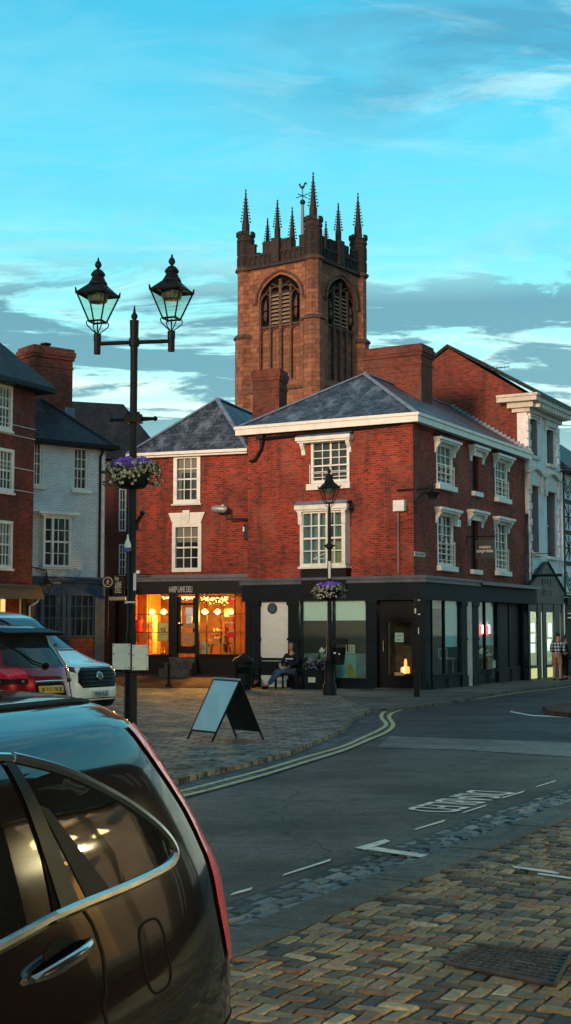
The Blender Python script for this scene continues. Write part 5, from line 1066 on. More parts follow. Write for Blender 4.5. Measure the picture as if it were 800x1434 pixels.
    # parapet with panelling and merlons
    for face, c, lo, hi in (('F', 0, -W + 1.05, -1.05), ('R', 0, 1.05, W - 1.05), ('B', W, -W + 1.05, -1.05), ('L', -W, 1.05, W - 1.05)):
        mb = MB(); fc = 'F' if face in 'FB' else 'R'; out = 1 if face in 'FR' else -1
        def fb(s0, s1, z0, z1, d0, d1):
            d0, d1 = sorted((d0 * out, d1 * out)); mb.fbox(fc, c, s0, s1, z0, z1, d0, d1)
        fb(lo - .4, hi + .4, zs + .2, zs + 1.35, -.35, -.10); n = 11; L_ = hi - lo
        fb(lo - .4, hi + .4, zs + .22, zs + .36, -.1, .03); fb(lo - .4, hi + .4, zs + 1.22, zs + 1.42, -.36, .06)
        for i in range(n + 1): x = lo + L_ * i / n; fb(x - .07, x + .07, zs + .36, zs + 1.22, -.1, .0)
        for i in range(n):
            x = lo + L_ * (i + .5) / n
            for sg in (-1, 1): fb(x + sg * .14 - .06, x + sg * .14 + .06, zs + 1.02, zs + 1.22, -.1, -.01)
        for f0, f1 in ((-.06, .10), (.245, .42), (.58, .755), (.90, 1.06)):
            a, b = lo + L_ * f0, lo + L_ * f1; fb(a, b, zs + 1.42, zs + 2.25, -.36, -.08); fb(a - .05, b + .05, zs + 2.25, zs + 2.42, -.4, -.02); fb(a, a + .12, zs + 1.42, zs + 2.25, -.08, -.02); fb(b - .12, b, zs + 1.42, zs + 2.25, -.08, -.02); fb((a + b) / 2 - .05, (a + b) / 2 + .05, zs + 1.42, zs + 2.25, -.08, -.02)
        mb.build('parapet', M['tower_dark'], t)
        mx = (lo + hi) / 2; x, y = (mx, c - .0 * out) if fc == 'F' else (c, mx); y = y + (.15 * out if fc == 'F' else 0); x = x - (.15 * out if fc == 'R' else 0)
        mb = MB(); mb.box(x - .42, x + .42, y - .42, y + .42, zs + .3, zs + 2.55); mb.build('pinnacle_base', M['tower_dark'], t)
        pinnacle(t, x, y, zs + 2.5, 3.6, .25)
    # weather vane
    mx = -W * .42; my = W * .38; zb = zs; topv = T.S('F', my, 425, 263)[1]; px_ = T.S('F', my, 424, 300)[0]; zball = T.S('F', my, 425, 283)[1]
    mb = MB(); mb.tube([(px_, my, zb), (px_, my, zball)], [.26, .13], 8); mb.build('flagpole', paint('grey_pole', (.14, .20, .24), .5), t)
    mb = MB(); mb.ball((px_, my, zball), .27, 10); mb.tube([(px_, my, zball), (px_, my, zball + 1.35)], .04, 5)
    mb.tube([(px_ - .75, my, zball + .55), (px_ + .75, my, zball + .68)], .04, 5); mb.tube([(px_, my - .75, zball + .6), (px_, my + .75, zball + .6)], .04, 5)
    ck = [(-.42, .62), (-.30, .66), (-.24, .40), (-.05, .30), (.12, .36), (.22, .60), (.42, .66), (.55, .52), (.58, .34), (.50, .38), (.42, .48), (.32, .42), (.22, .14), (.06, .0), (-.16, .04), (-.32, .22), (-.40, .42), (-.52, .50)]
    mb.prism([(x * .85, z * .9) for x, z in reversed(ck)], Matrix.Translation((px_, my + .03, zball + 1.25)) @ Matrix.Rotation(R(90), 4, 'X'), .06); mb.build('weathercock', paint('dark_gilding', (.05, .06, .05), .4, .8), t)
def pinnacle(t, x, y, z, h, w):
    mb = MB(); mb.box(x - w * .8, x + w * .8, y - w * .8, y + w * .8, z - .1, z + h * .28)
    mb.lathe([(w * 1.05, h * .27), (w * .95, h * .3), (.07, h * .90)], (x, y, z), 4, 0, .5)
    for i in range(8):
        f = i / 8; zz = z + h * (.32 + .54 * f); r = w * (1 - f) * .98 + .08; s = .105 * (1 - f * .45)
        for k in range(4): a = math.pi / 4 + k * math.pi / 2; mb.ball((x + (r + .03) * math.cos(a), y + (r + .03) * math.sin(a), zz), s, 5, 0, .8)
    mb.tube([(x, y, z + h * .88), (x, y, z + h * 1.02)], [.05, .03], 5); mb.ball((x, y, z + h * .92), .12, 6, 0, .7); mb.ball((x, y, z + h * .985), .09, 6, 0, 1.3)
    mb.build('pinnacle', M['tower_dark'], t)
tower()
# ================================================================ lamps and lanterns
def lantern(parent, c, sc=1.0, rot=R(-16), lit=False):
    """square tapering lantern; c = centre of its lower frame; parts are joined per function"""
    Mx = Matrix.Translation(c) @ Matrix.Rotation(rot, 4, 'Z') @ Matrix.Scale(sc, 4); b, a, h = .125, .30, .52
    cb = [(-b, -b), (b, -b), (b, b), (-b, b)]; ca = [(-a, -a), (a, -a), (a, a), (-a, a)]
    mb = MB()
    for i in range(4):
        p0 = Mx @ Vector((*cb[i], 0)); p1 = Mx @ Vector((*ca[i], h)); mb.tube([p0, p1], .017 * sc, 6)
        j = (i + 1) % 4; mb.tube([p0, Mx @ Vector((*cb[j], 0))], .020 * sc, 6); mb.tube([p1, Mx @ Vector((*ca[j], h))], .028 * sc, 6)
        mb.tube([Mx @ Vector((*ca[i], h - .01)), Mx @ Vector((ca[i][0] * 1.06, ca[i][1] * 1.06, h + .09))], [.03 * sc, .012 * sc], 6)
    f = mb.build('lantern_frame', M['iron'], parent)
    mb = MB()
    for i in range(4):
        j = (i + 1) % 4; q = .97; mb.face([Mx @ Vector((cb[i][0] * q, cb[i][1] * q, 0)), Mx @ Vector((cb[j][0] * q, cb[j][1] * q, 0)), Mx @ Vector((ca[j][0] * q, ca[j][1] * q, h)), Mx @ Vector((ca[i][0] * q, ca[i][1] * q, h))])
    mb.build('lantern_glass', M['lampglass'], f)
    mb = MB(); base = [Mx @ Vector((x * 1.05, y * 1.05, h + .005)) for x, y in ca]; t1 = [Mx @ Vector((x * .42, y * .42, h + .20)) for x, y in ca]
    mb.raw(base + t1, [(0, 1, 5, 4), (1, 2, 6, 5), (2, 3, 7, 6), (3, 0, 4, 7), (3, 2, 1, 0), (4, 5, 6, 7)])
    mb2 = MB(); mb2.lathe([(.17, .19), (.175, .215), (.145, .26), (.12, .31), (.105, .36), (.135, .365), (.135, .39), (.11, .43), (.07, .47), (.03, .485), (.028, .50), (.062, .545), (.064, .58), (.045, .625), (.018, .65), (.022, .67), (.008, .71)], (0, 0, h), 14)
    mb.raw([Mx @ Vector(v) for v in mb2.v], mb2.f); mb.build('lantern_roof', M['iron'], f, smooth=True)
    mb = MB(); mb2 = MB(); mb2.lathe([(.05, -.17), (.17, -.15), (.19, -.08), (.20, -.01)], (0, 0, h), 14); mb.raw([Mx @ Vector(v) for v in mb2.v], mb2.f); mb.build('reflector', paint('grey_reflector', (.10, .12, .11), .4, .3), f, smooth=True)
    return f
def scrolls(mb, c, sc=1.0, rot=0, n=4):
    for k in range(n):
        a = rot + R(45) + k * 2 * math.pi / n; pr = [(.02, -.26), (.05, -.20), (.13, -.14), (.20, -.08), (.215, -.03), (.185, .012), (.15, .0), (.155, -.03)]
        mb.tube([(c[0] + sc * r * math.cos(a), c[1] + sc * r * math.sin(a), c[2] + sc * z) for r, z in pr], .011 * sc, 6)
    mb.tube([(c[0], c[1], c[2] - .28 * sc), (c[0], c[1], c[2])], .014 * sc, 6)
LX, LY = g(182.5, 1046, .08)
def double_lamp():
    t = thing('street_lamp', 'tall black iron street lamp with two lanterns on a crossbar, by the cars', 'street lamp', (LX, LY, gz(LX, LY)))
    z0 = gz(LX, LY); zz = lambda v: at(184, v, LY).z - z0
    mb = MB(); mb.lathe([(.125, 0), (.125, .10), (.105, .13), (.10, 1.15), (.12, 1.17), (.12, 1.22), (.105, 1.25), (.09, 1.42), (.075, zz(900)), (.085, zz(895)), (.085, zz(888)), (.068, zz(880)), (.062, zz(700)), (.058, zz(500)), (.068, zz(470)), (.072, zz(455)), (.075, zz(449))], (0, 0, 0), 18)
    mb.build('post', M['iron'], t, smooth=True)
    mb = MB(); z = zz(449); mb.lathe([(.03, 0), (.028, .02), (.052, .06), (.052, .10), (.03, .13), (.02, .15), (.022, .17), (.004, .27)], (0, 0, z - .01), 12); mb.build('finial', M['iron'], t, smooth=True)
    ad = Vector((.985, -.17, 0)); za = zz(479.5); mb = MB(); L_ = .615; mb.tube([ad * -L_ + Vector((0, 0, za)), ad * L_ + Vector((0, 0, za))], .033, 10); mb.tube([(0, 0, za - .06), (0, 0, za + .06)], .085, 14); mb.build('crossbar', M['iron'], t)
    for s in (-1, 1):
        p = ad * (s * L_) + Vector((0, 0, za)); mb = MB(); mb.tube([p + Vector((0, 0, -.17)), p + Vector((0, 0, .16))], .055, 12); mb.tube([p + Vector((0, 0, .04)), p + Vector((0, 0, .16))], .062, 12); mb.build('socket', M['iron'], t)
        c = p + Vector((0, 0, .36)); mb = MB(); scrolls(mb, c, .9, R(-16)); mb.build('scroll_support', M['iron'], t)
        lantern(t, c, .86, R(-16 if s < 0 else -19))
    # ladder bar
    zl = zz(587); mb = MB(); mb.box(-.14, .14, -.11, .11, zl - .06, zl + .07); mb.tube([(-.10, 0, zl + .05), (-.10, 0, zl + .1), (.10, 0, zl + .1)], .02, 6)
    for s in (-1, 1): mb.tube([ad * (s * .1) + Vector((0, 0, zl)), ad * (s * .33) + Vector((0, 0, zl)), ad * (s * .345) + Vector((0, 0, zl))], [.042, .026, .04], 8); mb.ball(ad * (s * .36) + Vector((0, 0, zl)), .042, 8)
    mb.build('ladder_bar', M['iron'], t)
    # lower fixings
    mb = MB(); z = zz(728); mb.tube([(.05, 0, z - .08), (.14, -.03, z + .06)], .03, 6); mb.ball((.16, -.03, z + .1), .045, 8); mb.box(.03, .10, -.05, .05, z - .16, z - .05); mb.build('flag_holder', M['iron'], t)
    mb = MB(); z = zz(764); mb.lathe([(.02, -.10), (.055, -.09), (.05, .02), (.02, .10), (.012, .17)], (-.06, -.09, z), 10); mb.build('hanging_tag', M['boardwhite'], t); mb = MB(); mb.box(-.115, -.005, -.155, -.10, z - .10, z - .04); mb.build('tag_band', paint('violet_blue', (.07, .09, .35), .5), t)
    mb = MB(); mb.box(.035, .075, -.10, -.06, zz(827), zz(803)); mb.build('white_strip', M['boardwhite'], t)
    mb = MB(); z = zz(843.5); mb.tube([(-.07, 0, z - .02), (-.07, 0, z + .02)], .04, 8); mb.box(-.08, .09, -.09, -.06, z - .012, z + .014); mb.build('clamp_band', M['boardwhite'], t)
    return t
double_lamp()
LZ = gz(LX, LY)
# the two blank boards fixed round the post are things of their own
for nm, u0, u1, v0, v1, tw, lab in (('notice_board', 157.5, 183, 901.5, 937.5, -.10, 'white blank board strapped to the lamp post, the one nearer the white van'), ('notice_board', 185, 208, 903, 938.5, .12, 'white blank board strapped to the lamp post, the one nearer the delicatessen window')):
    p = at(u0, v1, LY - .12); q_ = at(u1, v0, LY - .12); t = thing(nm, lab, 'notice board', tuple(p), 0, 'blank white boards on the lamp post')
    w = q_.x - p.x; h = q_.z - p.z; mb = MB(); Mx = Matrix.Rotation(tw, 4, 'Z'); mb.box(0, w, 0, .012, 0, h, 0, Mx); mb.build('panel', M['boardwhite'], t)
    mb = MB()
    for x in (.02, w - .02):
        for z in (.03, h - .03, h * .6): mb.box(x - .008, x + .008, -.008, 0, z - .008, z + .008, 0, Mx)
    mb.build('cable_tie', M['iron'], t)
# ---------------- flowers
def petals(mb, c, n_, r, k=5):
    n_ = Vector(n_).normalized(); a = n_.orthogonal().normalized(); b = n_.cross(a)
    for i in range(k):
        th = 2 * math.pi * (i + random.random() * .3) / k; d = a * math.cos(th) + b * math.sin(th); s = n_.cross(d)
        mb.face([c, c + d * r * .6 - s * r * .38 + n_ * r * .15, c + d * r, c + d * r * .6 + s * r * .38 + n_ * r * .15])
def leaf(mb, c, d, l, w):
    d = Vector(d).normalized(); s = d.cross(Vector((random.uniform(-1, 1), random.uniform(-1, 1), random.uniform(-1, 1)))).normalized()
    mb.face([c, c + d * l * .5 - s * w, c + d * l, c + d * l * .5 + s * w])
M['leaf'] = paint('bedding_foliage', (.035, .065, .022), .6, 0, .5, 12); M['leaf2'] = paint('pale_bedding_foliage', (.12, .15, .06), .6, 0, .4, 14)
M['violet'] = paint('violet_petals', (.20, .09, .62), .6, 0, .3, 20); M['ivory'] = paint('ivory_petals', (.62, .60, .44), .6, 0, .2, 20); M['pink'] = paint('pale_pink_petals', (.50, .30, .34), .6, 0, .2, 20)
def basket(name, label, cat, loc, rx, rz, mounted=True, group=None):
    t = thing(name, label, cat, loc, 0, group); rnd = random.Random(5 + int(rx * 100)); mb = MB(); k = rx
    mb.lathe([(.14 * k, -.62 * k), (.42 * k, -.58 * k), (.58 * k, -.40 * k), (.63 * k, -.12 * k), (.66 * k, -.02 * k), (.6 * k, .0)], (0, 0, 0), 18); mb.build('bowl', M['iron'], t, smooth=True)
    lf = MB(); fl = [MB(), MB(), MB()]
    for i in range(int(1500)):
        a = rnd.uniform(0, 2 * math.pi); rr = rnd.random() ** .5; z = rnd.uniform(-.05, .42) * k * (1.15 - rr * .6) if rnd.random() < .6 else rnd.uniform(-.50, .05) * k
        ro = rr * .85 * k if z > 0 else rnd.uniform(.62, .98) * k
        hh = .5 + .5 * math.sin(a * 3 + 1); 
        if z < -.1 * k and hh < rnd.random() * .9: continue
        c = Vector((ro * math.cos(a), ro * math.sin(a), z)); d = Vector((math.cos(a), math.sin(a), rnd.uniform(-.6, .9))); leaf(lf, c, d, rnd.uniform(.06, .12) * k * 1.4, .026 * k * 1.4); lf.m[-1] = 1 if rnd.random() < .3 else 0
        if rnd.random() < .34:
            up = z > .12 * k and rr < .8
            kind = 0 if (up and rnd.random() < .85 and math.cos(a * 1.0 - 4.0) > -.75) else (2 if rnd.random() < .12 else 1)
            r = (.105 if kind == 0 else .045) * k * 1.1; petals(fl[kind], c + d.normalized() * .07 * k, d + Vector((0, -.5, .2)), r * 1.2)
    lf.build('foliage', [M['leaf'], M['leaf2']], t)
    for f, m_, nm in zip(fl, ('violet', 'ivory', 'pink'), ('violet_flowers', 'ivory_flowers', 'pink_flowers')):
        if f.f: o = f.build(nm, M[m_], t); o['kind'] = 'stuff'
    return t
bp = at(185, 660, LY); basket('hanging_basket', 'round hanging basket of violet and ivory flowers high on the two-lantern lamp post', 'flower basket', (bp.x, bp.y, bp.z), .47, .4, group='flower baskets on lamp posts')
# ---------------- single lamp in front of the corner building
SX, SY = g(462, 973, .084)
def single_lamp():
    t = thing('street_lamp', 'slender black street lamp with one lantern standing before the box bay window', 'street lamp', (SX, SY, .084)); zz = lambda v: at(462, v, SY).z - .084
    mb = MB(); mb.lathe([(.20, 0), (.20, .28), (.16, .34), (.14, .95), (.16, .98), (.10, 1.1), (.07, zz(880)), (.055, zz(770)), (.045, zz(715)), (.05, zz(712))], (0, 0, 0), 14); mb.build('post', M['iron'], t, smooth=True)
    mb = MB(); z = zz(765); mb.ball((0, 0, z), .11, 10); mb.tube([(-.16, 0, z + .02), (.16, 0, z + .02)], .03, 6); mb.build('ladder_bar', M['iron'], t)
    c = Vector((0, 0, zz(704.5))); mb = MB(); scrolls(mb, c, .7, R(10)); mb.tube([(0, 0, zz(715)), tuple(c)], .03, 8); mb.build('scroll_support', M['iron'], t); lantern(t, c, .86, R(12))
    z = zz(782); mb = MB(); mb.tube([(0, 0, z), (-.47, 0, z - .02)], .016, 5); mb.tube([(-.02, 0, zz(772)), (-.47, 0, z - .02)], .014, 5); mb.build('banner_arm', M['boardwhite'], t); mb = MB(); mb.box(-.035, .03, -.075, -.05, zz(810), zz(786)); mb.build('white_strip', M['boardwhite'], t)
single_lamp()
p = at(461, 826, SY); basket('hanging_basket', 'small dark hanging basket with violet flowers on the slender one-lantern lamp post', 'flower basket', tuple(p), .50, .3, group='flower baskets on lamp posts')
# litter bin on that post
def post_bin():
    p = at(473, 931, SY - .12); t = thing('litter_bin', 'black hooded litter bin fixed to the slender one-lantern lamp post', 'litter bin', tuple(p)); h = at(473, 894, SY).z - p.z
    mb = MB(); mb.lathe([(.10, 0), (.15, .03), (.19, h * .62), (.20, h * .66)], (0.05, 0, 0), 14); mb.build('body', M['iron'], t, smooth=True)
    mb = MB(); mb.box(-.18, .30, -.20, .18, h * .78, h * .96); mb.box(-.10, .28, -.16, .14, h * .96, h); mb.box(-.18, -.14, -.18, .16, h * .5, h * .8); mb.box(.26, .30, -.18, .16, h * .5, h * .8); mb.build('hood', M['iron'], t)
    mb = MB(); mb.box(-.12, -.06, -.205, -.19, h * .42, h * .48); mb.box(.02, .06, -.205, -.19, h * .38, h * .44); mb.build('label_plate', M['boardwhite'], t)
post_bin()
def dome_bin():
    x, y = g(341, 966, .10); t = thing('litter_bin', 'squat black round litter bin with a domed lid, between the delicatessen and the bench', 'litter bin', (x, y, .10)); h = at(341, 919, y).z - .1
    mb = MB(); mb.lathe([(.24, 0), (.24, .1), (.27, .12), (.29, h * .78), (.31, h * .80)], (0, 0, 0), 20); mb.build('body', M['iron'], t, smooth=True)
    mb = MB(); mb.lathe([(.34, 0), (.35, .06), (.27, .16), (.12, .24), (.05, .26), (.05, .30), (.01, .31)], (0, 0, h * .79), 20); mb.build('lid', M['iron'], t, smooth=True); mb = MB(); mb.box(-.2, .2, -.30, -.27, h * .5, h * .68); mb.build('opening', M['dark'], t)
dome_bin()
def bollard():
    x, y = g(236.5, 962.5, .12); t = thing('bollard', 'short slim dark bollard with a ball top on the brown brick terrace below the delicatessen', 'bollard', (x, y, .13)); h = at(236, 928, y).z - .13
    mb = MB(); mb.lathe([(.13, 0), (.12, .05), (.06, .12), (.05, .2), (.042, h - .15), (.055, h - .13), (.03, h - .1)], (0, 0, 0), 12); mb.build('shaft', M['iron'], t, smooth=True); mb = MB(); mb.ball((0, 0, h - .06), .065, 10); mb.build('knob', M['iron'], t, smooth=True)
bollard()
def signal_post():
    x, y = g(584, 976, .084); t = thing('signal_post', 'black post with a pedestrian signal box beside the corner shop door', 'post', (x, y, .084)); zz = lambda v: at(585, v, y).z - .084
    mb = MB(); mb.lathe([(.085, 0), (.08, .45), (.085, zz(940)), (.06, zz(937))], (0, 0, 0), 12); mb.lathe([(.035, zz(938)), (.035, zz(838))], (.05, 0, 0), 10); mb.build('post', M['iron'], t)
    mb = MB(); mb.box(-.06, .18, -.14, .04, zz(860), zz(837)); mb.box(-.09, .0, -.16, -.13, zz(860), zz(848)); mb.build('signal_box', M['iron'], t, bevel=.02); mb = MB(); mb.box(.03, .10, -.155, -.14, zz(841), zz(840)); mb.box(.03, .10, -.155, -.14, zz(861), zz(859.5)); mb.box(-.06, -.02, -.175, -.16, zz(859), zz(852)); mb.box(.045, .07, -.05, -.04, zz(888), zz(879)); mb.build('reflective_mark', M['boardwhite'], t)
signal_post()
# ---------------- A-board
def aboard():
    z = .08; A, B, C, D = [Vector((*g(u, v, z), z)) for u, v in ((263, 1035), (297, 1039), (331, 1032), (369, 1036))]
    t = thing('a_board', 'freestanding A-frame board with a blank silvery panel and black frame on the setts', 'pavement sign', tuple(A)); H1 = at(300, 951, (A.y + C.y) / 2) ; H2 = at(336, 953.5, (B.y + D.y) / 2)
    A_, B_, C_, D_, H1, H2 = [p - A for p in (A, B, C, D, H1, H2)]
    def panel(P, Q, U, V, nm, mat):
        nrm = (Q - P).cross(U - P).normalized(); mb = MB(); l = lambda a, b, s: a + (b - a) * s; p = [l(P, U, .15), l(Q, V, .15), l(Q, V, .985), l(P, U, .985)]
        mb.raw([x + nrm * .008 for x in p] + [x - nrm * .008 for x in p], [(0, 1, 2, 3), (7, 6, 5, 4), (0, 4, 5, 1), (1, 5, 6, 2), (2, 6, 7, 3), (3, 7, 4, 0)]); return mb.build(nm, mat, t)
    panel(A_, B_, H1, H2, 'front_panel', M['aboard']); panel(C_, D_, H1, H2, 'rear_panel', paint('dark_board_back', (.035, .038, .036), .6, 0, .3, 6))
    for P, Q in ((A_, B_), (C_, D_)):
        mb = MB(); mb.tube([P, H1], .018, 8); mb.tube([Q, H2], .018, 8); l = lambda a, b, s: a + (b - a) * s; mb.tube([l(P, H1, .15), l(Q, H2, .15)], .016, 8); mb.tube([l(P, H1, .99), l(Q, H2, .99)], .016, 8); mb.build('leg_frame', M['iron'], t)
    mb = MB(); mb.tube([H1 + Vector((0, 0, .012)), H2 + Vector((0, 0, .012))], .024, 8); mb.build('hinge', paint('grey_hinge', (.3, .36, .35), .4, .4), t)
M['aboard'] = paint('silvery_board', (.86, .90, .86), .4, 0, .08, 3, dirt=((.45, .5, .46), .35)); aboard()
# ---------------- things on the corner building
def wall_lamp():
    c = BF.S('R', .0, 585, 700)[0]; zz = lambda v: BF.S('R', .5, 588, v)[1]
    p = BF.world(.0, .12, 0); t = thing('wall_lamp', 'black iron bracket lamp on the brick corner above the alarm box', 'wall lamp', (p.x, p.y, 0), BF.ang); mb = MB()
    z = zz(682); mb.box(-.0, .10, -.08, .08, zz(697), zz(670)); mb.tube([(.05, 0, z), (.42, 0, z + .04), (.62, 0, z + .03)], .03, 6); mb.tube([(.05, 0, z - .33), (.2, 0, z - .2), (.45, 0, z + .02)], .02, 6); mb.tube([(-.55, -.2, z), (.0, -.1, z)], .03, 6); mb.tube([(.62, 0, z + .22), (.62, 0, z - .05)], [.015, .04], 6)
    mb.tube([(.05, 0, zz(700)), (.05, 0, zz(716)), (-.2, -.14, zz(716)), (-.2, -.14, zz(704))], .014, 5); mb.build('bracket', M['iron'], t)
    mb = MB(); mb.lathe([(.0, -.22), (.12, -.21), (.16, -.10), (.24, -.05), (.26, -.02), (.12, .02), (.06, .08), (.03, .1)], (.62, 0, z - .10), 14); mb.build('lamp_head', M['iron'], t, smooth=True)
wall_lamp()
def flat_sign(name, label, cat, fr, face, c, px, text, matb, matt, tw=.8, th=.6, thick=.02, lines=1, d=.0):
    r = fr.rect(face, c, *px); p = fr.world(*( ((r[0] + r[1]) / 2, c) if face == 'F' else (c, (r[0] + r[1]) / 2)), (r[2] + r[3]) / 2); t = thing(name, label, cat, tuple(p), fr.ang); w = (r[1] - r[0]) / 2; h = (r[3] - r[2]) / 2
    mb = MB(); 
    if face == 'F': mb.box(-w, w, -thick, 0, -h, h); rt = (1, 0, 0); o = Vector((0, -thick - .001, 0))
    else: mb.box(0, thick, -w, w, -h, h); rt = (0, 1, 0); o = Vector((thick + .001, 0, 0))
    mb.build('plate', matb, t); n = len(text)
    for i, s in enumerate(text): text_obj('lettering', s, matt, t, o + Vector((0, 0, h * (1 - (2 * i + 1) / n) * .85)), rt, (0, 0, 1), 2 * h * th / n, 2 * w * tw, .003)
    return t
flat_sign('street_sign', 'small cream street name plate on the brick wall above the shop ledge', 'street sign', BF, 'R', .002, (580, 773, 595, 779.5), ['HIGH STREET'], paint('cream_plate', (.6, .58, .48), .5), M['iron'], .84, .5)
def plaque():
    r = BF.rect('F', -.14, 374.5, 844, 389, 860); p = BF.world((r[0] + r[1]) / 2, -.142, (r[2] + r[3]) / 2); t = thing('wall_plaque', 'round dark blue heritage plaque on the white painted brick panel', 'plaque', tuple(p), BF.ang)
    mb = MB(); mb.prism([(.185 * math.cos(a * math.pi / 16), .185 * math.sin(a * math.pi / 16)) for a in range(32)], Matrix.Rotation(R(90), 4, 'X'), .02); mb.build('disc', paint('plaque_blue', (.012, .035, .065), .4), t)
    mb = MB(); [mb.box(-w_, w_, -.023, -.0205, z_ - .008, z_ + .008) for w_, z_ in ((.07, .11), (.12, .06), (.13, .01), (.11, -.04), (.08, -.09))]; mb.build('inscription', paint('plaque_letters', (.12, .18, .22), .5), t)
plaque()
def vision_sign():
    y = BF.S('R', .35, 668, 768)[0]; d0 = .28; w = .0
    zt, zb = BF.S('F', y, 680, 756)[1], BF.S('F', y, 680, 782)[1]; x0, x1 = BF.S('F', y, 666, 768)[0], BF.S('F', y, 693, 768)[0]
    p = BF.world(x0, y, zb); t = thing('hanging_sign', 'dark square hanging sign with white lettering on the side of the brick corner building', 'hanging sign', tuple(p), BF.ang); W = x1 - x0; h = zt - zb
    mb = MB(); mb.box(0, W, -.03, .03, 0, h); b = mb.build('board', paint('sign_teal_black', (.006, .022, .026), .4), t)
    text_obj('lettering', 'vision', M['letter'], b, (W * .5, -.032, h * .62), (1, 0, 0), (0, 0, 1), .105, W * .60, .004); text_obj('lettering', 'express', M['letter'], b, (W * .5, -.032, h * .36), (1, 0, 0), (0, 0, 1), .125, W * .84, .004)
    mb = MB(); mb.tube([(-x0, 0, h + .12), (W + .05, 0, h + .12)], .022, 6); mb.tube([(.1, 0, h + .12), (.1, 0, h)], .01, 5); mb.tube([(W - .1, 0, h + .12), (W - .1, 0, h)], .01, 5); mb.box(-x0, -x0 + .03, -.05, .05, h - .2, h + .2); mb.build('bracket', M['iron'], t)
vision_sign()
def candle_lamps():
    r = BF.rect('F', .25, 562, 926, 573, 943); base = BF.world((r[0] + r[1]) / 2, .25, r[2]); t = thing('candle_display', 'cluster of glowing orange candle lanterns inside the corner shop door', 'candles', tuple(base), BF.ang)
    col = emit('orange_glow', (1, .28, .04), 1.6); col2 = emit('yellow_glow', (1, .7, .3), 4.0)
    for x, h, m_ in ((-.11, .20, col), (0, .24, col2), (.12, .22, col), (.02, .46, col)):
        mb = MB(); mb.lathe([(.045, 0), (.055, .04), (.05, h * .8), (.03, h)], (x * .9, .0 if h < .5 else .12, 0), 10); mb.build('candle_jar', m_, t, smooth=True)
    mb = MB(); mb.box(-.3, .3, -.1, .3, -.9, -.01); mb.build('stand', M['shop_black'], t)
candle_lamps()
def pendant(name, label, loc, r, mat, glow, group, cord=.6, en=0, col=(1, .5, .15), shape=None):
    t = thing(name, label, 'pendant lamp', tuple(loc), 0, group); mb = MB(); mb.lathe(shape or [(r, -.0), (r * 1.0, .02), (r * .92, r * .5), (r * .6, r * .9), (r * .2, r * 1.1), (.02, r * 1.15)], (0, 0, 0), 16); mb.build('shade', mat, t, smooth=True)
    mb = MB(); mb.ball((0, 0, -.0), r * .55, 10); mb.build('bulb', glow, t, smooth=True); mb = MB(); mb.tube([(0, 0, r), (0, 0, r + cord)], .008, 5); mb.build('cord', M['iron'], t)
    if en: point_light((loc[0], loc[1], loc[2] - .12), en, col, .1)
    return t
# lights in the corner shop
g1 = emit('warm_bulb', (1, .72, .4), 14); p = BF.world(*(lambda s: (s[0], .4))(BF.S('F', .4, 448, 846)), BF.S('F', .4, 448, 846)[1]); pendant('shop_light', 'small warm ceiling light behind the left half of the corner shop window', p, .09, M['shop_black'], g1, 'ceiling lights in the corner shop', .3, 14, (1, .75, .45))
s_ = BF.S('F', .4, 482, 851); p = BF.world(s_[0], .4, s_[1]); pendant('shop_light', 'slim warm tube light behind the right half of the corner shop window', p, .05, M['shop_black'], g1, 'ceiling lights in the corner shop', .3, 8, (1, .75, .45))
red = emit('red_lit_shade', (1, .03, .05), 2.2); wt = emit('white_tube', (1, .95, .95), 6)
for u, lab in ((675, 'red glowing pendant lamp behind the left pane of the narrow shop window'), (684.5, 'red glowing pendant lamp behind the right pane of the narrow shop window')):
    s_ = BF.S('R', .06, u, 882); p = BF.world(.06, s_[0], s_[1]); t = thing('pendant_lamp', lab, 'pendant lamp', tuple(p), BF.ang, 'red lamps in the narrow shop window'); mb = MB(); mb.box(-.03, .02, -.13, .13, -.15, .15); mb.build('shade', red, t, bevel=.02); mb = MB(); mb.box(.021, .03, -.05, .03, -.12, .17); mb.build('tube', wt, t)
for k in range(3): pass
# things in the shop windows
def shelf_thing(fr, face, c, px, name, label, cat, mat, group=None, kind='box'):
    r = fr.rect(face, c, *px); s, z0 = (r[0] + r[1]) / 2, r[2]; w, h = r[1] - r[0], r[3] - r[2]; p = fr.world(*((s, c) if face == 'F' else (c, s)), z0); t = thing(name, label, cat, tuple(p), fr.ang, group); mb = MB(); return t, mb, w, h
def framed(fr, face, c, px, name, label, cat, mat, fm, group=None):
    t, mb, w, h = shelf_thing(fr, face, c, px, name, label, cat, mat, group); fmb = MB(); b = .03
    bx = (lambda m_, a, b_, z0, z1, d0, d1: m_.box(a, b_, -d1, -d0, z0, z1)) if face == 'F' else (lambda m_, a, b_, z0, z1, d0, d1: m_.box(d0, d1, a, b_, z0, z1))
    bx(mb, -w / 2 + b, w / 2 - b, b, h - b, 0, .01); bx(mb, -w / 2, w / 2, 0, b, -.01, .02); bx(mb, -w / 2, w / 2, h - b, h, -.01, .02); bx(mb, -w / 2, -w / 2 + b, b, h - b, -.01, .02); bx(mb, w / 2 - b, w / 2, b, h - b, -.01, .02)
    mb.m = [0] * 6 + [1] * 24; mb.build('framed_sheet', [mat, fm], t); mb = MB(); bx(mb, -.02, .02, -.35, 0, -.03, -.01); mb.build('stand', fm, t); return t
paper = paint('cream_paper', (.6, .58, .48), .7)
framed(BF, 'F', .05, (485, 903, 497, 916), 'picture_frame', 'small pale framed picture in the corner shop window beside the lamp post bin', 'picture frame', paint('beige_sheet', (.35, .32, .25), .7), paper)
framed(BF, 'R', .3, (614, 908, 626, 922), 'picture_frame', 'square cream framed picture behind the side shop window', 'picture frame', paint('grey_sheet', (.12, .12, .1), .7), paper)
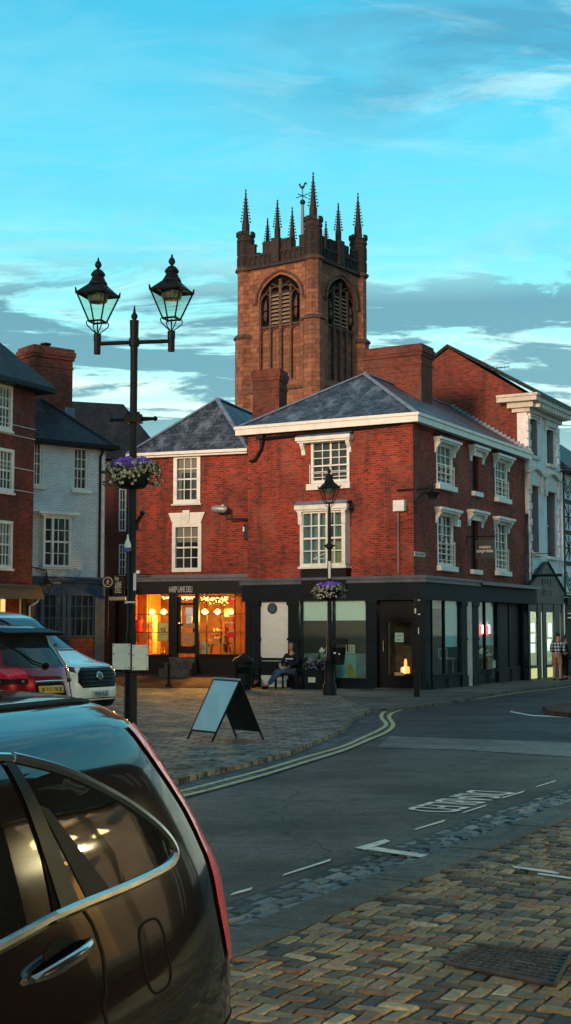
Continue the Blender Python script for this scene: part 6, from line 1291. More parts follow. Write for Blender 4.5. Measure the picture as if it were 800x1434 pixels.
framed(BF, 'R', .3, (688.5, 924, 694, 936), 'picture_frame', 'little pale framed card low in the narrow shop window', 'picture frame', paper, paint('grey_frame', (.2, .2, .19), .6))
def small_table(fr, face, c, px, label):
    t, mb, w, h = shelf_thing(fr, face, c, px, 'display_table', label, 'table', None); mb.box(-.25, .25, -w / 2, w / 2, h - .05, h) if face == 'R' else mb.box(-w / 2, w / 2, -.25, .25, h - .05, h); wd = paint('light_wood', (.25, .22, .15), .6); mb.build('table_top', wd, t)
    for sx in (-1, 1):
        for sy in (-1, 1):
            mb = MB(); x, y = (sx * .2, sy * (w / 2 - .06)); 
            if face == 'F': x, y = sx * (w / 2 - .06), sy * .2
            mb.tube([(x, y, 0), (x * .95, y * .95, h - .05)], .02, 6); mb.build('leg', wd, t)
    return t
small_table(BF, 'R', .1, (626, 921, 641, 944), 'small light wood table behind the side shop window'); small_table(BF, 'R', -.25, (670, 919, 690, 938), 'small light wood table behind the narrow shop window')
def teapot(px, c, face, lab):
    t, mb, w, h = shelf_thing(BF, face, c, px, 'teapot', lab, 'teapot', None); mb.lathe([(w * .2, 0), (w * .38, h * .2), (w * .36, h * .5), (w * .2, h * .7), (w * .1, h * .8), (.01, h)], (0, 0, 0), 12); o = mb.build('pot', paint('white_china', (.6, .62, .6), .3), t, smooth=True); mb = MB(); mb.tube([(w * .3, 0, h * .3), (w * .55, 0, h * .7)], .015, 5); mb.build('spout', M['boardwhite'], t); return t
teapot((672, 906, 678, 918), -.2, 'R', 'white china pot on the table behind the left pane of the narrow shop window'); teapot((683, 913, 688, 919), -.2, 'R', 'small white china pot on the table behind the right pane of the narrow shop window'); teapot((446, 906, 455, 915), .1, 'F', 'white kettle on the window sill of the corner shop')
# ---------------- delicatessen contents
glow = emit('glowing_shade', (1, .62, .18), 14.0); domeM = emit('lit_glass_dome', (1, .50, .08), 4.5)
for i, (u, v, lab) in enumerate(((212.5, 858, 'glowing dome pendant lamp in the left delicatessen window, the one nearer the lamp post'), (229.5, 858, 'glowing dome pendant lamp in the left delicatessen window, the one nearer the door'), (287, 858, 'glowing dome pendant lamp in the right delicatessen window, closest to the door'), (305, 858, 'glowing dome pendant lamp in the middle of the right delicatessen window'), (324, 858, 'glowing dome pendant lamp in the right delicatessen window, beside the orange shutter'))):
    s_ = DF.S('F', .7, u, v); p = DF.world(s_[0], .7, s_[1]); pendant('pendant_lamp', lab, p, .12, domeM, glow, 'dome lamps in the delicatessen window', .35, 300, (1, .38, .06))
def deli_item(px, c, name, label, cat, parts, group=None):
    t, mb, w, h = shelf_thing(DF, 'F', c, px, name, label, cat, None, group)
    for nm, mat, fn in parts: b = MB(); fn(b, w, h); b.build(nm, mat, t)
    return t
wine = paint('lit_bottle_glass', (.45, .30, .10), .2, 0, .2, 5); wlab = paint('bottle_label', (.75, .7, .5), .6); crate = M['crate_orange']
def bottle(u, v, lab, c=.55, h=6.5, grp='bottles on the display table'):
    deli_item((u - 1.2, v - h, u + 1.2, v), c, 'bottle', lab, 'bottle', [('body', wine, lambda b, w, h: b.lathe([(w * .45, 0), (w * .48, h * .05), (w * .48, h * .55), (w * .2, h * .72), (w * .17, h)], (0, 0, 0), 10)), ('label', wlab, lambda b, w, h: b.lathe([(w * .5, h * .15), (w * .5, h * .42)], (0, 0, 0), 10))], grp)
bl = ['leftmost', 'middle', 'rightmost']
for k, u in enumerate((300.5, 304.8, 309.3)): bottle(u, 885.5, f'{bl[k]} of the three pale bottles on the upper stand in the right delicatessen window')
for k, u in enumerate((302, 305, 307.6)): bottle(u, 894, f'{bl[k]} of the three small bottles above the pine crate in the delicatessen window', .5, 4.5)
for k, u in enumerate((221.5, 226, 230)): bottle(u, 914.5, f'{bl[k]} of the three jars low in the left delicatessen window', .3, 8)
def cratef(b, w, h):
    b.box(-w / 2, w / 2, -.15, .15, 0, .02); n = 3
    for i in range(n): z = h * i / n + .01; b.box(-w / 2, w / 2, -.16, -.15, z, z + h / n * .8); b.box(-w / 2, w / 2, .15, .16, z, z + h / n * .8); b.box(-w / 2, -w / 2 + .01, -.15, .15, z, z + h / n * .8); b.box(w / 2 - .01, w / 2, -.15, .15, z, z + h / n * .8)
for px, lab in (((295, 894, 310, 900), 'long pine crate on the display table in the right delicatessen window'), ((312, 892, 318, 900), 'short pine crate at the end of the delicatessen display table'), ((202, 885, 216, 896), 'pine crate on a shelf in the left delicatessen window, below another crate'), ((203, 872, 216, 879), 'upper pine crate on a shelf in the left delicatessen window')): deli_item(px, .5, 'wooden_crate', lab, 'crate', [('crate_boards', crate, cratef)], 'pine crates in the delicatessen')
deli_item((291, 900, 322, 916), .5, 'display_table', 'dark wooden display table in the right delicatessen window', 'table', [('table_top', crate, lambda b, w, h: b.box(-w / 2, w / 2, -.25, .25, h - .05, h))] + [('leg', M['black_wood'], (lambda sx, sy: lambda b, w, h: b.tube([(sx * w * .48, sy * .2, -.1), (sx * w * .36, sy * .18, h - .04)], .025, 5))(sx, sy)) for sx in (-1, 1) for sy in (-1, 1)])
deli_item((298, 885.5, 312, 887.5), .55, 'bottle_stand', 'thin shelf stand carrying three bottles in the right delicatessen window', 'shelf', [('shelf', crate, lambda b, w, h: b.box(-w / 2, w / 2, -.1, .1, 0, .03)), ('post', M['iron'], lambda b, w, h: b.box(-.02, .02, -.02, .02, -.3, 0))])
inkm = paint('brown_ink', (.35, .06, .01), .6)
deli_item((221, 871, 236.5, 898), .25, 'framed_poster', 'large framed cream poster with a red scrawled design in the left delicatessen window', 'poster', [('sheet', paint('cream_poster', (.8, .6, .3), .7), lambda b, w, h: b.box(-w / 2 + .03, w / 2 - .03, -.01, .01, .03, h - .03)), ('frame', crate, lambda b, w, h: [b.box(-w / 2, w / 2, -.02, .02, 0, .03), b.box(-w / 2, w / 2, -.02, .02, h - .03, h), b.box(-w / 2, -w / 2 + .03, -.02, .02, .03, h - .03), b.box(w / 2 - .03, w / 2, -.02, .02, .03, h - .03), b.box(-w / 2, w / 2, -.018, .0, h * .34, h * .37)]), ('drawing', inkm, lambda b, w, h: b.tube([(-w * .22, -.02, h * .62), (-w * .05, -.02, h * .72), (-w * .12, -.02, h * .55), (.02, -.02, h * .45), (w * .1, -.02, h * .6), (w * .2, -.02, h * .74), (w * .14, -.02, h * .52), (w * .26, -.02, h * .48)], .018, 5))])
deli_item((281, 898, 293, 915), .2, 'paper_sack', 'white printed paper sack standing in the right delicatessen window', 'sack', [('sack', paper, lambda b, w, h: b.lathe([(w * .42, 0), (w * .45, h * .1), (w * .43, h * .6), (w * .48, h)], (0, 0, 0), 8)), ('print', M['iron'], lambda b, w, h: [b.tube([(-w * .2, -w * .44, h * .3), (0, -w * .47, h * .5), (w * .2, -w * .44, h * .3)], .012, 5), b.tube([(-w * .15, -w * .44, h * .6), (w * .15, -w * .44, h * .62)], .012, 5)])])
deli_item((189, 868, 201, 884), .32, 'hamper', 'red cloth hamper beside the bright orange shutter of the delicatessen', 'hamper', [('body', paint('red_cloth', (.7, .04, .01), .7), lambda b, w, h: b.lathe([(w * .4, 0), (w * .5, h * .9), (w * .45, h)], (0, 0, 0), 10)), ('handle', crate, lambda b, w, h: b.tube([(-w * .4, 0, h), (-w * .2, 0, h * 1.3), (w * .2, 0, h * 1.3), (w * .4, 0, h)], .02, 5))])
for (px, lab) in (((318, 864, 327, 870), 'upper lit orange box on the shelves by the orange shutter'), ((318, 871, 328, 879), 'middle lit orange box on the shelves by the orange shutter'), ((320, 884, 330, 893), 'lower red orange box on the shelves by the orange shutter'), ((318, 838, 330, 845), 'red box on the top shelf of the delicatessen window')):
    deli_item(px, .6, 'food_box', lab, 'box', [('box', paint('orange_carton', (.8, .22, .04) if 'red' not in lab else (.8, .02, .02), .6), lambda b, w, h: b.box(-w / 2, w / 2, -.12, .12, 0, h)), ('lid', wlab, lambda b, w, h: b.box(-w / 2 - .01, w / 2 + .01, -.13, .13, h * .8, h * .98))], 'boxes on the delicatessen shelves')
def shelving(px, lab):
    deli_item(px, .8, 'shelf_unit', lab, 'shelves', [('upright', crate, lambda b, w, h: [b.box(-w / 2, -w / 2 + .04, -.2, .2, 0, h), b.box(w / 2 - .04, w / 2, -.2, .2, 0, h)])] + [('shelf', crate, (lambda k: lambda b, w, h: b.box(-w / 2 + .04, w / 2 - .04, -.2, .2, h * k / 5, h * k / 5 + .03))(k)) for k in range(6)])
shelving((202, 862, 217, 914), 'open pine shelf unit in the left delicatessen window'); shelving((316, 852, 331, 914), 'open pine shelf unit by the orange shutter of the delicatessen')
fl = MB(); rnd = random.Random(3)
for i in range(150):
    k = rnd.random()
    if k < .2: u = rnd.uniform(231, 252)
    elif k < .45: u = rnd.uniform(252, 277)
    else: u = rnd.uniform(281, 320)
    v = 836 + abs(rnd.gauss(0, 1.6 if u < 280 else 4.0)); s_ = DF.S('F', .12 + rnd.random() * .3, u, v); 
    if s_[1] > DZ + .05: continue
    p = DF.world(s_[0], .12 + rnd.random() * .3, s_[1]); fl.ball(p, rnd.uniform(.010, .024), 5)
o = fl.build('fairy_lights', emit('fairy_bulbs', (1, .45, .10), 9), None); tag(o, 'tangle of tiny glowing fairy lights along the top of the delicatessen windows', 'fairy lights'); o['kind'] = 'stuff'
lf = MB()
for i in range(500):
    u = rnd.uniform(281, 322); v = 835 + abs(rnd.gauss(0, 5)); s_ = DF.S('F', .5, u, v); p = DF.world(s_[0], .45 + rnd.random() * .15, min(s_[1], DZ)); leaf(lf, p, (rnd.uniform(-1, 1), rnd.uniform(-1, 1), rnd.uniform(-1, .3)), .09, .03)
o = lf.build('dried_garland', paint('dried_leaves', (.25, .08, .03), .8, 0, .4, 10), None); tag(o, 'dried leafy garland hung along the top of the right delicatessen window', 'garland')
# hanging signs in front of the passage
def deli_sign():
    c = DF.S('F', -.6, 158, 820); zt, zb = DF.S('F', -.6, 165, 806)[1], DF.S('F', -.6, 165, 835)[1]; x0, x1 = DF.S('F', -.6, 158, 820)[0], DF.S('F', -.6, 174.5, 820)[0]; p = DF.world(x0, -.6, zb); t = thing('hanging_sign', 'black hanging sign with cream lettering and a gilt lower edge beside the delicatessen', 'hanging sign', tuple(p), DF.ang); w = x1 - x0; h = zt - zb
    mb = MB(); mb.box(0, w, -.025, .025, 0, h); b = mb.build('board', M['shop_black'], t)
    for s, f, ww in (('Harp', .84, .34), ('LANE', .57, .52), ('DELI', .30, .52)): text_obj('lettering', s, M['letter'], b, (w * (.36 if s == 'Harp' else .5), -.027, h * f), (1, 0, 0), (0, 0, 1), .20, w * ww, .004)
    mb = MB(); mb.box(-.12, w + .05, -.05, .05, -.14, -.02); mb.build('gilt_rail', M['letter_gold'], t); mb = MB(); mb.tube([(-.02, 0, h + .04), (w + .75, 0, h + .04)], .02, 6); mb.tube([(w + .73, 0, h + .04), (w + .73, .55, h + .04)], .02, 6); mb.build('bracket', M['iron'], t)
deli_sign()
def walker_sign():
    P = at(151.3, 815, 47.2); t = thing('round_sign', 'round dark sign with a gold ring and walking figure next to the hanging delicatessen sign', 'sign', tuple(P), R(-10)); r = .155 * 1.05; mb = MB(); RX = Matrix.Rotation(R(90), 4, 'X')
    mb.prism([(r * math.cos(a * math.pi / 14), r * math.sin(a * math.pi / 14)) for a in range(28)], RX, .02); mb.build('disc', M['shop_black'], t)
    mb = MB(); mb.tube([(r * math.cos(a * math.pi / 14), -.025, r * math.sin(a * math.pi / 14)) for a in range(29)], .017, 5); mb.build('ring', M['letter_gold'], t)
    mb = MB(); y = -.028; mb.ball((.01, y, .09), .024, 8); mb.tube([(.01, y, .06), (0, y, -.02)], .026, 6); mb.tube([(0, y, -.02), (.045, y, -.09)], .014, 5); mb.tube([(0, y, -.02), (-.045, y, -.09)], .014, 5); mb.tube([(.01, y, .05), (.06, y, .0)], .011, 5); mb.tube([(.01, y, .05), (-.045, y, .0)], .011, 5); mb.build('walking_figure', M['letter_gold'], t)
    mb = MB(); mb.tube([(0, .02, -r), (0, .02, -P.z)], .03, 8); mb.build('pole', M['iron'], t)
walker_sign()
def wall_camera():
    D = DF; c = -.9; z = lambda v: D.S('F', -.3, 330, v)[1]; x = lambda u: D.S('F', -.3, u, 720)[0]; p = D.world(x(350), 0, 0); t = thing('floodlight', 'grey floodlight on a black wall arm above the delicatessen', 'floodlight', (p.x, p.y, 0), D.ang); X = lambda u: x(u) - x(350)
    mb = MB(); mb.tube([(X(318), -.35, z(712)), (X(318), -.35, z(726.5)), (X(352), -.15, z(727))], .035, 6); mb.box(X(349), X(355), -.2, .0, z(734), z(723)); mb.build('arm', M['iron'], t)
    mb = MB(); mb.lathe([(.06, 0), (.12, .1), (.13, .4), (.07, .58)], (0, 0, 0), 10, sy=.6); mb.v = [tuple(Matrix.Translation((X(319), -.35, z(713))) @ Matrix.Rotation(R(-86), 4, 'Y') @ Vector(v)) for v in mb.v]; mb.build('lamp_head', paint('grey_casing', (.30, .32, .32), .4, .3), t, smooth=True); mb = MB(); mb.ball((X(313), -.35, z(708)), .05, 8); mb.build('sensor', M['boardwhite'], t)
    p = D.world(x(347), -.12, z(756)); t2 = thing('alarm_box', 'black wall box hanging below the floodlight arm where two brick houses meet', 'wall box', tuple(p), D.ang); h = z(735) - z(756); mb = MB(); mb.box(-.14, .14, -.2, .0, 0, h); mb.build('casing', M['iron'], t2, bevel=.03); mb = MB(); mb.box(-.16, -.11, -.22, -.2, h * .55, h * .85); mb.build('label_plate', M['boardwhite'], t2)
wall_camera()
for u, v, lab in ((176.5 + 0, 0, ''),): pass
def shop_lantern():
    P = at(65, 817, 44.6); t = thing('wall_lantern', 'dim black lantern hanging in front of the blue shopfront of the white painted house', 'wall lantern', tuple(P)); lantern(t, Vector((0, 0, -.33)), .60, R(20)); mb = MB(); mb.tube([(0, 0, .42), (-.55, .3, .55)], .02, 6); mb.tube([(0, 0, .2), (0, 0, .42)], .012, 6); mb.build('bracket', M['iron'], t)
shop_lantern()
def wires():
    P = [at(41, 791, 45.3), at(60, 801, 45.3), at(95, 812, 47), at(106, 812, 47.5)]; mb = MB(); mb.tube(P, .012, 5); Q = [at(95, 796, 47.4), at(106, 796.5, 47.5), at(114, 802, 47.9), at(104, 812, 47.6)]; mb.tube(Q, .014, 5); o = mb.build('awning_wire', paint('grey_wire', (.25, .28, .3), .5)); tag(o, 'thin grey wires strung across the front of the white painted house', 'wire')
wires()
def aerial():
    a, b = at(690, 516, 60), at(713, 513.5, 60); t = thing('tv_aerial', 'thin television aerial above the brick gable roof', 'aerial', tuple(a)); mb = MB(); mb.tube([(0, 0, 0), tuple(b - a)], .02, 5); mb.build('boom', M['iron'], t); mb = MB(); d = b - a
    for k in range(5): p = d * (k / 4); mb.tube([p + Vector((0, 0, -.09)), p + Vector((0, 0, .09))], .008, 4)
    mb.build('elements', M['iron'], t); mb = MB(); mb.tube([(0, 0, 0), (0, 0, -1.6)], .02, 5); mb.build('mast', M['iron'], t)
aerial()
def orange_lamp():
    y = SY1 + .9; s0 = BF.S('R', .35, 791.5, 885); p = BF.world(.9, s0[0], BF.S('R', .9, 791.5, 892)[1]); p = at(791.8, 893, 57.5); t = thing('lit_sign', 'narrow glowing orange lamp at the right edge above the two people', 'lamp', tuple(p)); h = .36; mb = MB(); mb.lathe([(.10, 0), (.095, .05), (.075, .38), (.06, .42)], (0, 0, 0), 12); mb.build('shade', emit('orange_lamp_shade', (1, .42, .04), 2.2), t, smooth=True); mb = MB(); mb.tube([(0, 0, 0), (0, 0, -1.9)], .02, 6); mb.build('stand', M['iron'], t)
orange_lamp()
# round pale sign on timber house
P = at(793, 843, 58); t = thing('oval_sign', 'small pale oval sign on the timber framed house', 'sign', tuple(P)); mb = MB(); mb.lathe([(.01, -.22), (.10, -.15), (.13, 0), (.10, .15), (.01, .22)], (0, 0, 0), 12, sy=.3); mb.build('plate', M['stucco_trim'], t); mb = MB(); mb.tube([(0, 0, .2), (.2, 1.0, .3)], .015, 5); mb.build('bracket', M['iron'], t)
# ---------------- bench and planter
def bench():
    x0, y0 = g(362, 958, .084); a = BF.rect('F', -1.2, 360, 928, 428, 968); p = BF.world(a[0], -1.15, .084); t = thing('park_bench', 'dark slatted bench against the corner building, with a man sitting on it', 'bench', tuple(p), BF.ang); W = a[1] - a[0]; bm_ = M['shop']
    mb = MB()
    for k in range(4): mb.box(0, W, -.10 - .11 * k, -.02 - .11 * k, .42, .45)
    mb.build('seat', bm_, t); mb = MB()
    for k in range(4): mb.box(0, W, .02 + .02 * k, .05 + .02 * k, .52 + .12 * k, .61 + .12 * k)
    mb.build('backrest', bm_, t)
    for x in (.05, W / 2, W - .1):
        mb = MB(); mb.box(x, x + .05, -.47, -.41, 0, .62); mb.box(x, x + .05, .0, .05, 0, .45); mb.tube([(x + .025, .02, .42), (x + .025, .12, 1.0)], .025, 6); mb.box(x, x + .05, -.47, .02, .38, .42); mb.box(x - .01, x + .06, -.48, .05, .62, .65); mb.build('leg', bm_, t)
    return t, W
bench_t, BW = bench()
def planter():
    r = BF.rect('F', -1.1, 431, 937, 459, 968); p = BF.world((r[0] + r[1]) / 2, -1.1, .084); t = thing('planter', 'dark square planter of violet flowers and spiky leaves next to the seated man', 'planter', tuple(p), BF.ang); w = (r[1] - r[0]) / 2; h = r[3] - .1; mb = MB(); mb.box(-w, w, -w, w, 0, h - .06); mb.box(-w - .03, w + .03, -w - .03, w + .03, h - .06, h); mb.box(-w + .06, w - .06, -w - .015, -w, .08, h - .12); mb.build('tub', M['shop'], t)
    mb = MB(); mb.box(-.14, .12, -w - .03, -w - .018, h * .35, h * .62); mb.build('label', paint('cream_card', (.6, .6, .45), .6), t); rnd = random.Random(9); lf = MB(); f1 = MB(); f2 = MB()
    for i in range(420):
        a = rnd.uniform(0, 6.28); rr = rnd.random() ** .5 * w * 1.15; c = Vector((rr * math.cos(a), rr * math.sin(a), h + rnd.uniform(-.05, .25))); d = (math.cos(a), math.sin(a), rnd.uniform(-.3, 1)); leaf(lf, c, d, rnd.uniform(.07, .14), .03)
        if rnd.random() < .28: petals(f1 if rnd.random() < .6 else f2, c + Vector((0, 0, .06)), (rnd.uniform(-1, 1), -1, .8), .055)
    lf.build('foliage', M['leaf'], t); f1.build('violet_flowers', paint('dusty_violet', (.16, .12, .32), .6), t)['kind'] = 'stuff'; f2.build('grey_flowers', paint('grey_pink', (.25, .2, .24), .6), t)['kind'] = 'stuff'; mb = MB()
    for i in range(26):
        a = rnd.uniform(0, 6.28); el = rnd.uniform(.5, 1.35); L_ = rnd.uniform(.5, .8); d = Vector((math.cos(a) * math.cos(el), math.sin(a) * math.cos(el), math.sin(el))); s = d.cross(Vector((0, 0, 1))).normalized() * .022; b = Vector((.08, 0, h + .02)); mid = b + d * L_ * .5; tip = b + d * L_ - Vector((0, 0, L_ * .12)); mb.face([b - s * .6, mid - s, tip, mid + s, b + s * .6])
    mb.build('spiky_leaves', paint('dark_blade_leaves', (.02, .03, .022), .5), t)
planter()
# ================================================================ vehicles
def carpaint(name, base, metal=.3, rough=.25, flake=.0, coat=1):
    t = NT(name); v = t.tc.outputs['Object']; n_ = t.noise(v, 900, 2); col = t.ramp(n_, [(.3, tuple(c * (1 - flake) for c in base)), (.7, tuple(c * (1 + flake) for c in base))])
    t.set(t.b.inputs['Base Color'], col); t.b.inputs['Metallic'].default_value = metal; t.b.inputs['Roughness'].default_value = rough; t.b.inputs['Coat Weight'].default_value = coat; t.b.inputs['Coat Roughness'].default_value = .02; t.b.inputs['Specular IOR Level'].default_value = .25
    dust = t.noise(v, 3, 5, .6); t.set(t.b.inputs['Roughness'], t.math('MULTIPLY_ADD', dust, .1, rough - .05)); return t.m
M['chrome'] = paint('brushed_chrome', (.62, .62, .58), .14, 1, .08, 6)
M['tyre'] = paint('tyre_rubber', (.012, .012, .012), .85, 0, .2, 20)
M['alloy'] = paint('alloy_wheel', (.35, .36, .37), .3, .9)
M['trim'] = paint('black_plastic_trim', (.006, .006, .007), .5, 0, .2, 20, spec=.12)
def privacy():
    m = glass_opaque('tinted_car_glass', (.002, .0025, .0025), .02, wob=.035); return m
M['carglass'] = privacy()
M['screen'] = glass_opaque('car_windscreen', (.008, .016, .018), .03)
class Shell:
    """car body as stacked horizontal super-ellipse slices: rows (z, half width, rear x, front x)"""
    def __init__(s, rows, n=5.0): s.rows = rows; s.n = n
    def at(s, z):
        r = s.rows
        if z <= r[0][0]: return r[0][1:]
        if z >= r[-1][0]: return r[-1][1:]
        for i in range(len(r) - 1):
            if r[i][0] <= z <= r[i + 1][0]:
                t = (z - r[i][0]) / (r[i + 1][0] - r[i][0]); out = []
                for k in (1, 2, 3):
                    p0 = r[max(i - 1, 0)][k]; p1 = r[i][k]; p2 = r[i + 1][k]; p3 = r[min(i + 2, len(r) - 1)][k]; z0 = r[max(i - 1, 0)][0]; z1 = r[i][0]; z2 = r[i + 1][0]; z3 = r[min(i + 2, len(r) - 1)][0]
                    m1 = (p2 - p0) / (z2 - z0) if z2 > z0 else 0; m2 = (p3 - p1) / (z3 - z1) if z3 > z1 else 0; dz = z2 - z1
                    s1 = (p2 - p1) / dz
                    if s1 == 0: m1 = m2 = 0
                    else: m1 = max(min(m1 / s1, 3), 0) * s1; m2 = max(min(m2 / s1, 3), 0) * s1
                    out.append((2 * t ** 3 - 3 * t ** 2 + 1) * p1 + (t ** 3 - 2 * t ** 2 + t) * dz * m1 + (-2 * t ** 3 + 3 * t ** 2) * p2 + (t ** 3 - t ** 2) * dz * m2)
                return out
    def side(s, a, z):
        w, ar, af = s.at(z); c = (ar + af) / 2; l = (af - ar) / 2; q = min(abs((a - c) / l), .9999); return w * (1 - q ** s.n) ** (1 / s.n)
    def end(s, y, z, front):
        w, ar, af = s.at(z); c = (ar + af) / 2; l = (af - ar) / 2; q = min(abs(y / w), .9999); x = l * (1 - q ** s.n) ** (1 / s.n); return c + x if front else c - x
    def P(s, kind, u, z, off=0.0):
        e = .01
        if kind in ('L', 'R'):
            sg = 1 if kind == 'L' else -1; f = lambda a, zz: Vector((a, sg * s.side(a, zz), zz))
        else:
            fr = kind == 'front'; f = lambda y, zz: Vector((s.end(y, zz, fr), y, zz))
        p = f(u, z)
        if off:
            n = (f(u + e, z) - f(u - e, z)).cross(f(u, z + e) - f(u, z - e))
            if n.length > 1e-9:
                n.normalize(); ref = Vector((0, 1 if kind == 'L' else -1, 0)) if kind in 'LR' else Vector((1 if kind == 'front' else -1, 0, .2))
                if n.dot(ref) < 0: n = -n
                p = p + n * off
        return p
    def body(s, mat, parent, nz=64, na=112):
        z0, z1 = s.rows[0][0], s.rows[-1][0]; mb = MB(); V = []; F_ = []
        for j in range(nz + 1):
            t = j / nz; z = z0 + (z1 - z0) * (1 - (1 - t) ** 1.35); w, ar, af = s.at(z); c = (ar + af) / 2; l = (af - ar) / 2; e = 2 / s.n
            for i in range(na):
                th = 2 * math.pi * i / na; cs, sn = math.cos(th), math.sin(th); V.append((c + l * math.copysign(abs(cs) ** e, cs), w * math.copysign(abs(sn) ** e, sn), z))
        for j in range(nz):
            for i in range(na): F_.append((j * na + i, j * na + (i + 1) % na, (j + 1) * na + (i + 1) % na, (j + 1) * na + i))
        F_ += [tuple(range(na - 1, -1, -1)), tuple(range(nz * na, (nz + 1) * na))]; mb.raw(V, F_); o = mb.build('body', mat, parent, smooth=True, uv=False)
        try: o.data.set_sharp_from_angle(angle=R(60))
        except Exception: pass
        return o
    def patch(s, kind, poly, off, name, mat, parent, cell=.045, thick=0):
        bm = bmesh.new(); vs_ = [bm.verts.new((u, z, 0)) for u, z in poly]; bm.faces.new(vs_); bmesh.ops.triangulate(bm, faces=bm.faces)
        for ax in (0, 1):
            lo = min(p[ax] for p in poly); hi = max(p[ax] for p in poly); k = lo + cell
            while k < hi:
                c_ = [0, 0, 0]; n_ = [0, 0, 0]; c_[ax] = k; n_[ax] = 1; bmesh.ops.bisect_plane(bm, geom=bm.verts[:] + bm.edges[:] + bm.faces[:], plane_co=c_, plane_no=n_); k += cell
        for v in bm.verts: v.co = s.P(kind, v.co.x, v.co.y, off)
        bmesh.ops.recalc_face_normals(bm, faces=bm.faces); bm.faces.ensure_lookup_table()
        ref = {'L': Vector((0, 1, 0)), 'R': Vector((0, -1, 0)), 'front': Vector((1, 0, .3)), 'rear': Vector((-1, 0, .3))}[kind]; f0 = max(bm.faces, key=lambda f: f.calc_area()); 
        if f0.normal.dot(ref) < 0: bmesh.ops.reverse_faces(bm, faces=bm.faces)
        if thick:
            r = bmesh.ops.extrude_edge_only(bm, edges=[e for e in bm.edges if e.is_boundary])
            c0 = Vector((1.8, 0, .9))
            for v in [q for q in r['geom'] if isinstance(q, bmesh.types.BMVert)]: v.co += (Vector((v.co.x, 0, v.co.z)) - v.co if kind in 'LR' else Vector((c0.x - v.co.x, 0, 0))).normalized() * thick
        me = bpy.data.meshes.new(name); bm.to_mesh(me); bm.free(); me.materials.append(mat)
        for p in me.polygons: p.use_smooth = True
        o = bpy.data.objects.new(name, me); COL.objects.link(o); o.parent = parent; return o
    def strip(s, kind, pts, rad, name, mat, parent, off=.006, closed=False, sub=6, n=8):
        Q = list(pts) + ([pts[0]] if closed else []); L_ = []
        for i in range(len(Q) - 1):
            if closed: p0, p1, p2, p3 = Q[i - 1 if i else len(pts) - 1], Q[i], Q[i + 1], Q[(i + 2) if i + 2 < len(Q) else 1]
            else: p0, p1, p2, p3 = Q[max(i - 1, 0)], Q[i], Q[i + 1], Q[min(i + 2, len(Q) - 1)]
            for k in range(sub):
                t = k / sub; L_.append([.5 * (2 * p1[m_] + (p2[m_] - p0[m_]) * t + (2 * p0[m_] - 5 * p1[m_] + 4 * p2[m_] - p3[m_]) * t * t + (3 * p1[m_] - p0[m_] - 3 * p2[m_] + p3[m_]) * t ** 3) for m_ in (0, 1)])
        L_.append(list(Q[-1])); mb = MB(); rr = rad if not isinstance(rad, (list, tuple)) else [rad[min(int(i / sub), len(rad) - 1)] for i in range(len(L_))]
        mb.tube([s.P(kind, u, z, off) for u, z in L_], rr, n); return mb.build(name, mat, parent, smooth=True, uv=False)
def wheels(t, xs, w, r=.35):
    for x in xs:
        for sg in (-1, 1):
            mb = MB(); MY = lambda mb_, y0: None; prof = [(r * .62, -.11), (r * .93, -.115), (r, -.08), (r, .08), (r * .93, .115), (r * .62, .11)]
            mb.lathe(prof, (0, 0, 0), 28); Mx = Matrix.Translation((x, sg * (w - .09), r)) @ Matrix.Rotation(R(90), 4, 'X'); mb.v = [tuple(Mx @ Vector(v)) for v in mb.v]; wh = mb.build('wheel', M['tyre'], t, smooth=True)
            mb = MB(); mb.lathe([(.05, 0), (r * .62, .0), (r * .64, .02)], (0, 0, .06), 28)
            for k in range(5): a = k * 1.2566; mb.box(0, r * .62, -.035, .035, .07, .11, 0, Matrix.Rotation(a, 4, 'Z'))
            mb.lathe([(.07, .06), (.06, .13), (.01, .135)], (0, 0, 0), 12); Mx2 = Matrix.Translation((x, sg * (w - .09), r)) @ Matrix.Rotation(R(-90 * sg), 4, 'X'); mb.v = [tuple(Mx2 @ Vector(v)) for v in mb.v]; mb.build('rim', M['alloy'], wh)
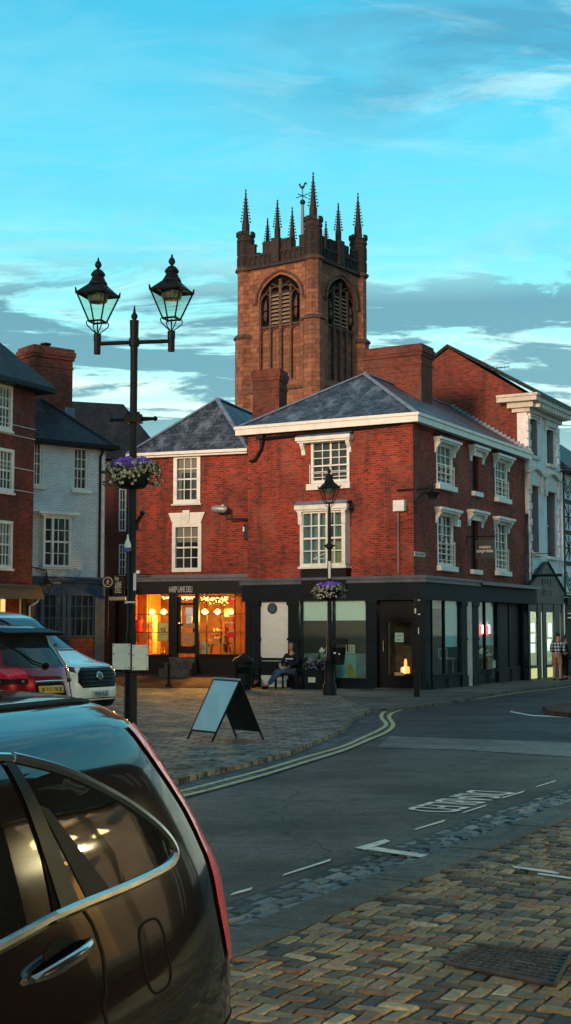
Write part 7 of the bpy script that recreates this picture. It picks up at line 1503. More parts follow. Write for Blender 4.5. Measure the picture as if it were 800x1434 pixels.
def near_suv():
    ex = Vector((-.31, -.951)).normalized(); ang = math.atan2(ex.y, ex.x)
    t = thing('parked_car', 'dark brown metallic estate car in the foreground with chrome window trim', 'car', (-1.0259, 4.479, 0), ang)
    rows = [(.22, .84, -.25, 3.95), (.45, .90, -.29, 4.06), (.60, .920, -.30, 4.08), (.81, .930, -.285, 4.04), (.90, .925, -.28, 3.95), (1.005, .903, -.278, 3.55), (1.116, .874, -.26, 2.95), (1.17, .860, -.235, 2.75), (1.225, .845, -.19, 2.60), (1.326, .818, -.105, 2.36), (1.465, .775, .03, 2.05), (1.545, .735, .085, 1.95), (1.595, .69, .10, 1.9), (1.622, .63, .10, 1.85), (1.648, .56, .11, 1.78), (1.670, .45, .15, 1.68), (1.684, .28, .26, 1.5)]
    S_ = Shell(rows, 9); pm = carpaint('dark_brown_metallic', (.0045, .0028, .0018), .0, .1, .35, .55); S_.body(pm, t, 90, 160)
    SF = Frame((-1.0259, 4.479), ang)
    def pz(u, v):
        a, z = .5, 1.2
        for _ in range(60):
            a2, z2 = SF.S('F', S_.side(a, z), u, v); a = .6 * a + .4 * a2; z = .6 * z + .4 * z2
        return a, z
    glass = [pz(*q) for q in ((15, 1062), (42, 1068), (85, 1080), (127, 1098), (170, 1121), (204, 1145), (225, 1164), (238, 1181), (243, 1196), (238, 1209), (221, 1221), (170, 1245), (113, 1268), (75, 1285))]
    glass_old = [(1.192, 1.577), (1.054, 1.552), (.9, 1.518), (.735, 1.47), (.55, 1.409), (.39, 1.344), (.284, 1.293), (.225, 1.249), (.205, 1.218), (.235, 1.193), (.302, 1.183), (.544, 1.177), (.782, 1.178), (.95, 1.178)]
    fwd = [(1.25, 1.176), (2.3, 1.165), (2.62, 1.17), (2.45, 1.27), (2.0, 1.46), (1.7, 1.56), (1.4, 1.592)]
    for k in ('L', 'R'):
        S_.patch(k, glass, .003, 'quarter_window', M['carglass'], t)
        S_.patch(k, [(1.15, 1.19), (1.62, 1.185), (1.66, 1.567), (1.35, 1.568), (1.17, 1.55)], .0035, 'door_window', M['carglass'], t); S_.patch(k, [(1.70, 1.185), (2.28, 1.182), (2.58, 1.185), (2.40, 1.28), (2.0, 1.45), (1.72, 1.552)], .0035, 'door_window', M['carglass'], t)
        o = S_.strip(k, glass, .0145, 'chrome_trim', M['chrome'], t, .003); S_.strip(k, [glass[-1], (1.6, 1.174), (2.5, 1.168)], .0145, 'chrome_trim', M['chrome'], t, .003); S_.strip(k, [glass[0], (1.5, 1.595), (1.8, 1.545), (2.2, 1.36), (2.55, 1.2)], .012, 'chrome_trim', M['chrome'], t, .002)
        S_.patch(k, [pz(*q) for q in ((2, 1066), (20, 1072), (108, 1264), (84, 1276))], .0065, 'door_pillar', M['pillar'], t); S_.patch(k, [pz(*q) for q in ((52, 1128), (66, 1134), (152, 1246), (120, 1260))], .0055, 'window_divider', M['trim'], t)
        S_.strip(k, [pz(*q) for q in ((114, 1272), (128, 1292), (138, 1318), (145, 1345), (148, 1390), (149, 1430))] + [(.80, .62), (.76, .40)], .0042, 'door_gap', M['dark'], t, .0005)
        S_.strip(k, [(1.66, 1.16), (1.66, .8), (1.62, .4)], .004, 'door_gap', M['dark'], t, .0005)
        S_.strip(k, [(1.02, .40), (.98, .55), (.86, .70), (.66, .76), (.46, .70), (.34, .55), (.30, .40)], .022, 'wheel_arch_lip', M['trim'], t, .0)
        S_.patch(k, [(.66 + .33 * math.cos(a * math.pi / 10), .36 + .34 * math.sin(a * math.pi / 10)) for a in range(11)] + [(.33, .23), (.99, .23)], .004, 'wheel_arch', M['dark'], t); S_.patch(k, [(3.25 + .35 * math.cos(a * math.pi / 10), .36 + .34 * math.sin(a * math.pi / 10)) for a in range(11)] + [(2.9, .23), (3.6, .23)], .004, 'wheel_arch', M['dark'], t)
        # tail lamp: narrow strip down the rear corner, widening low down
        zz_ = [1.585, 1.52, 1.46, 1.40, 1.33, 1.26, 1.19, 1.12, 1.05, .98, .92, .875]; inn = [.20, .20, .20, .20, .205, .22, .245, .275, .295, .295, .285, .27]
        lamp = [(S_.at(z)[1] + d_, z) for z, d_ in zip(zz_, inn)] + [(S_.at(z)[1] + .012, z) for z in reversed(zz_)]
        lo_ = S_.patch(k, lamp, .007, 'tail_lamp', M['tail'], t, .03, 0)
        # fuel flap
        if k == 'L':
            fc = pz(218, 1338); fp = [(fc[0] + .078 * math.copysign(abs(math.cos(a * math.pi / 8)) ** .6, math.cos(a * math.pi / 8)), fc[1] + .088 * math.copysign(abs(math.sin(a * math.pi / 8)) ** .6, math.sin(a * math.pi / 8))) for a in range(16)]
            S_.strip('L', fp, .0035, 'fuel_flap_gap', M['dark'], t, .0005, True, 3)
        # handle: chrome bar over a dark recess
        sg = 1 if k == 'L' else -1
        hc = pz(84, 1352)
        for hx in (hc[0], hc[0] + .93):
            rec = [(hx + .085 * math.cos(a * math.pi / 8) - .015, 1.118 + .036 * math.sin(a * math.pi / 8)) for a in range(16)]; S_.patch(k, rec, .0015, 'handle_recess', M['dark'], t, .03)
            ps = [(hx + .15, 1.098, .004), (hx + .12, 1.100, .030), (hx + .02, 1.108, .046), (hx - .08, 1.116, .040), (hx - .125, 1.120, .018), (hx - .14, 1.121, .003)]; mb = MB(); ring = []
            for a, z, of in ps:
                c = S_.P(k, a, z, of); h = .021 if .02 < of else (.017 if of > .01 else .009); ring.append([c + Vector((0, sg * .004, h)), c + Vector((0, sg * .016, h * .3)), c + Vector((0, sg * .014, -h * .6)), c + Vector((0, 0, -h)), c + Vector((0, -sg * .008, 0))])
            V = [q for r_ in ring for q in r_]; F_ = []
            for i in range(len(ps) - 1):
                for j in range(5): F_.append((i * 5 + j, i * 5 + (j + 1) % 5, (i + 1) * 5 + (j + 1) % 5, (i + 1) * 5 + j))
            F_ += [(0, 1, 2, 3, 4), tuple(range(len(V) - 1, len(V) - 6, -1))]; mb.raw(V, F_); h = mb.build('door_handle', M['chrome'], t, smooth=True); sm = h.modifiers.new('s', 'SUBSURF'); sm.levels = 2; sm.render_levels = 2
        # roof ditch moulding
        pts = []
        for i in range(26):
            x = .22 + 1.40 * i / 25; pts.append((x, sg * .54, None))
        def ztop(x, y):
            lo, hi = 1.3, 1.683
            for _ in range(30):
                m_ = (lo + hi) / 2; w, ar, af = S_.at(m_); c = (ar + af) / 2; l = (af - ar) / 2; ins = abs(x - c) < l and abs(y) < w * (1 - (abs(x - c) / l) ** S_.n) ** (1 / S_.n)
                if ins: lo = m_
                else: hi = m_
            return lo
        mb = MB(); mb.tube([(x, y, ztop(x, y) + .003) for x, y, _ in pts], [.004] + [.010] * 24 + [.006], 6); mb.build('roof_moulding', M['trim'], t)
        if k == 'L':
            for j in range(4):
                x = .46 + .15 * j; mb = MB(); mb.tube([(x + .05 * math.sin(q * math.pi) * .6 - q * .12 + .06, .42 - .30 * q, ztop(x, .42 - .30 * q) + .002) for q in [i_ / 8 for i_ in range(9)]], .0045, 5); mb.build('roof_bead', M['trim'], t)
    # rear glass, plate, bumper, front details
    S_.patch('rear', [(-.60, 1.20), (.60, 1.20), (.50, 1.50), (-.50, 1.50)], .004, 'rear_window', M['carglass'], t); S_.patch('rear', [(-.27, .86), (.27, .86), (.27, .97), (-.27, .97)], .006, 'number_plate', M['yplate'], t)
    for k in ('L', 'R'): S_.strip(k, [(-.36, .70), (-.1, .705), (.28, .70)], .004, 'bumper_gap', M['dark'], t, .0005)
    S_.patch('front', [(-.72, 1.14), (.72, 1.14), (.55, 1.50), (-.55, 1.50)], .006, 'windscreen', M['screen'], t); S_.patch('front', [(-.5, .62), (.5, .62), (.45, .80), (-.45, .80)], .006, 'grille', M['trim'], t)
    for sg in (-1, 1): S_.patch('front', sorted([(sg * .55, .78), (sg * .84, .80), (sg * .84, .92), (sg * .58, .90)], key=lambda p: 0), .007, 'headlight', M['lampglass2'], t)
    wheels(t, (.66, 3.25), .93, .35); return S_
M['pillar'] = paint('gloss_black_pillar', (.004, .0035, .003), .35, .0, .1, 5, spec=.12)
def tail_mat():
    t = NT('red_tail_lamp'); v = t.tc.outputs['Object']; w = t.n('ShaderNodeTexVoronoi'); t.l(v, w.inputs['Vector']); w.inputs['Scale'].default_value = 90
    t.set(t.b.inputs['Base Color'], t.ramp(w.outputs['Distance'], [(.1, (.95, .008, .018)), (.6, (.70, .003, .010))])); t.b.inputs['Roughness'].default_value = .15; t.b.inputs['Coat Weight'].default_value = 1; t.b.inputs['Coat Roughness'].default_value = .03; t.bump(w.outputs['Distance'], .25, .004); return t.m
M['tail'] = tail_mat(); M['yplate'] = paint('yellow_plate', (.55, .36, .05), .4); M['wplate'] = paint('white_plate', (.55, .58, .56), .4); M['lampglass2'] = paint('headlamp_glass', (.16, .18, .19), .08, .4, .3, 14, coat=1)
near_suv()
def place(px, Y, zoff, heading, front):
    """world frame for a car whose front/rear centre is seen at pixel column px at distance Y"""
    p = at(px, 950, Y); h = Vector(heading).normalized(); return Vector((p.x, p.y)), h
def white_van():
    h = Vector((.90, -.44)).normalized(); L = 4.98; p = at(138, 950, 24.9); o = Vector((p.x, p.y)) - h * L; ang = math.atan2(h.y, h.x); gz_ = .27
    t = thing('parked_van', 'white people-carrier with black slatted grille, nose towards the street lamp', 'van', (o.x, o.y, gz_), ang)
    rows = [(.20, .86, .05, 4.80), (.30, .93, .0, 4.95), (.5, .95, -.02, 5.02), (.8, .965, -.02, 4.99), (.95, .965, -.01, 4.93), (1.03, .96, .0, 4.80), (1.09, .955, .01, 4.55), (1.16, .95, .02, 4.36), (1.24, .94, .03, 4.16), (1.32, .93, .05, 4.02), (1.5, .90, .09, 3.74), (1.72, .85, .14, 3.42), (1.88, .79, .2, 3.14), (1.95, .70, .3, 2.9), (1.99, .55, .5, 2.6), (2.01, .3, .7, 2.2)]
    S_ = Shell(rows, 5); wm = carpaint('pearl_white_paint', (.82, .85, .83), .0, .3); S_.body(wm, t, 70, 120)
    S_.patch('front', [(-.78, 1.30), (.78, 1.30), (.64, 1.86), (-.64, 1.86)], .004, 'windscreen', M['screen'], t)
    for k in 'LR':
        S_.patch(k, [(3.0, 1.26), (3.82, 1.26), (3.55, 1.5), (3.2, 1.76), (2.4, 1.80), (2.4, 1.26)], .004, 'side_window', M['screen'], t); S_.patch(k, [(.6, 1.26), (2.3, 1.26), (2.3, 1.80), (.6, 1.80)], .004, 'side_window', M['screen'], t)
        S_.strip(k, [(4.02, 1.27), (3.72, 1.48), (3.38, 1.73), (3.1, 1.87)], .022, 'windscreen_pillar', M['trim'], t, .0)
        sg = 1 if k == 'L' else -1; mb = MB(); mb.box(3.35, 3.55, sg * .98, sg * 1.16, 1.26, 1.48); mb.build('wing_mirror', M['trim'], t, bevel=.03)
    g_ = [(-.50, .62), (.50, .62), (.60, .72), (.58, .88), (.46, .965), (-.46, .965), (-.58, .88), (-.60, .72)]; gr = S_.patch('front', g_, .006, 'grille', M['trim'], t)
    for k in range(5): z = .66 + .065 * k; S_.strip('front', [(-.54, z), (0, z), (.54, z)], .010, 'grille_slat', paint('grille_slat_black', (.03, .03, .032), .25, .4), t, .016)
    S_.strip('front', [(-.48, .975), (0, .985), (.48, .975)], .010, 'chrome_strip', M['chrome'], t, .006)
    em = [(.095 * math.cos(a * math.pi / 12), .815 + .075 * math.sin(a * math.pi / 12)) for a in range(24)]; S_.patch('front', em, .030, 'emblem', M['chrome'], t, .2, .02); S_.patch('front', [(u * .82, .815 + (z - .815) * .78) for u, z in em], .033, 'emblem_field', paint('emblem_grey_blue', (.08, .12, .16), .3, .5), t, .2)
    mb = MB(); c = [S_.P('front', u, z, .036) for u, z in ((.055, .80), (.02, .835), (-.01, .80), (-.04, .83), (-.055, .81))]; mb.tube(c, .007, 5); mb.build('emblem_script', M['chrome'], t)
    pl = S_.patch('front', [(-.26, .455), (.26, .455), (.26, .565), (-.26, .565)], .018, 'number_plate', M['wplate'], t, .2, .015); x = S_.P('front', 0, .51, .0).x + .024
    text_obj('lettering', 'VR24 IUX', M['iron'], pl, (x, 0, .51), (0, 1, 0), (0, 0, 1), .07, .44, .002)
    S_.patch('front', [(-.70, .27), (.70, .27), (.80, .36), (.72, .395), (-.72, .395), (-.80, .36)], .006, 'lower_intake', M['trim'], t); S_.strip('front', [(-.84, .42), (-.5, .425), (0, .43), (.5, .425), (.84, .42)], .008, 'bumper_line', M['trim'], t, .002)
    for sg in (-1, 1):
        hl = [(sg * .60, .88), (sg * .90, .98), (sg * .92, 1.05), (sg * .62, .985)]; S_.patch('front', hl if sg > 0 else hl[::-1], .006, 'headlight', M['hl'], t)
        k = 'L' if sg > 0 else 'R'; S_.patch(k, [(4.55, .97), (4.90, .90), (4.86, .98), (4.45, 1.06)], .006, 'headlight', M['hl'], t)
        S_.strip('front', [(sg * .60, .87), (sg * .75, .80), (sg * .88, .62)], .012, 'bumper_crease', M['trim'] if 0 else wm, t, .006)
        S_.patch(k, [(4.05 + .37 * math.cos(a * math.pi / 10), .34 + .37 * math.sin(a * math.pi / 10)) for a in range(11)] + [(3.68, .21), (4.42, .21)], .004, 'wheel_arch', M['dark'], t)
    for y0 in (-.45, .45): S_.strip('front', [(y0 * .9, 1.07), (y0, 1.13), (y0 * 1.15, 1.22)], .012, 'bonnet_crease', wm, t, .0)
    S_.strip('front', [(-.75, 1.27), (0, 1.275), (.75, 1.27)], .012, 'wiper_cowl', M['trim'], t, .004); mb = MB(); ps = [S_.P('front', u, z, .02) for u, z in ((-.6, 1.33), (-.2, 1.37), (.15, 1.36))]; mb.tube(ps, .01, 5); mb.build('wiper', M['trim'], t)
    wheels(t, (.85, 4.05), .96, .34)
    pp = S_.P('front', -.4, 1.7, 0); return S_
M['hl'] = paint('dark_headlamp', (.03, .035, .04), .08, .3, .8, 18, coat=1)
white_van()
def red_car():
    h = Vector((-.86, .51)).normalized(); p = at(72, 950, 19.6); o = Vector((p.x, p.y)); ang = math.atan2(h.y, h.x); t = thing('parked_car', 'dark red hatchback seen from behind, with roof spoiler and yellow number plate', 'car', (o.x, o.y, .27), ang)
    rows = [(.28, .84, .02, 4.25), (.45, .89, -.05, 4.38), (.62, .91, -.05, 4.4), (.80, .92, -.0, 4.38), (.96, .92, .03, 4.25), (1.04, .91, .06, 3.9), (1.12, .895, .12, 3.3), (1.2, .87, .19, 3.05), (1.35, .82, .30, 2.75), (1.5, .76, .42, 2.45), (1.6, .70, .50, 2.25), (1.66, .60, .58, 2.05), (1.69, .45, .7, 1.9), (1.70, .25, .9, 1.7)]
    S_ = Shell(rows, 3.6); rm = carpaint('deep_red_metallic', (.24, .010, .020), .5, .25); S_.body(rm, t, 60, 110)
    S_.patch('rear', [(-.66, 1.13), (-.3, 1.10), (.3, 1.10), (.66, 1.13), (.56, 1.42), (.50, 1.53), (-.50, 1.53), (-.56, 1.42)], .006, 'rear_window', M['screen'], t)
    mb = MB(); V = []
    for y in [(-.62 + 1.24 * i / 12) for i in range(13)]:
        q = 1 - (abs(y) / .66) ** 3; x0 = .30 - .06 * q; V.append((x0, y, 1.585 + .01 * q)); V.append((.62, y, 1.655 + .01 * q)); V.append((.62, y, 1.60)); V.append((x0 + .02, y, 1.545))
    F_ = []
    for i in range(12):
        for j in range(4): F_.append((i * 4 + j, i * 4 + (j + 1) % 4, (i + 1) * 4 + (j + 1) % 4, (i + 1) * 4 + j))
    F_ += [(0, 1, 2, 3), (51, 50, 49, 48)]; mb.raw(V, F_); mb.build('spoiler', M['trim'], t, smooth=True)
    for sg in (-1, 1):
        a = [(sg * .42, .955), (sg * .84, .96), (sg * .86, 1.09), (sg * .44, 1.07)]; S_.patch('rear', a if sg < 0 else a[::-1], .008, 'tail_lamp', M['tail_lit'], t, .04)
        b = [(sg * .42, .88), (sg * .84, .87), (sg * .84, .95), (sg * .42, .945)]; l = S_.patch('rear', b if sg < 0 else b[::-1], .007, 'reversing_lamp', M['trim'], t, .04)
        for y in (.5, .72): mb = MB(); c = S_.P('rear', sg * y, .912, .012); mb.ball(tuple(c), .028, 8); mb.build('lamp_lens', M['lampglass2'], l, smooth=True)
        k = 'L' if sg > 0 else 'R'; S_.patch(k, [(.14, .96), (.5, 1.0), (.52, 1.08), (.16, 1.09)], .008, 'tail_lamp', M['tail_lit'], t, .04); S_.patch(k, [(.55, 1.12), (1.4, 1.12), (1.4, 1.5), (.75, 1.5)], .006, 'side_window', M['screen'], t); S_.patch(k, [(1.5, 1.12), (2.9, 1.1), (2.4, 1.45), (1.5, 1.52)], .006, 'side_window', M['screen'], t)
    rec = [(-.33, .70), (.33, .70), (.30, .88), (-.30, .88)]; S_.patch('rear', rec, .003, 'plate_recess', M['dark'], t); pl = S_.patch('rear', [(-.26, .735), (.26, .735), (.26, .845), (-.26, .845)], .014, 'number_plate', M['yplate'], t, .2, .01); x = S_.P('rear', 0, .79).x - .018; text_obj('lettering', 'BU15 SKX', M['iron'], pl, (x, 0, .79), (0, -1, 0), (0, 0, 1), .07, .44, .002)
    S_.strip('rear', [(-.32, .905), (0, .91), (.32, .905)], .014, 'chrome_strip', M['chrome'], t, .008); S_.strip('rear', [(-.80, .66), (0, .655), (.80, .66)], .005, 'bumper_gap', M['dark'], t, .001)
    mb = MB(); c = S_.P('rear', 0, 1.11, .02); mb.ball(tuple(c), .05, 8); ps = [S_.P('rear', y, z, .03) for y, z in ((0, 1.11), (.2, 1.16), (.52, 1.44))]; mb.tube([ps[0], ps[1], ps[2]], .012, 5); mb.build('rear_wiper', M['trim'], t)
    S_.patch('rear', [(-.7, .30), (.7, .30), (.68, .44), (-.68, .44)], .006, 'diffuser', M['trim'], t); wheels(t, (.85, 3.4), .90, .33)
M['tail_lit'] = paint('bright_red_lens', (.55, .02, .04), .12, 0, .2, 20, coat=1)
red_car()
# ================================================================ people
def skin(name, joints, edges, mat, parent, sub=2, root=0):
    me = bpy.data.meshes.new(name); me.from_pydata([j[:3] for j in joints], edges, []); me.materials.append(mat); o = bpy.data.objects.new(name, me); COL.objects.link(o); o.parent = parent
    sk = o.modifiers.new('skin', 'SKIN'); sk.use_smooth_shade = True; sk.branch_smoothing = .4
    if not me.skin_vertices: 
        bpy.context.view_layer.objects.active = o
    lay = me.skin_vertices[0].data if me.skin_vertices else None
    if lay is None: return o
    for i, j in enumerate(joints): r = j[3]; lay[i].radius = (r, j[4] if len(j) > 4 else r); lay[i].use_root = (i == root)
    ss = o.modifiers.new('sub', 'SUBSURF'); ss.levels = sub; ss.render_levels = sub; return o
def freeze(o):
    dg = bpy.context.evaluated_depsgraph_get(); me = bpy.data.meshes.new_from_object(o.evaluated_get(dg)); mats = list(o.data.materials); o.modifiers.clear(); o.data = me
    if not me.materials:
        for m_ in mats: me.materials.append(m_)
    for p in me.polygons: p.use_smooth = True
    return o
skin_m = paint('skin', (.46, .22, .15), .55, 0, .1, 10)
def head_parts(t, c, fwd, hairm, hair='short', scale=1.0):
    fwd = Vector(fwd).normalized(); side = fwd.cross(Vector((0, 0, 1))).normalized(); c = Vector(c); up = Vector((0, 0, 1))
    def P(f, s, u): return c + fwd * f * scale + side * s * scale + up * u * scale
    mb = MB()
    V = []; n = 14; m_ = 10
    for j in range(m_ + 1):
        ph = math.pi * j / m_ * (.58 if hair != 'bald' else .35)
        for i in range(n):
            th = 2 * math.pi * i / n; x = .104 * math.sin(ph) * math.cos(th) - .012; y = .088 * math.sin(ph) * math.sin(th); z = .125 * math.cos(ph) + .015
            if x > .055 and z < .06: z = .065 - (.06 - z) * .1; x = .06
            V.append(P(x, y, z))
    F_ = [(j * n + i, j * n + (i + 1) % n, (j + 1) * n + (i + 1) % n, (j + 1) * n + i) for j in range(m_) for i in range(n)]
    mb.raw(V, F_); mb.build('hair', hairm, t, smooth=True)
    mb = MB()
    for s in (-1, 1): mb.ball(P(.088, s * .032, .012), .011 * scale, 6)
    mb.build('eyes', M['dark'], t)
    mb = MB(); mb.tube([P(.092, -.022, -.058), P(.098, 0, -.056), P(.092, .022, -.058)], .006, 5); mb.build('mouth', paint('lips', (.30, .09, .07), .6), t)
def head_joints(c, fwd):
    """head chain joined to the neck: list of joints (relative offsets) and local edges"""
    c = Vector(c); f = Vector(fwd).normalized(); s = f.cross(Vector((0, 0, 1))).normalized(); u = Vector((0, 0, 1))
    return [(*(c - u * .10 - f * .01), .056), (*(c - u * .03 + f * .01), .078, .070), (*(c + u * .045), .090, .078), (*(c + u * .10 - f * .01), .060), (*(c + f * .098 - u * .005), .016), (*(c + s * .078), .018), (*(c - s * .078), .018), (*(c + f * .05 - u * .085), .045)]
HE = [(0, 1), (1, 2), (2, 3), (2, 4), (2, 5), (2, 6), (1, 7)]
def hand_joints(w, d, curl=.4, side=1):
    """palm and five fingers from the wrist w along direction d"""
    d = Vector(d).normalized(); s = d.cross(Vector((0, 0, 1)));
    if s.length < .1: s = Vector((1, 0, 0))
    s.normalize(); n = s.cross(d).normalized(); w = Vector(w); J = [(*(w + d * .045), .030, .016), (*(w + d * .085), .034, .015)]; E = [(0, 1)]
    for k, (o, l) in enumerate(((-.030, .066), (-.010, .078), (.011, .072), (.030, .056))):
        b = w + d * .092 + s * o; m_ = b + d * l * .5 - n * l * .12 * curl * 2; e = m_ + d * l * .45 - n * l * .5 * curl; i = len(J); J += [(*b, .0095), (*m_, .0088), (*e, .0075)]; E += [(1, i), (i, i + 1), (i + 1, i + 2)]
    b = w + d * .035 + s * -.034 * side; m_ = b + d * .028 - s * .022 * side; e = m_ + d * .028 - n * .012; i = len(J); J += [(*b, .012), (*m_, .0105), (*e, .009)]; E += [(0, i), (i, i + 1), (i + 1, i + 2)]
    return J, E
def body(t, jt, fwd, hairm, hair, skinm=skin_m):
    """jt: dict of joints. Continuous body mesh incl. head and hands"""
    J = []; E = []; ix = {}
    def add(n, p, r, r2=None): ix[n] = len(J); J.append((*p, r, r2 or r))
    add('pel', jt['pel'], .13, .10); add('sp', jt['sp'], .125, .095); add('ch', jt['ch'], .15, .10); add('nk', jt['nk'], .055); E += [(0, 1), (1, 2), (2, 3)]
    for S_ in 'LR':
        add('sh' + S_, jt['sh' + S_], .058); add('el' + S_, jt['el' + S_], .041); add('wr' + S_, jt['wr' + S_], .027); E += [(2, ix['sh' + S_]), (ix['sh' + S_], ix['el' + S_]), (ix['el' + S_], ix['wr' + S_])]
        add('hp' + S_, jt['hp' + S_], .085); add('kn' + S_, jt['kn' + S_], .058); add('an' + S_, jt['an' + S_], .040); add('ft' + S_, jt['ft' + S_], .038); E += [(0, ix['hp' + S_]), (ix['hp' + S_], ix['kn' + S_]), (ix['kn' + S_], ix['an' + S_]), (ix['an' + S_], ix['ft' + S_])]
        hj, he = hand_joints(jt['wr' + S_], Vector(jt['hd' + S_]), .5, 1 if S_ == 'L' else -1); o = len(J); J += [(*j, j[3]) if len(j) == 4 else j for j in hj]; E += [(ix['wr' + S_], o)] + [(a + o, b + o) for a, b in he]
    hj = head_joints(jt['hd'], fwd); o = len(J); J += [(*j, j[3]) if len(j) == 4 else j for j in hj]; E += [(ix['nk'], o)] + [(a + o, b + o) for a, b in HE]
    b = skin('body', J, E, skinm, t); head_parts(t, jt['hd'], fwd, hairm, hair); return b
def cloth(t, name, pts, edges, mat): return skin(name, pts, edges, mat, t)
def seated_man():
    # on the bench; x along the bench, y away from the camera
    x = BF.rect('F', -1.3, 400, 920, 414, 960); sx = (x[0] + x[1]) / 2; p = BF.world(sx, -1.15, .084); t = thing('person', 'seated man in a dark jumper and blue jeans on the bench', 'person', tuple(p), BF.ang)
    k = -.30; V = lambda *a: a
    jt = dict(pel=V(0, -.18, .55), sp=V(.0, -.10, .78), ch=V(.0, -.06, 1.00), nk=V(.0, -.10, 1.17), shL=V(-.19, -.08, 1.08), shR=V(.19, -.08, 1.08), elL=V(-.27, -.22, .82), elR=V(.27, -.20, .82), wrL=V(-.12, -.42, .70), wrR=V(.10, -.44, .70), hdL=(.35, -.8, -.1), hdR=(-.35, -.8, -.1), hpL=V(-.10, -.20, .53), hpR=V(.10, -.20, .53), knL=V(-.26, -.62, .56), knR=V(-.06, -.66, .57), anL=V(-.50, -.72, .12), anR=V(-.42, -.84, .13), ftL=V(-.58, -.86, .05), ftR=V(-.52, -.98, .055), hd=V(.0, -.12, 1.33))
    body(t, jt, (-.25, -1, -.05), paint('grey_hair', (.22, .20, .19), .8), 'bald', paint('ruddy_skin', (.52, .20, .14), .5))
    jm = paint('dark_jumper', (.012, .014, .022), .85, 0, .3, 8)
    cloth(t, 'jumper', [(*jt['pel'], .155, .12), (*jt['sp'], .155, .125), (*jt['ch'], .175, .125), (0, -.09, 1.13, .08, .07), (*jt['shL'], .078), (*jt['elL'], .060), (*jt['wrL'], .042), (*jt['shR'], .078), (*jt['elR'], .060), (*jt['wrR'], .042)], [(0, 1), (1, 2), (2, 3), (2, 4), (4, 5), (5, 6), (2, 7), (7, 8), (8, 9)], jm)
    mb = MB(); mb.box(-.15, .13, -.235, -.20, .925, .975); s_ = mb.build('chest_stripe', paint('pale_stripe', (.5, .52, .5), .8), t, bevel=.01)
    cloth(t, 'jeans', [(0, -.18, .52, .15, .12), (*jt['hpL'], .105), (*jt['knL'], .080), (-.495, -.72, .13, .060), (*jt['hpR'], .105), (*jt['knR'], .080), (-.415, -.835, .14, .060)], [(0, 1), (1, 2), (2, 3), (0, 4), (4, 5), (5, 6)], paint('blue_denim', (.05, .11, .19), .85, 0, .3, 14))
    for s in 'LR': a, f = jt['an' + s], jt['ft' + s]; cloth(t, 'shoe', [(a[0], a[1] + .03, .07, .055), (f[0], f[1], .05, .05), (f[0] * 1.0 - .04, f[1] - .07, .045, .04)], [(0, 1), (1, 2)], M['trim'])
seated_man()
def bag():
    x = BF.rect('F', -1.5, 408, 940, 424, 966); p = BF.world((x[0] + x[1]) / 2, -1.45, .084); t = thing('shopping_bag', 'dark bag on the ground by the legs of the seated man', 'bag', tuple(p), BF.ang); mb = MB(); mb.lathe([(.20, 0), (.25, .05), (.24, .30), (.19, .42), (.20, .44)], (0, 0, 0), 12, sy=.6); mb.build('bag_body', M['shop_black'], t, smooth=True); mb = MB(); mb.tube([(-.1, 0, .42), (-.08, 0, .58), (.08, 0, .58), (.1, 0, .42)], .012, 6); mb.build('handle', M['trim'], t)
bag()
def newspaper():
    p = BF.world(BF.rect('F', -1.35, 393, 928, 399, 938)[0] + .05, -1.3, 0); z = BF.rect('F', -1.35, 393, 929, 399, 938); t = thing('newspaper', 'folded pale newspaper leaning on the bench slats by the seated man', 'newspaper', (p.x, p.y, z[2] - .05), BF.ang); mb = MB(); Mx = Matrix.Rotation(R(12), 4, 'X'); mb.box(-.10, .12, -.02, .0, 0, .26, 0, Mx); mb.build('front_sheet', paint('newsprint', (.5, .5, .46), .8), t); mb = MB(); mb.box(-.09, .11, -.03, -.021, .01, .25, 0, Mx); mb.build('inner_sheet', paint('newsprint_grey', (.42, .42, .4), .8), t)
newspaper()
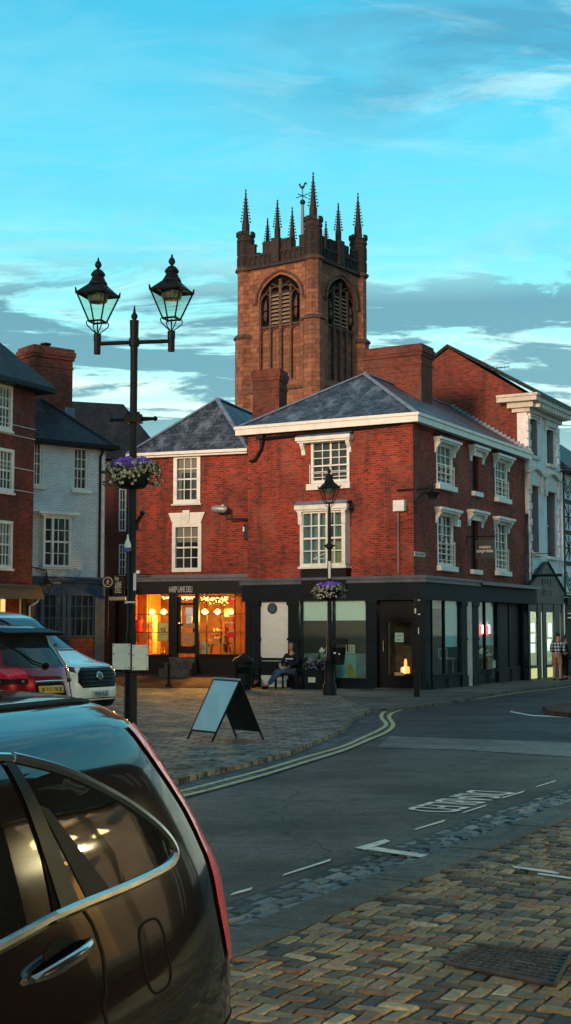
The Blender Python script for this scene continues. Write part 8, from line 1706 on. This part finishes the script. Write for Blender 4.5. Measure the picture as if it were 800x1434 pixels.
def standing(name_lab, px, v, h, fwd, top, bot, shoe, hairm, pose=0, shorts=False):
    x, y = g(px, v, .084); t = thing('person', name_lab, 'person', (x, y, .084)); f = Vector((*fwd, 0)).normalized(); s = f.cross(Vector((0, 0, 1))); k = h / 1.75
    def Q(a, b, c): q = s * a + f * b; return (q.x * k, q.y * k, c * k)
    b_ = .10 if pose else .0
    jt = dict(pel=Q(0, 0, .92), sp=Q(0, b_ * .3, 1.12), ch=Q(0, b_, 1.32), nk=Q(0, b_ * 1.5, 1.49), shL=Q(-.18, b_, 1.40), shR=Q(.18, b_, 1.40), elL=Q(-.25, .06 + b_, 1.12), elR=Q(.25, .06 + b_, 1.12), wrL=Q(-.20, .26 + b_, 1.00), wrR=Q(.20, .24 + b_, 1.0), hpL=Q(-.09, 0, .90), hpR=Q(.09, 0, .90), knL=Q(-.11, .03, .50), knR=Q(.11, .02, .50), anL=Q(-.12, -.02, .09), anR=Q(.12, -.03, .09), ftL=Q(-.13, .12, .04), ftR=Q(.14, .11, .04), hd=Q(0, b_ * 2 + .02, 1.63))
    for n in ('hdL', 'hdR'): jt[n] = tuple(f * .9 + Vector((0, 0, -.3)))
    body(t, jt, f + Vector((0, 0, -.25)), hairm, 'short')
    ax = lambda n, r, r2=None: (*jt[n], r, r2 or r)
    cloth(t, 'shirt', [ax('pel', .165, .125), ax('sp', .155, .12), ax('ch', .18, .12), (*Q(0, b_ * 1.3, 1.44), .08), ax('shL', .082), ax('elL', .066), (*(Vector(jt['elL']) * .5 + Vector(jt['wrL']) * .5), .056), ax('shR', .082), ax('elR', .066), (*(Vector(jt['elR']) * .5 + Vector(jt['wrR']) * .5), .056)], [(0, 1), (1, 2), (2, 3), (2, 4), (4, 5), (5, 6), (2, 7), (7, 8), (8, 9)], top)
    if shorts: cloth(t, 'shorts', [(*Q(0, 0, .88), .15, .12), ax('hpL', .115), (*Q(-.11, .02, .56), .10), ax('hpR', .115), (*Q(.11, .02, .56), .10)], [(0, 1), (1, 2), (0, 3), (3, 4)], bot)
    else: cloth(t, 'trousers', [(*Q(0, 0, .88), .15, .12), ax('hpL', .11), ax('knL', .078), (*Q(-.12, -.02, .14), .06), ax('hpR', .11), ax('knR', .078), (*Q(.12, -.02, .14), .06)], [(0, 1), (1, 2), (2, 3), (0, 4), (4, 5), (5, 6)], bot)
    for n in 'LR': a, q = Vector(jt['an' + n]), Vector(jt['ft' + n]); cloth(t, 'shoe', [(a.x, a.y, .06, .055), (q.x, q.y, .045, .05), (q.x + f.x * .06, q.y + f.y * .06, .04, .036)], [(0, 1), (1, 2)], shoe)
def check_shirt():
    t = NT('blue_check_shirt'); mp = t.map(t.tc.outputs['Object'], (1, 1, 1)); sep = t.n('ShaderNodeSeparateXYZ'); t.l(mp, sep.inputs[0]); a = t.math('ABSOLUTE', t.math('SINE', t.math('MULTIPLY', sep.outputs[0], 30.0))); b = t.math('ABSOLUTE', t.math('SINE', t.math('MULTIPLY', sep.outputs[2], 26.0)))
    c = t.math('MULTIPLY', a, b); t.set(t.b.inputs['Base Color'], t.ramp(c, [(.40, (.012, .03, .06)), (.52, (.45, .58, .64))])); t.b.inputs['Roughness'].default_value = .85; return t.m
standing('standing person in a blue checked shirt and tan shorts', 780.5, 953, 1.78, (.45, 1), check_shirt(), paint('tan_shorts', (.30, .19, .11), .85), M['trim'], paint('dark_hair', (.02, .015, .012), .8), 1, True)
standing('person in dark clothes half hidden behind the checked shirt', 793, 952, 1.70, (-.8, .6), paint('dark_coat', (.02, .018, .018), .85), paint('dark_trousers', (.012, .012, .014), .85), M['trim'], paint('brown_hair', (.06, .035, .02), .8), 0)
# ================================================================ row of shops along the near pavement, outside the frame on the right (its lit windows warm the bricks and show in the car)
def shop_row():
    base_ = K0 + KN * 6.9; ang = math.atan2(KD.y, KD.x); # local x along the kerb, outward normal must face the road: local +y
    for i, (x0, x1, h) in enumerate(((-13, -4.5, 9), (-4.3, 4.6, 8), (4.8, 17.4, 9.5), (17.6, 24, 8.5), (24.2, 36, 9))):
        o = base_ + KN * (2.6 if i == 0 else 0); fr = Frame((o.x, o.y), ang)
        t = thing('shop_building', ['brick shop with warm lit window, nearest the camera on the right', 'plain brick shop opposite the parked dark car', 'brick shop with two lit windows opposite the lamp post', 'brick shop further up the right side pavement', 'tall brick shop at the far end of the right side row'][i], 'building', (o.x, o.y, 0), ang)
        mb = MB(); wn = [(x0 + .8, x1 - 3.2, .7, 2.8) if i != 2 else (x0 + 5.6, x1 - .9, .6, 4.0), (x0 + 1.5, x0 + 2.6, 5.2, 6.9), (x1 - 2.8, x1 - 1.7, 5.2, 6.9)]; P = lambda s, z, d=0: (s, d, z)
        holes = wn; ss = sorted({x0, x1} | {q for w in wn for q in w[:2]}); zs_ = sorted({0, h} | {q for w in wn for q in w[2:]})
        for a in range(len(ss) - 1):
            for b in range(len(zs_) - 1):
                sm, zm = (ss[a] + ss[a + 1]) / 2, (zs_[b] + zs_[b + 1]) / 2
                if not any(w[0] < sm < w[1] and w[2] < zm < w[3] for w in wn): mb.face([P(ss[a + 1], zs_[b]), P(ss[a], zs_[b]), P(ss[a], zs_[b + 1]), P(ss[a + 1], zs_[b + 1])])
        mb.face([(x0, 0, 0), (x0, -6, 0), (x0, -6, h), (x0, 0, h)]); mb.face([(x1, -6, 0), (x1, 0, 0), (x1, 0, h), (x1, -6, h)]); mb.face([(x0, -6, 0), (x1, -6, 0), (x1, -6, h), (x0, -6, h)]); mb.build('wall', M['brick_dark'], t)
        mb = MB(); mb.face([(x0, .3, h), (x1, .3, h), (x1, -3, h + 2.4), (x0, -3, h + 2.4)]); mb.face([(x1, -6, h), (x0, -6, h), (x0, -3, h + 2.4), (x1, -3, h + 2.4)]); mb.box(x0, x1, -6, .3, h - .1, h - .002); mb.build('roof', M['slate_dark'], t)
        mb = MB(); zf_ = 2.9 if i != 2 else 4.1; mb.box(x0 + .3, x1 - .3, 0, .22, zf_, zf_ + .5); mb.build('fascia', M['shop_black'], t)
        for k, w in enumerate(wn):
            mb = MB()
            for s in (w[0], (w[0] + w[1]) / 2 - .03, w[1] - .06): mb.box(s, s + .06, -.12, -.02, w[2], w[3])
            mb.box(w[0], w[1], -.12, -.02, w[2], w[2] + .06); mb.box(w[0], w[1], -.12, -.02, w[3] - .06, w[3]); f = mb.build('window', M['shop_black'] if k == 0 else M['white'], t); mb = MB(); mb.box(w[0], w[1], -.09, -.085, w[2], w[3]); mb.build('glass', M['clear'] if k == 0 and i < 3 else M['glass'], f)
        if i < 3:
            w = wn[0]; mb = MB(); mb.box(w[0] - .3, w[1] + .3, -2.2, -2.1, 0, w[3] + .2); mb.box(w[0] - .3, w[1] + .3, -2.2, -.2, w[3] + .1, w[3] + .15); mb.box(w[0] - .3, w[0] - .2, -2.2, -.2, 0, w[3] + .1); mb.box(w[1] + .2, w[1] + .3, -2.2, -.2, 0, w[3] + .1); mb.build('shop_room', paint('brown_shop_wall', (.07, .035, .015), .8, 0, .4, 3), t)
            mb = MB(); n = 4
            for q in range(n): s = w[0] + (w[1] - w[0]) * (q + .5) / n; mb.lathe([(.16, 0), (.14, .06), (.03, .16)], (s, -.7, w[3] - .5), 12)
            mb.build('lit_lamps', emit('shop_lamp_glow', (1, .62, .25), 16), t)
            for q in range(2): p = fr.world(w[0] + (w[1] - w[0]) * (q + .5) / 2, -.9, w[3] - .7); point_light(tuple(p), (2600, 50, 800)[i], (1, .70, .38), .06)
            mb = MB(); mb.box(w[0] + .3, w[1] - .3, -.9, -.5, 0, 1.2)
            for q in range(5): s = w[0] + .5 + q * (w[1] - w[0]) / 5; mb.box(s, s + .3, -1.6, -1.3, 0, w[3] - 1.0 - .4 * (q % 2))
            mb.box(w[0], w[1], -1.25, -1.2, w[3] - .95, w[3] - .85); mb.build('counter', paint('amber_panels', (.22, .11, .02), .6), t)
shop_row()
for lx, ly in ((-1.2, 1.6), (-1.2, 5.0), (-3.6, 1.6)):  # fill lights without fittings, added inside the corner shop to brighten its blinds
    p = BF.world(lx, ly, 3.0); point_light(tuple(p), 60, (.85, 1, .85), .2)
def sun_block_row():  # unseen houses added behind the camera, shading lower storeys from the low sun
    c0 = SUN_AZ * 13; d = Vector((.866, -.5, 0)); ang = math.atan2(-.5, .866); labs = ['tall brick town house behind the camera, furthest left', 'brick town house behind the camera, second from the left', 'broad brick town house straight behind the market square', 'brick town house behind the camera, second from the right', 'brick town house behind the camera, furthest right']
    for i in range(5):
        x0 = -42 + 17 * i; x1 = x0 + 16.8; h = (11.6, 11.0, 11.5, 11.2, 11.6)[i]; t = thing('town_house', labs[i], 'house', tuple(c0), ang); mb = MB(); hs = [(x0 + 1.5 + 3.2 * k, x0 + 2.7 + 3.2 * k, z, z + 1.7) for k in range(4) for z in (1.0, 4.2, 7.2)]
        P_ = lambda s, z, dd=0: (s, dd, z); ss = sorted({x0, x1} | {q for w in hs for q in w[:2]}); zs_ = sorted({0, h} | {q for w in hs for q in w[2:]})
        for a in range(len(ss) - 1):
            for b in range(len(zs_) - 1):
                sm, zm = (ss[a] + ss[a + 1]) / 2, (zs_[b] + zs_[b + 1]) / 2
                if not any(w[0] < sm < w[1] and w[2] < zm < w[3] for w in hs): mb.face([P_(ss[a + 1], zs_[b]), P_(ss[a], zs_[b]), P_(ss[a], zs_[b + 1]), P_(ss[a + 1], zs_[b + 1])])
        mb.box(x0, x1, -8, -.3, 0, h - .02); mb.build('wall', M['brick_dark'], t); mb = MB(); mb.face([(x0, .3, h), (x1, .3, h), (x1, -4, h + 1.0), (x0, -4, h + 1.0)]); mb.face([(x1, -8.2, h), (x0, -8.2, h), (x0, -4, h + 1.0), (x1, -4, h + 1.0)]); mb.build('roof', M['slate_dark'], t)
        for w in hs: mb = MB(); mb.box(w[0], w[1], -.2, -.15, w[2], w[3]); mb.box((w[0] + w[1]) / 2 - .03, (w[0] + w[1]) / 2 + .03, -.15, -.1, w[2], w[3], 1); mb.box(w[0], w[1], -.149, -.1, (w[2] + w[3]) / 2 - .03, (w[2] + w[3]) / 2 + .03, 1); mb.build('window', [M['glass'], M['white']], t)
sun_block_row()
# soft light inside the pale estate shop
point_light(tuple(Vector(lit_pos) + Vector((0, 0, -.2))), 60, (1, .95, .75), .2)
bpy.context.view_layer.update()
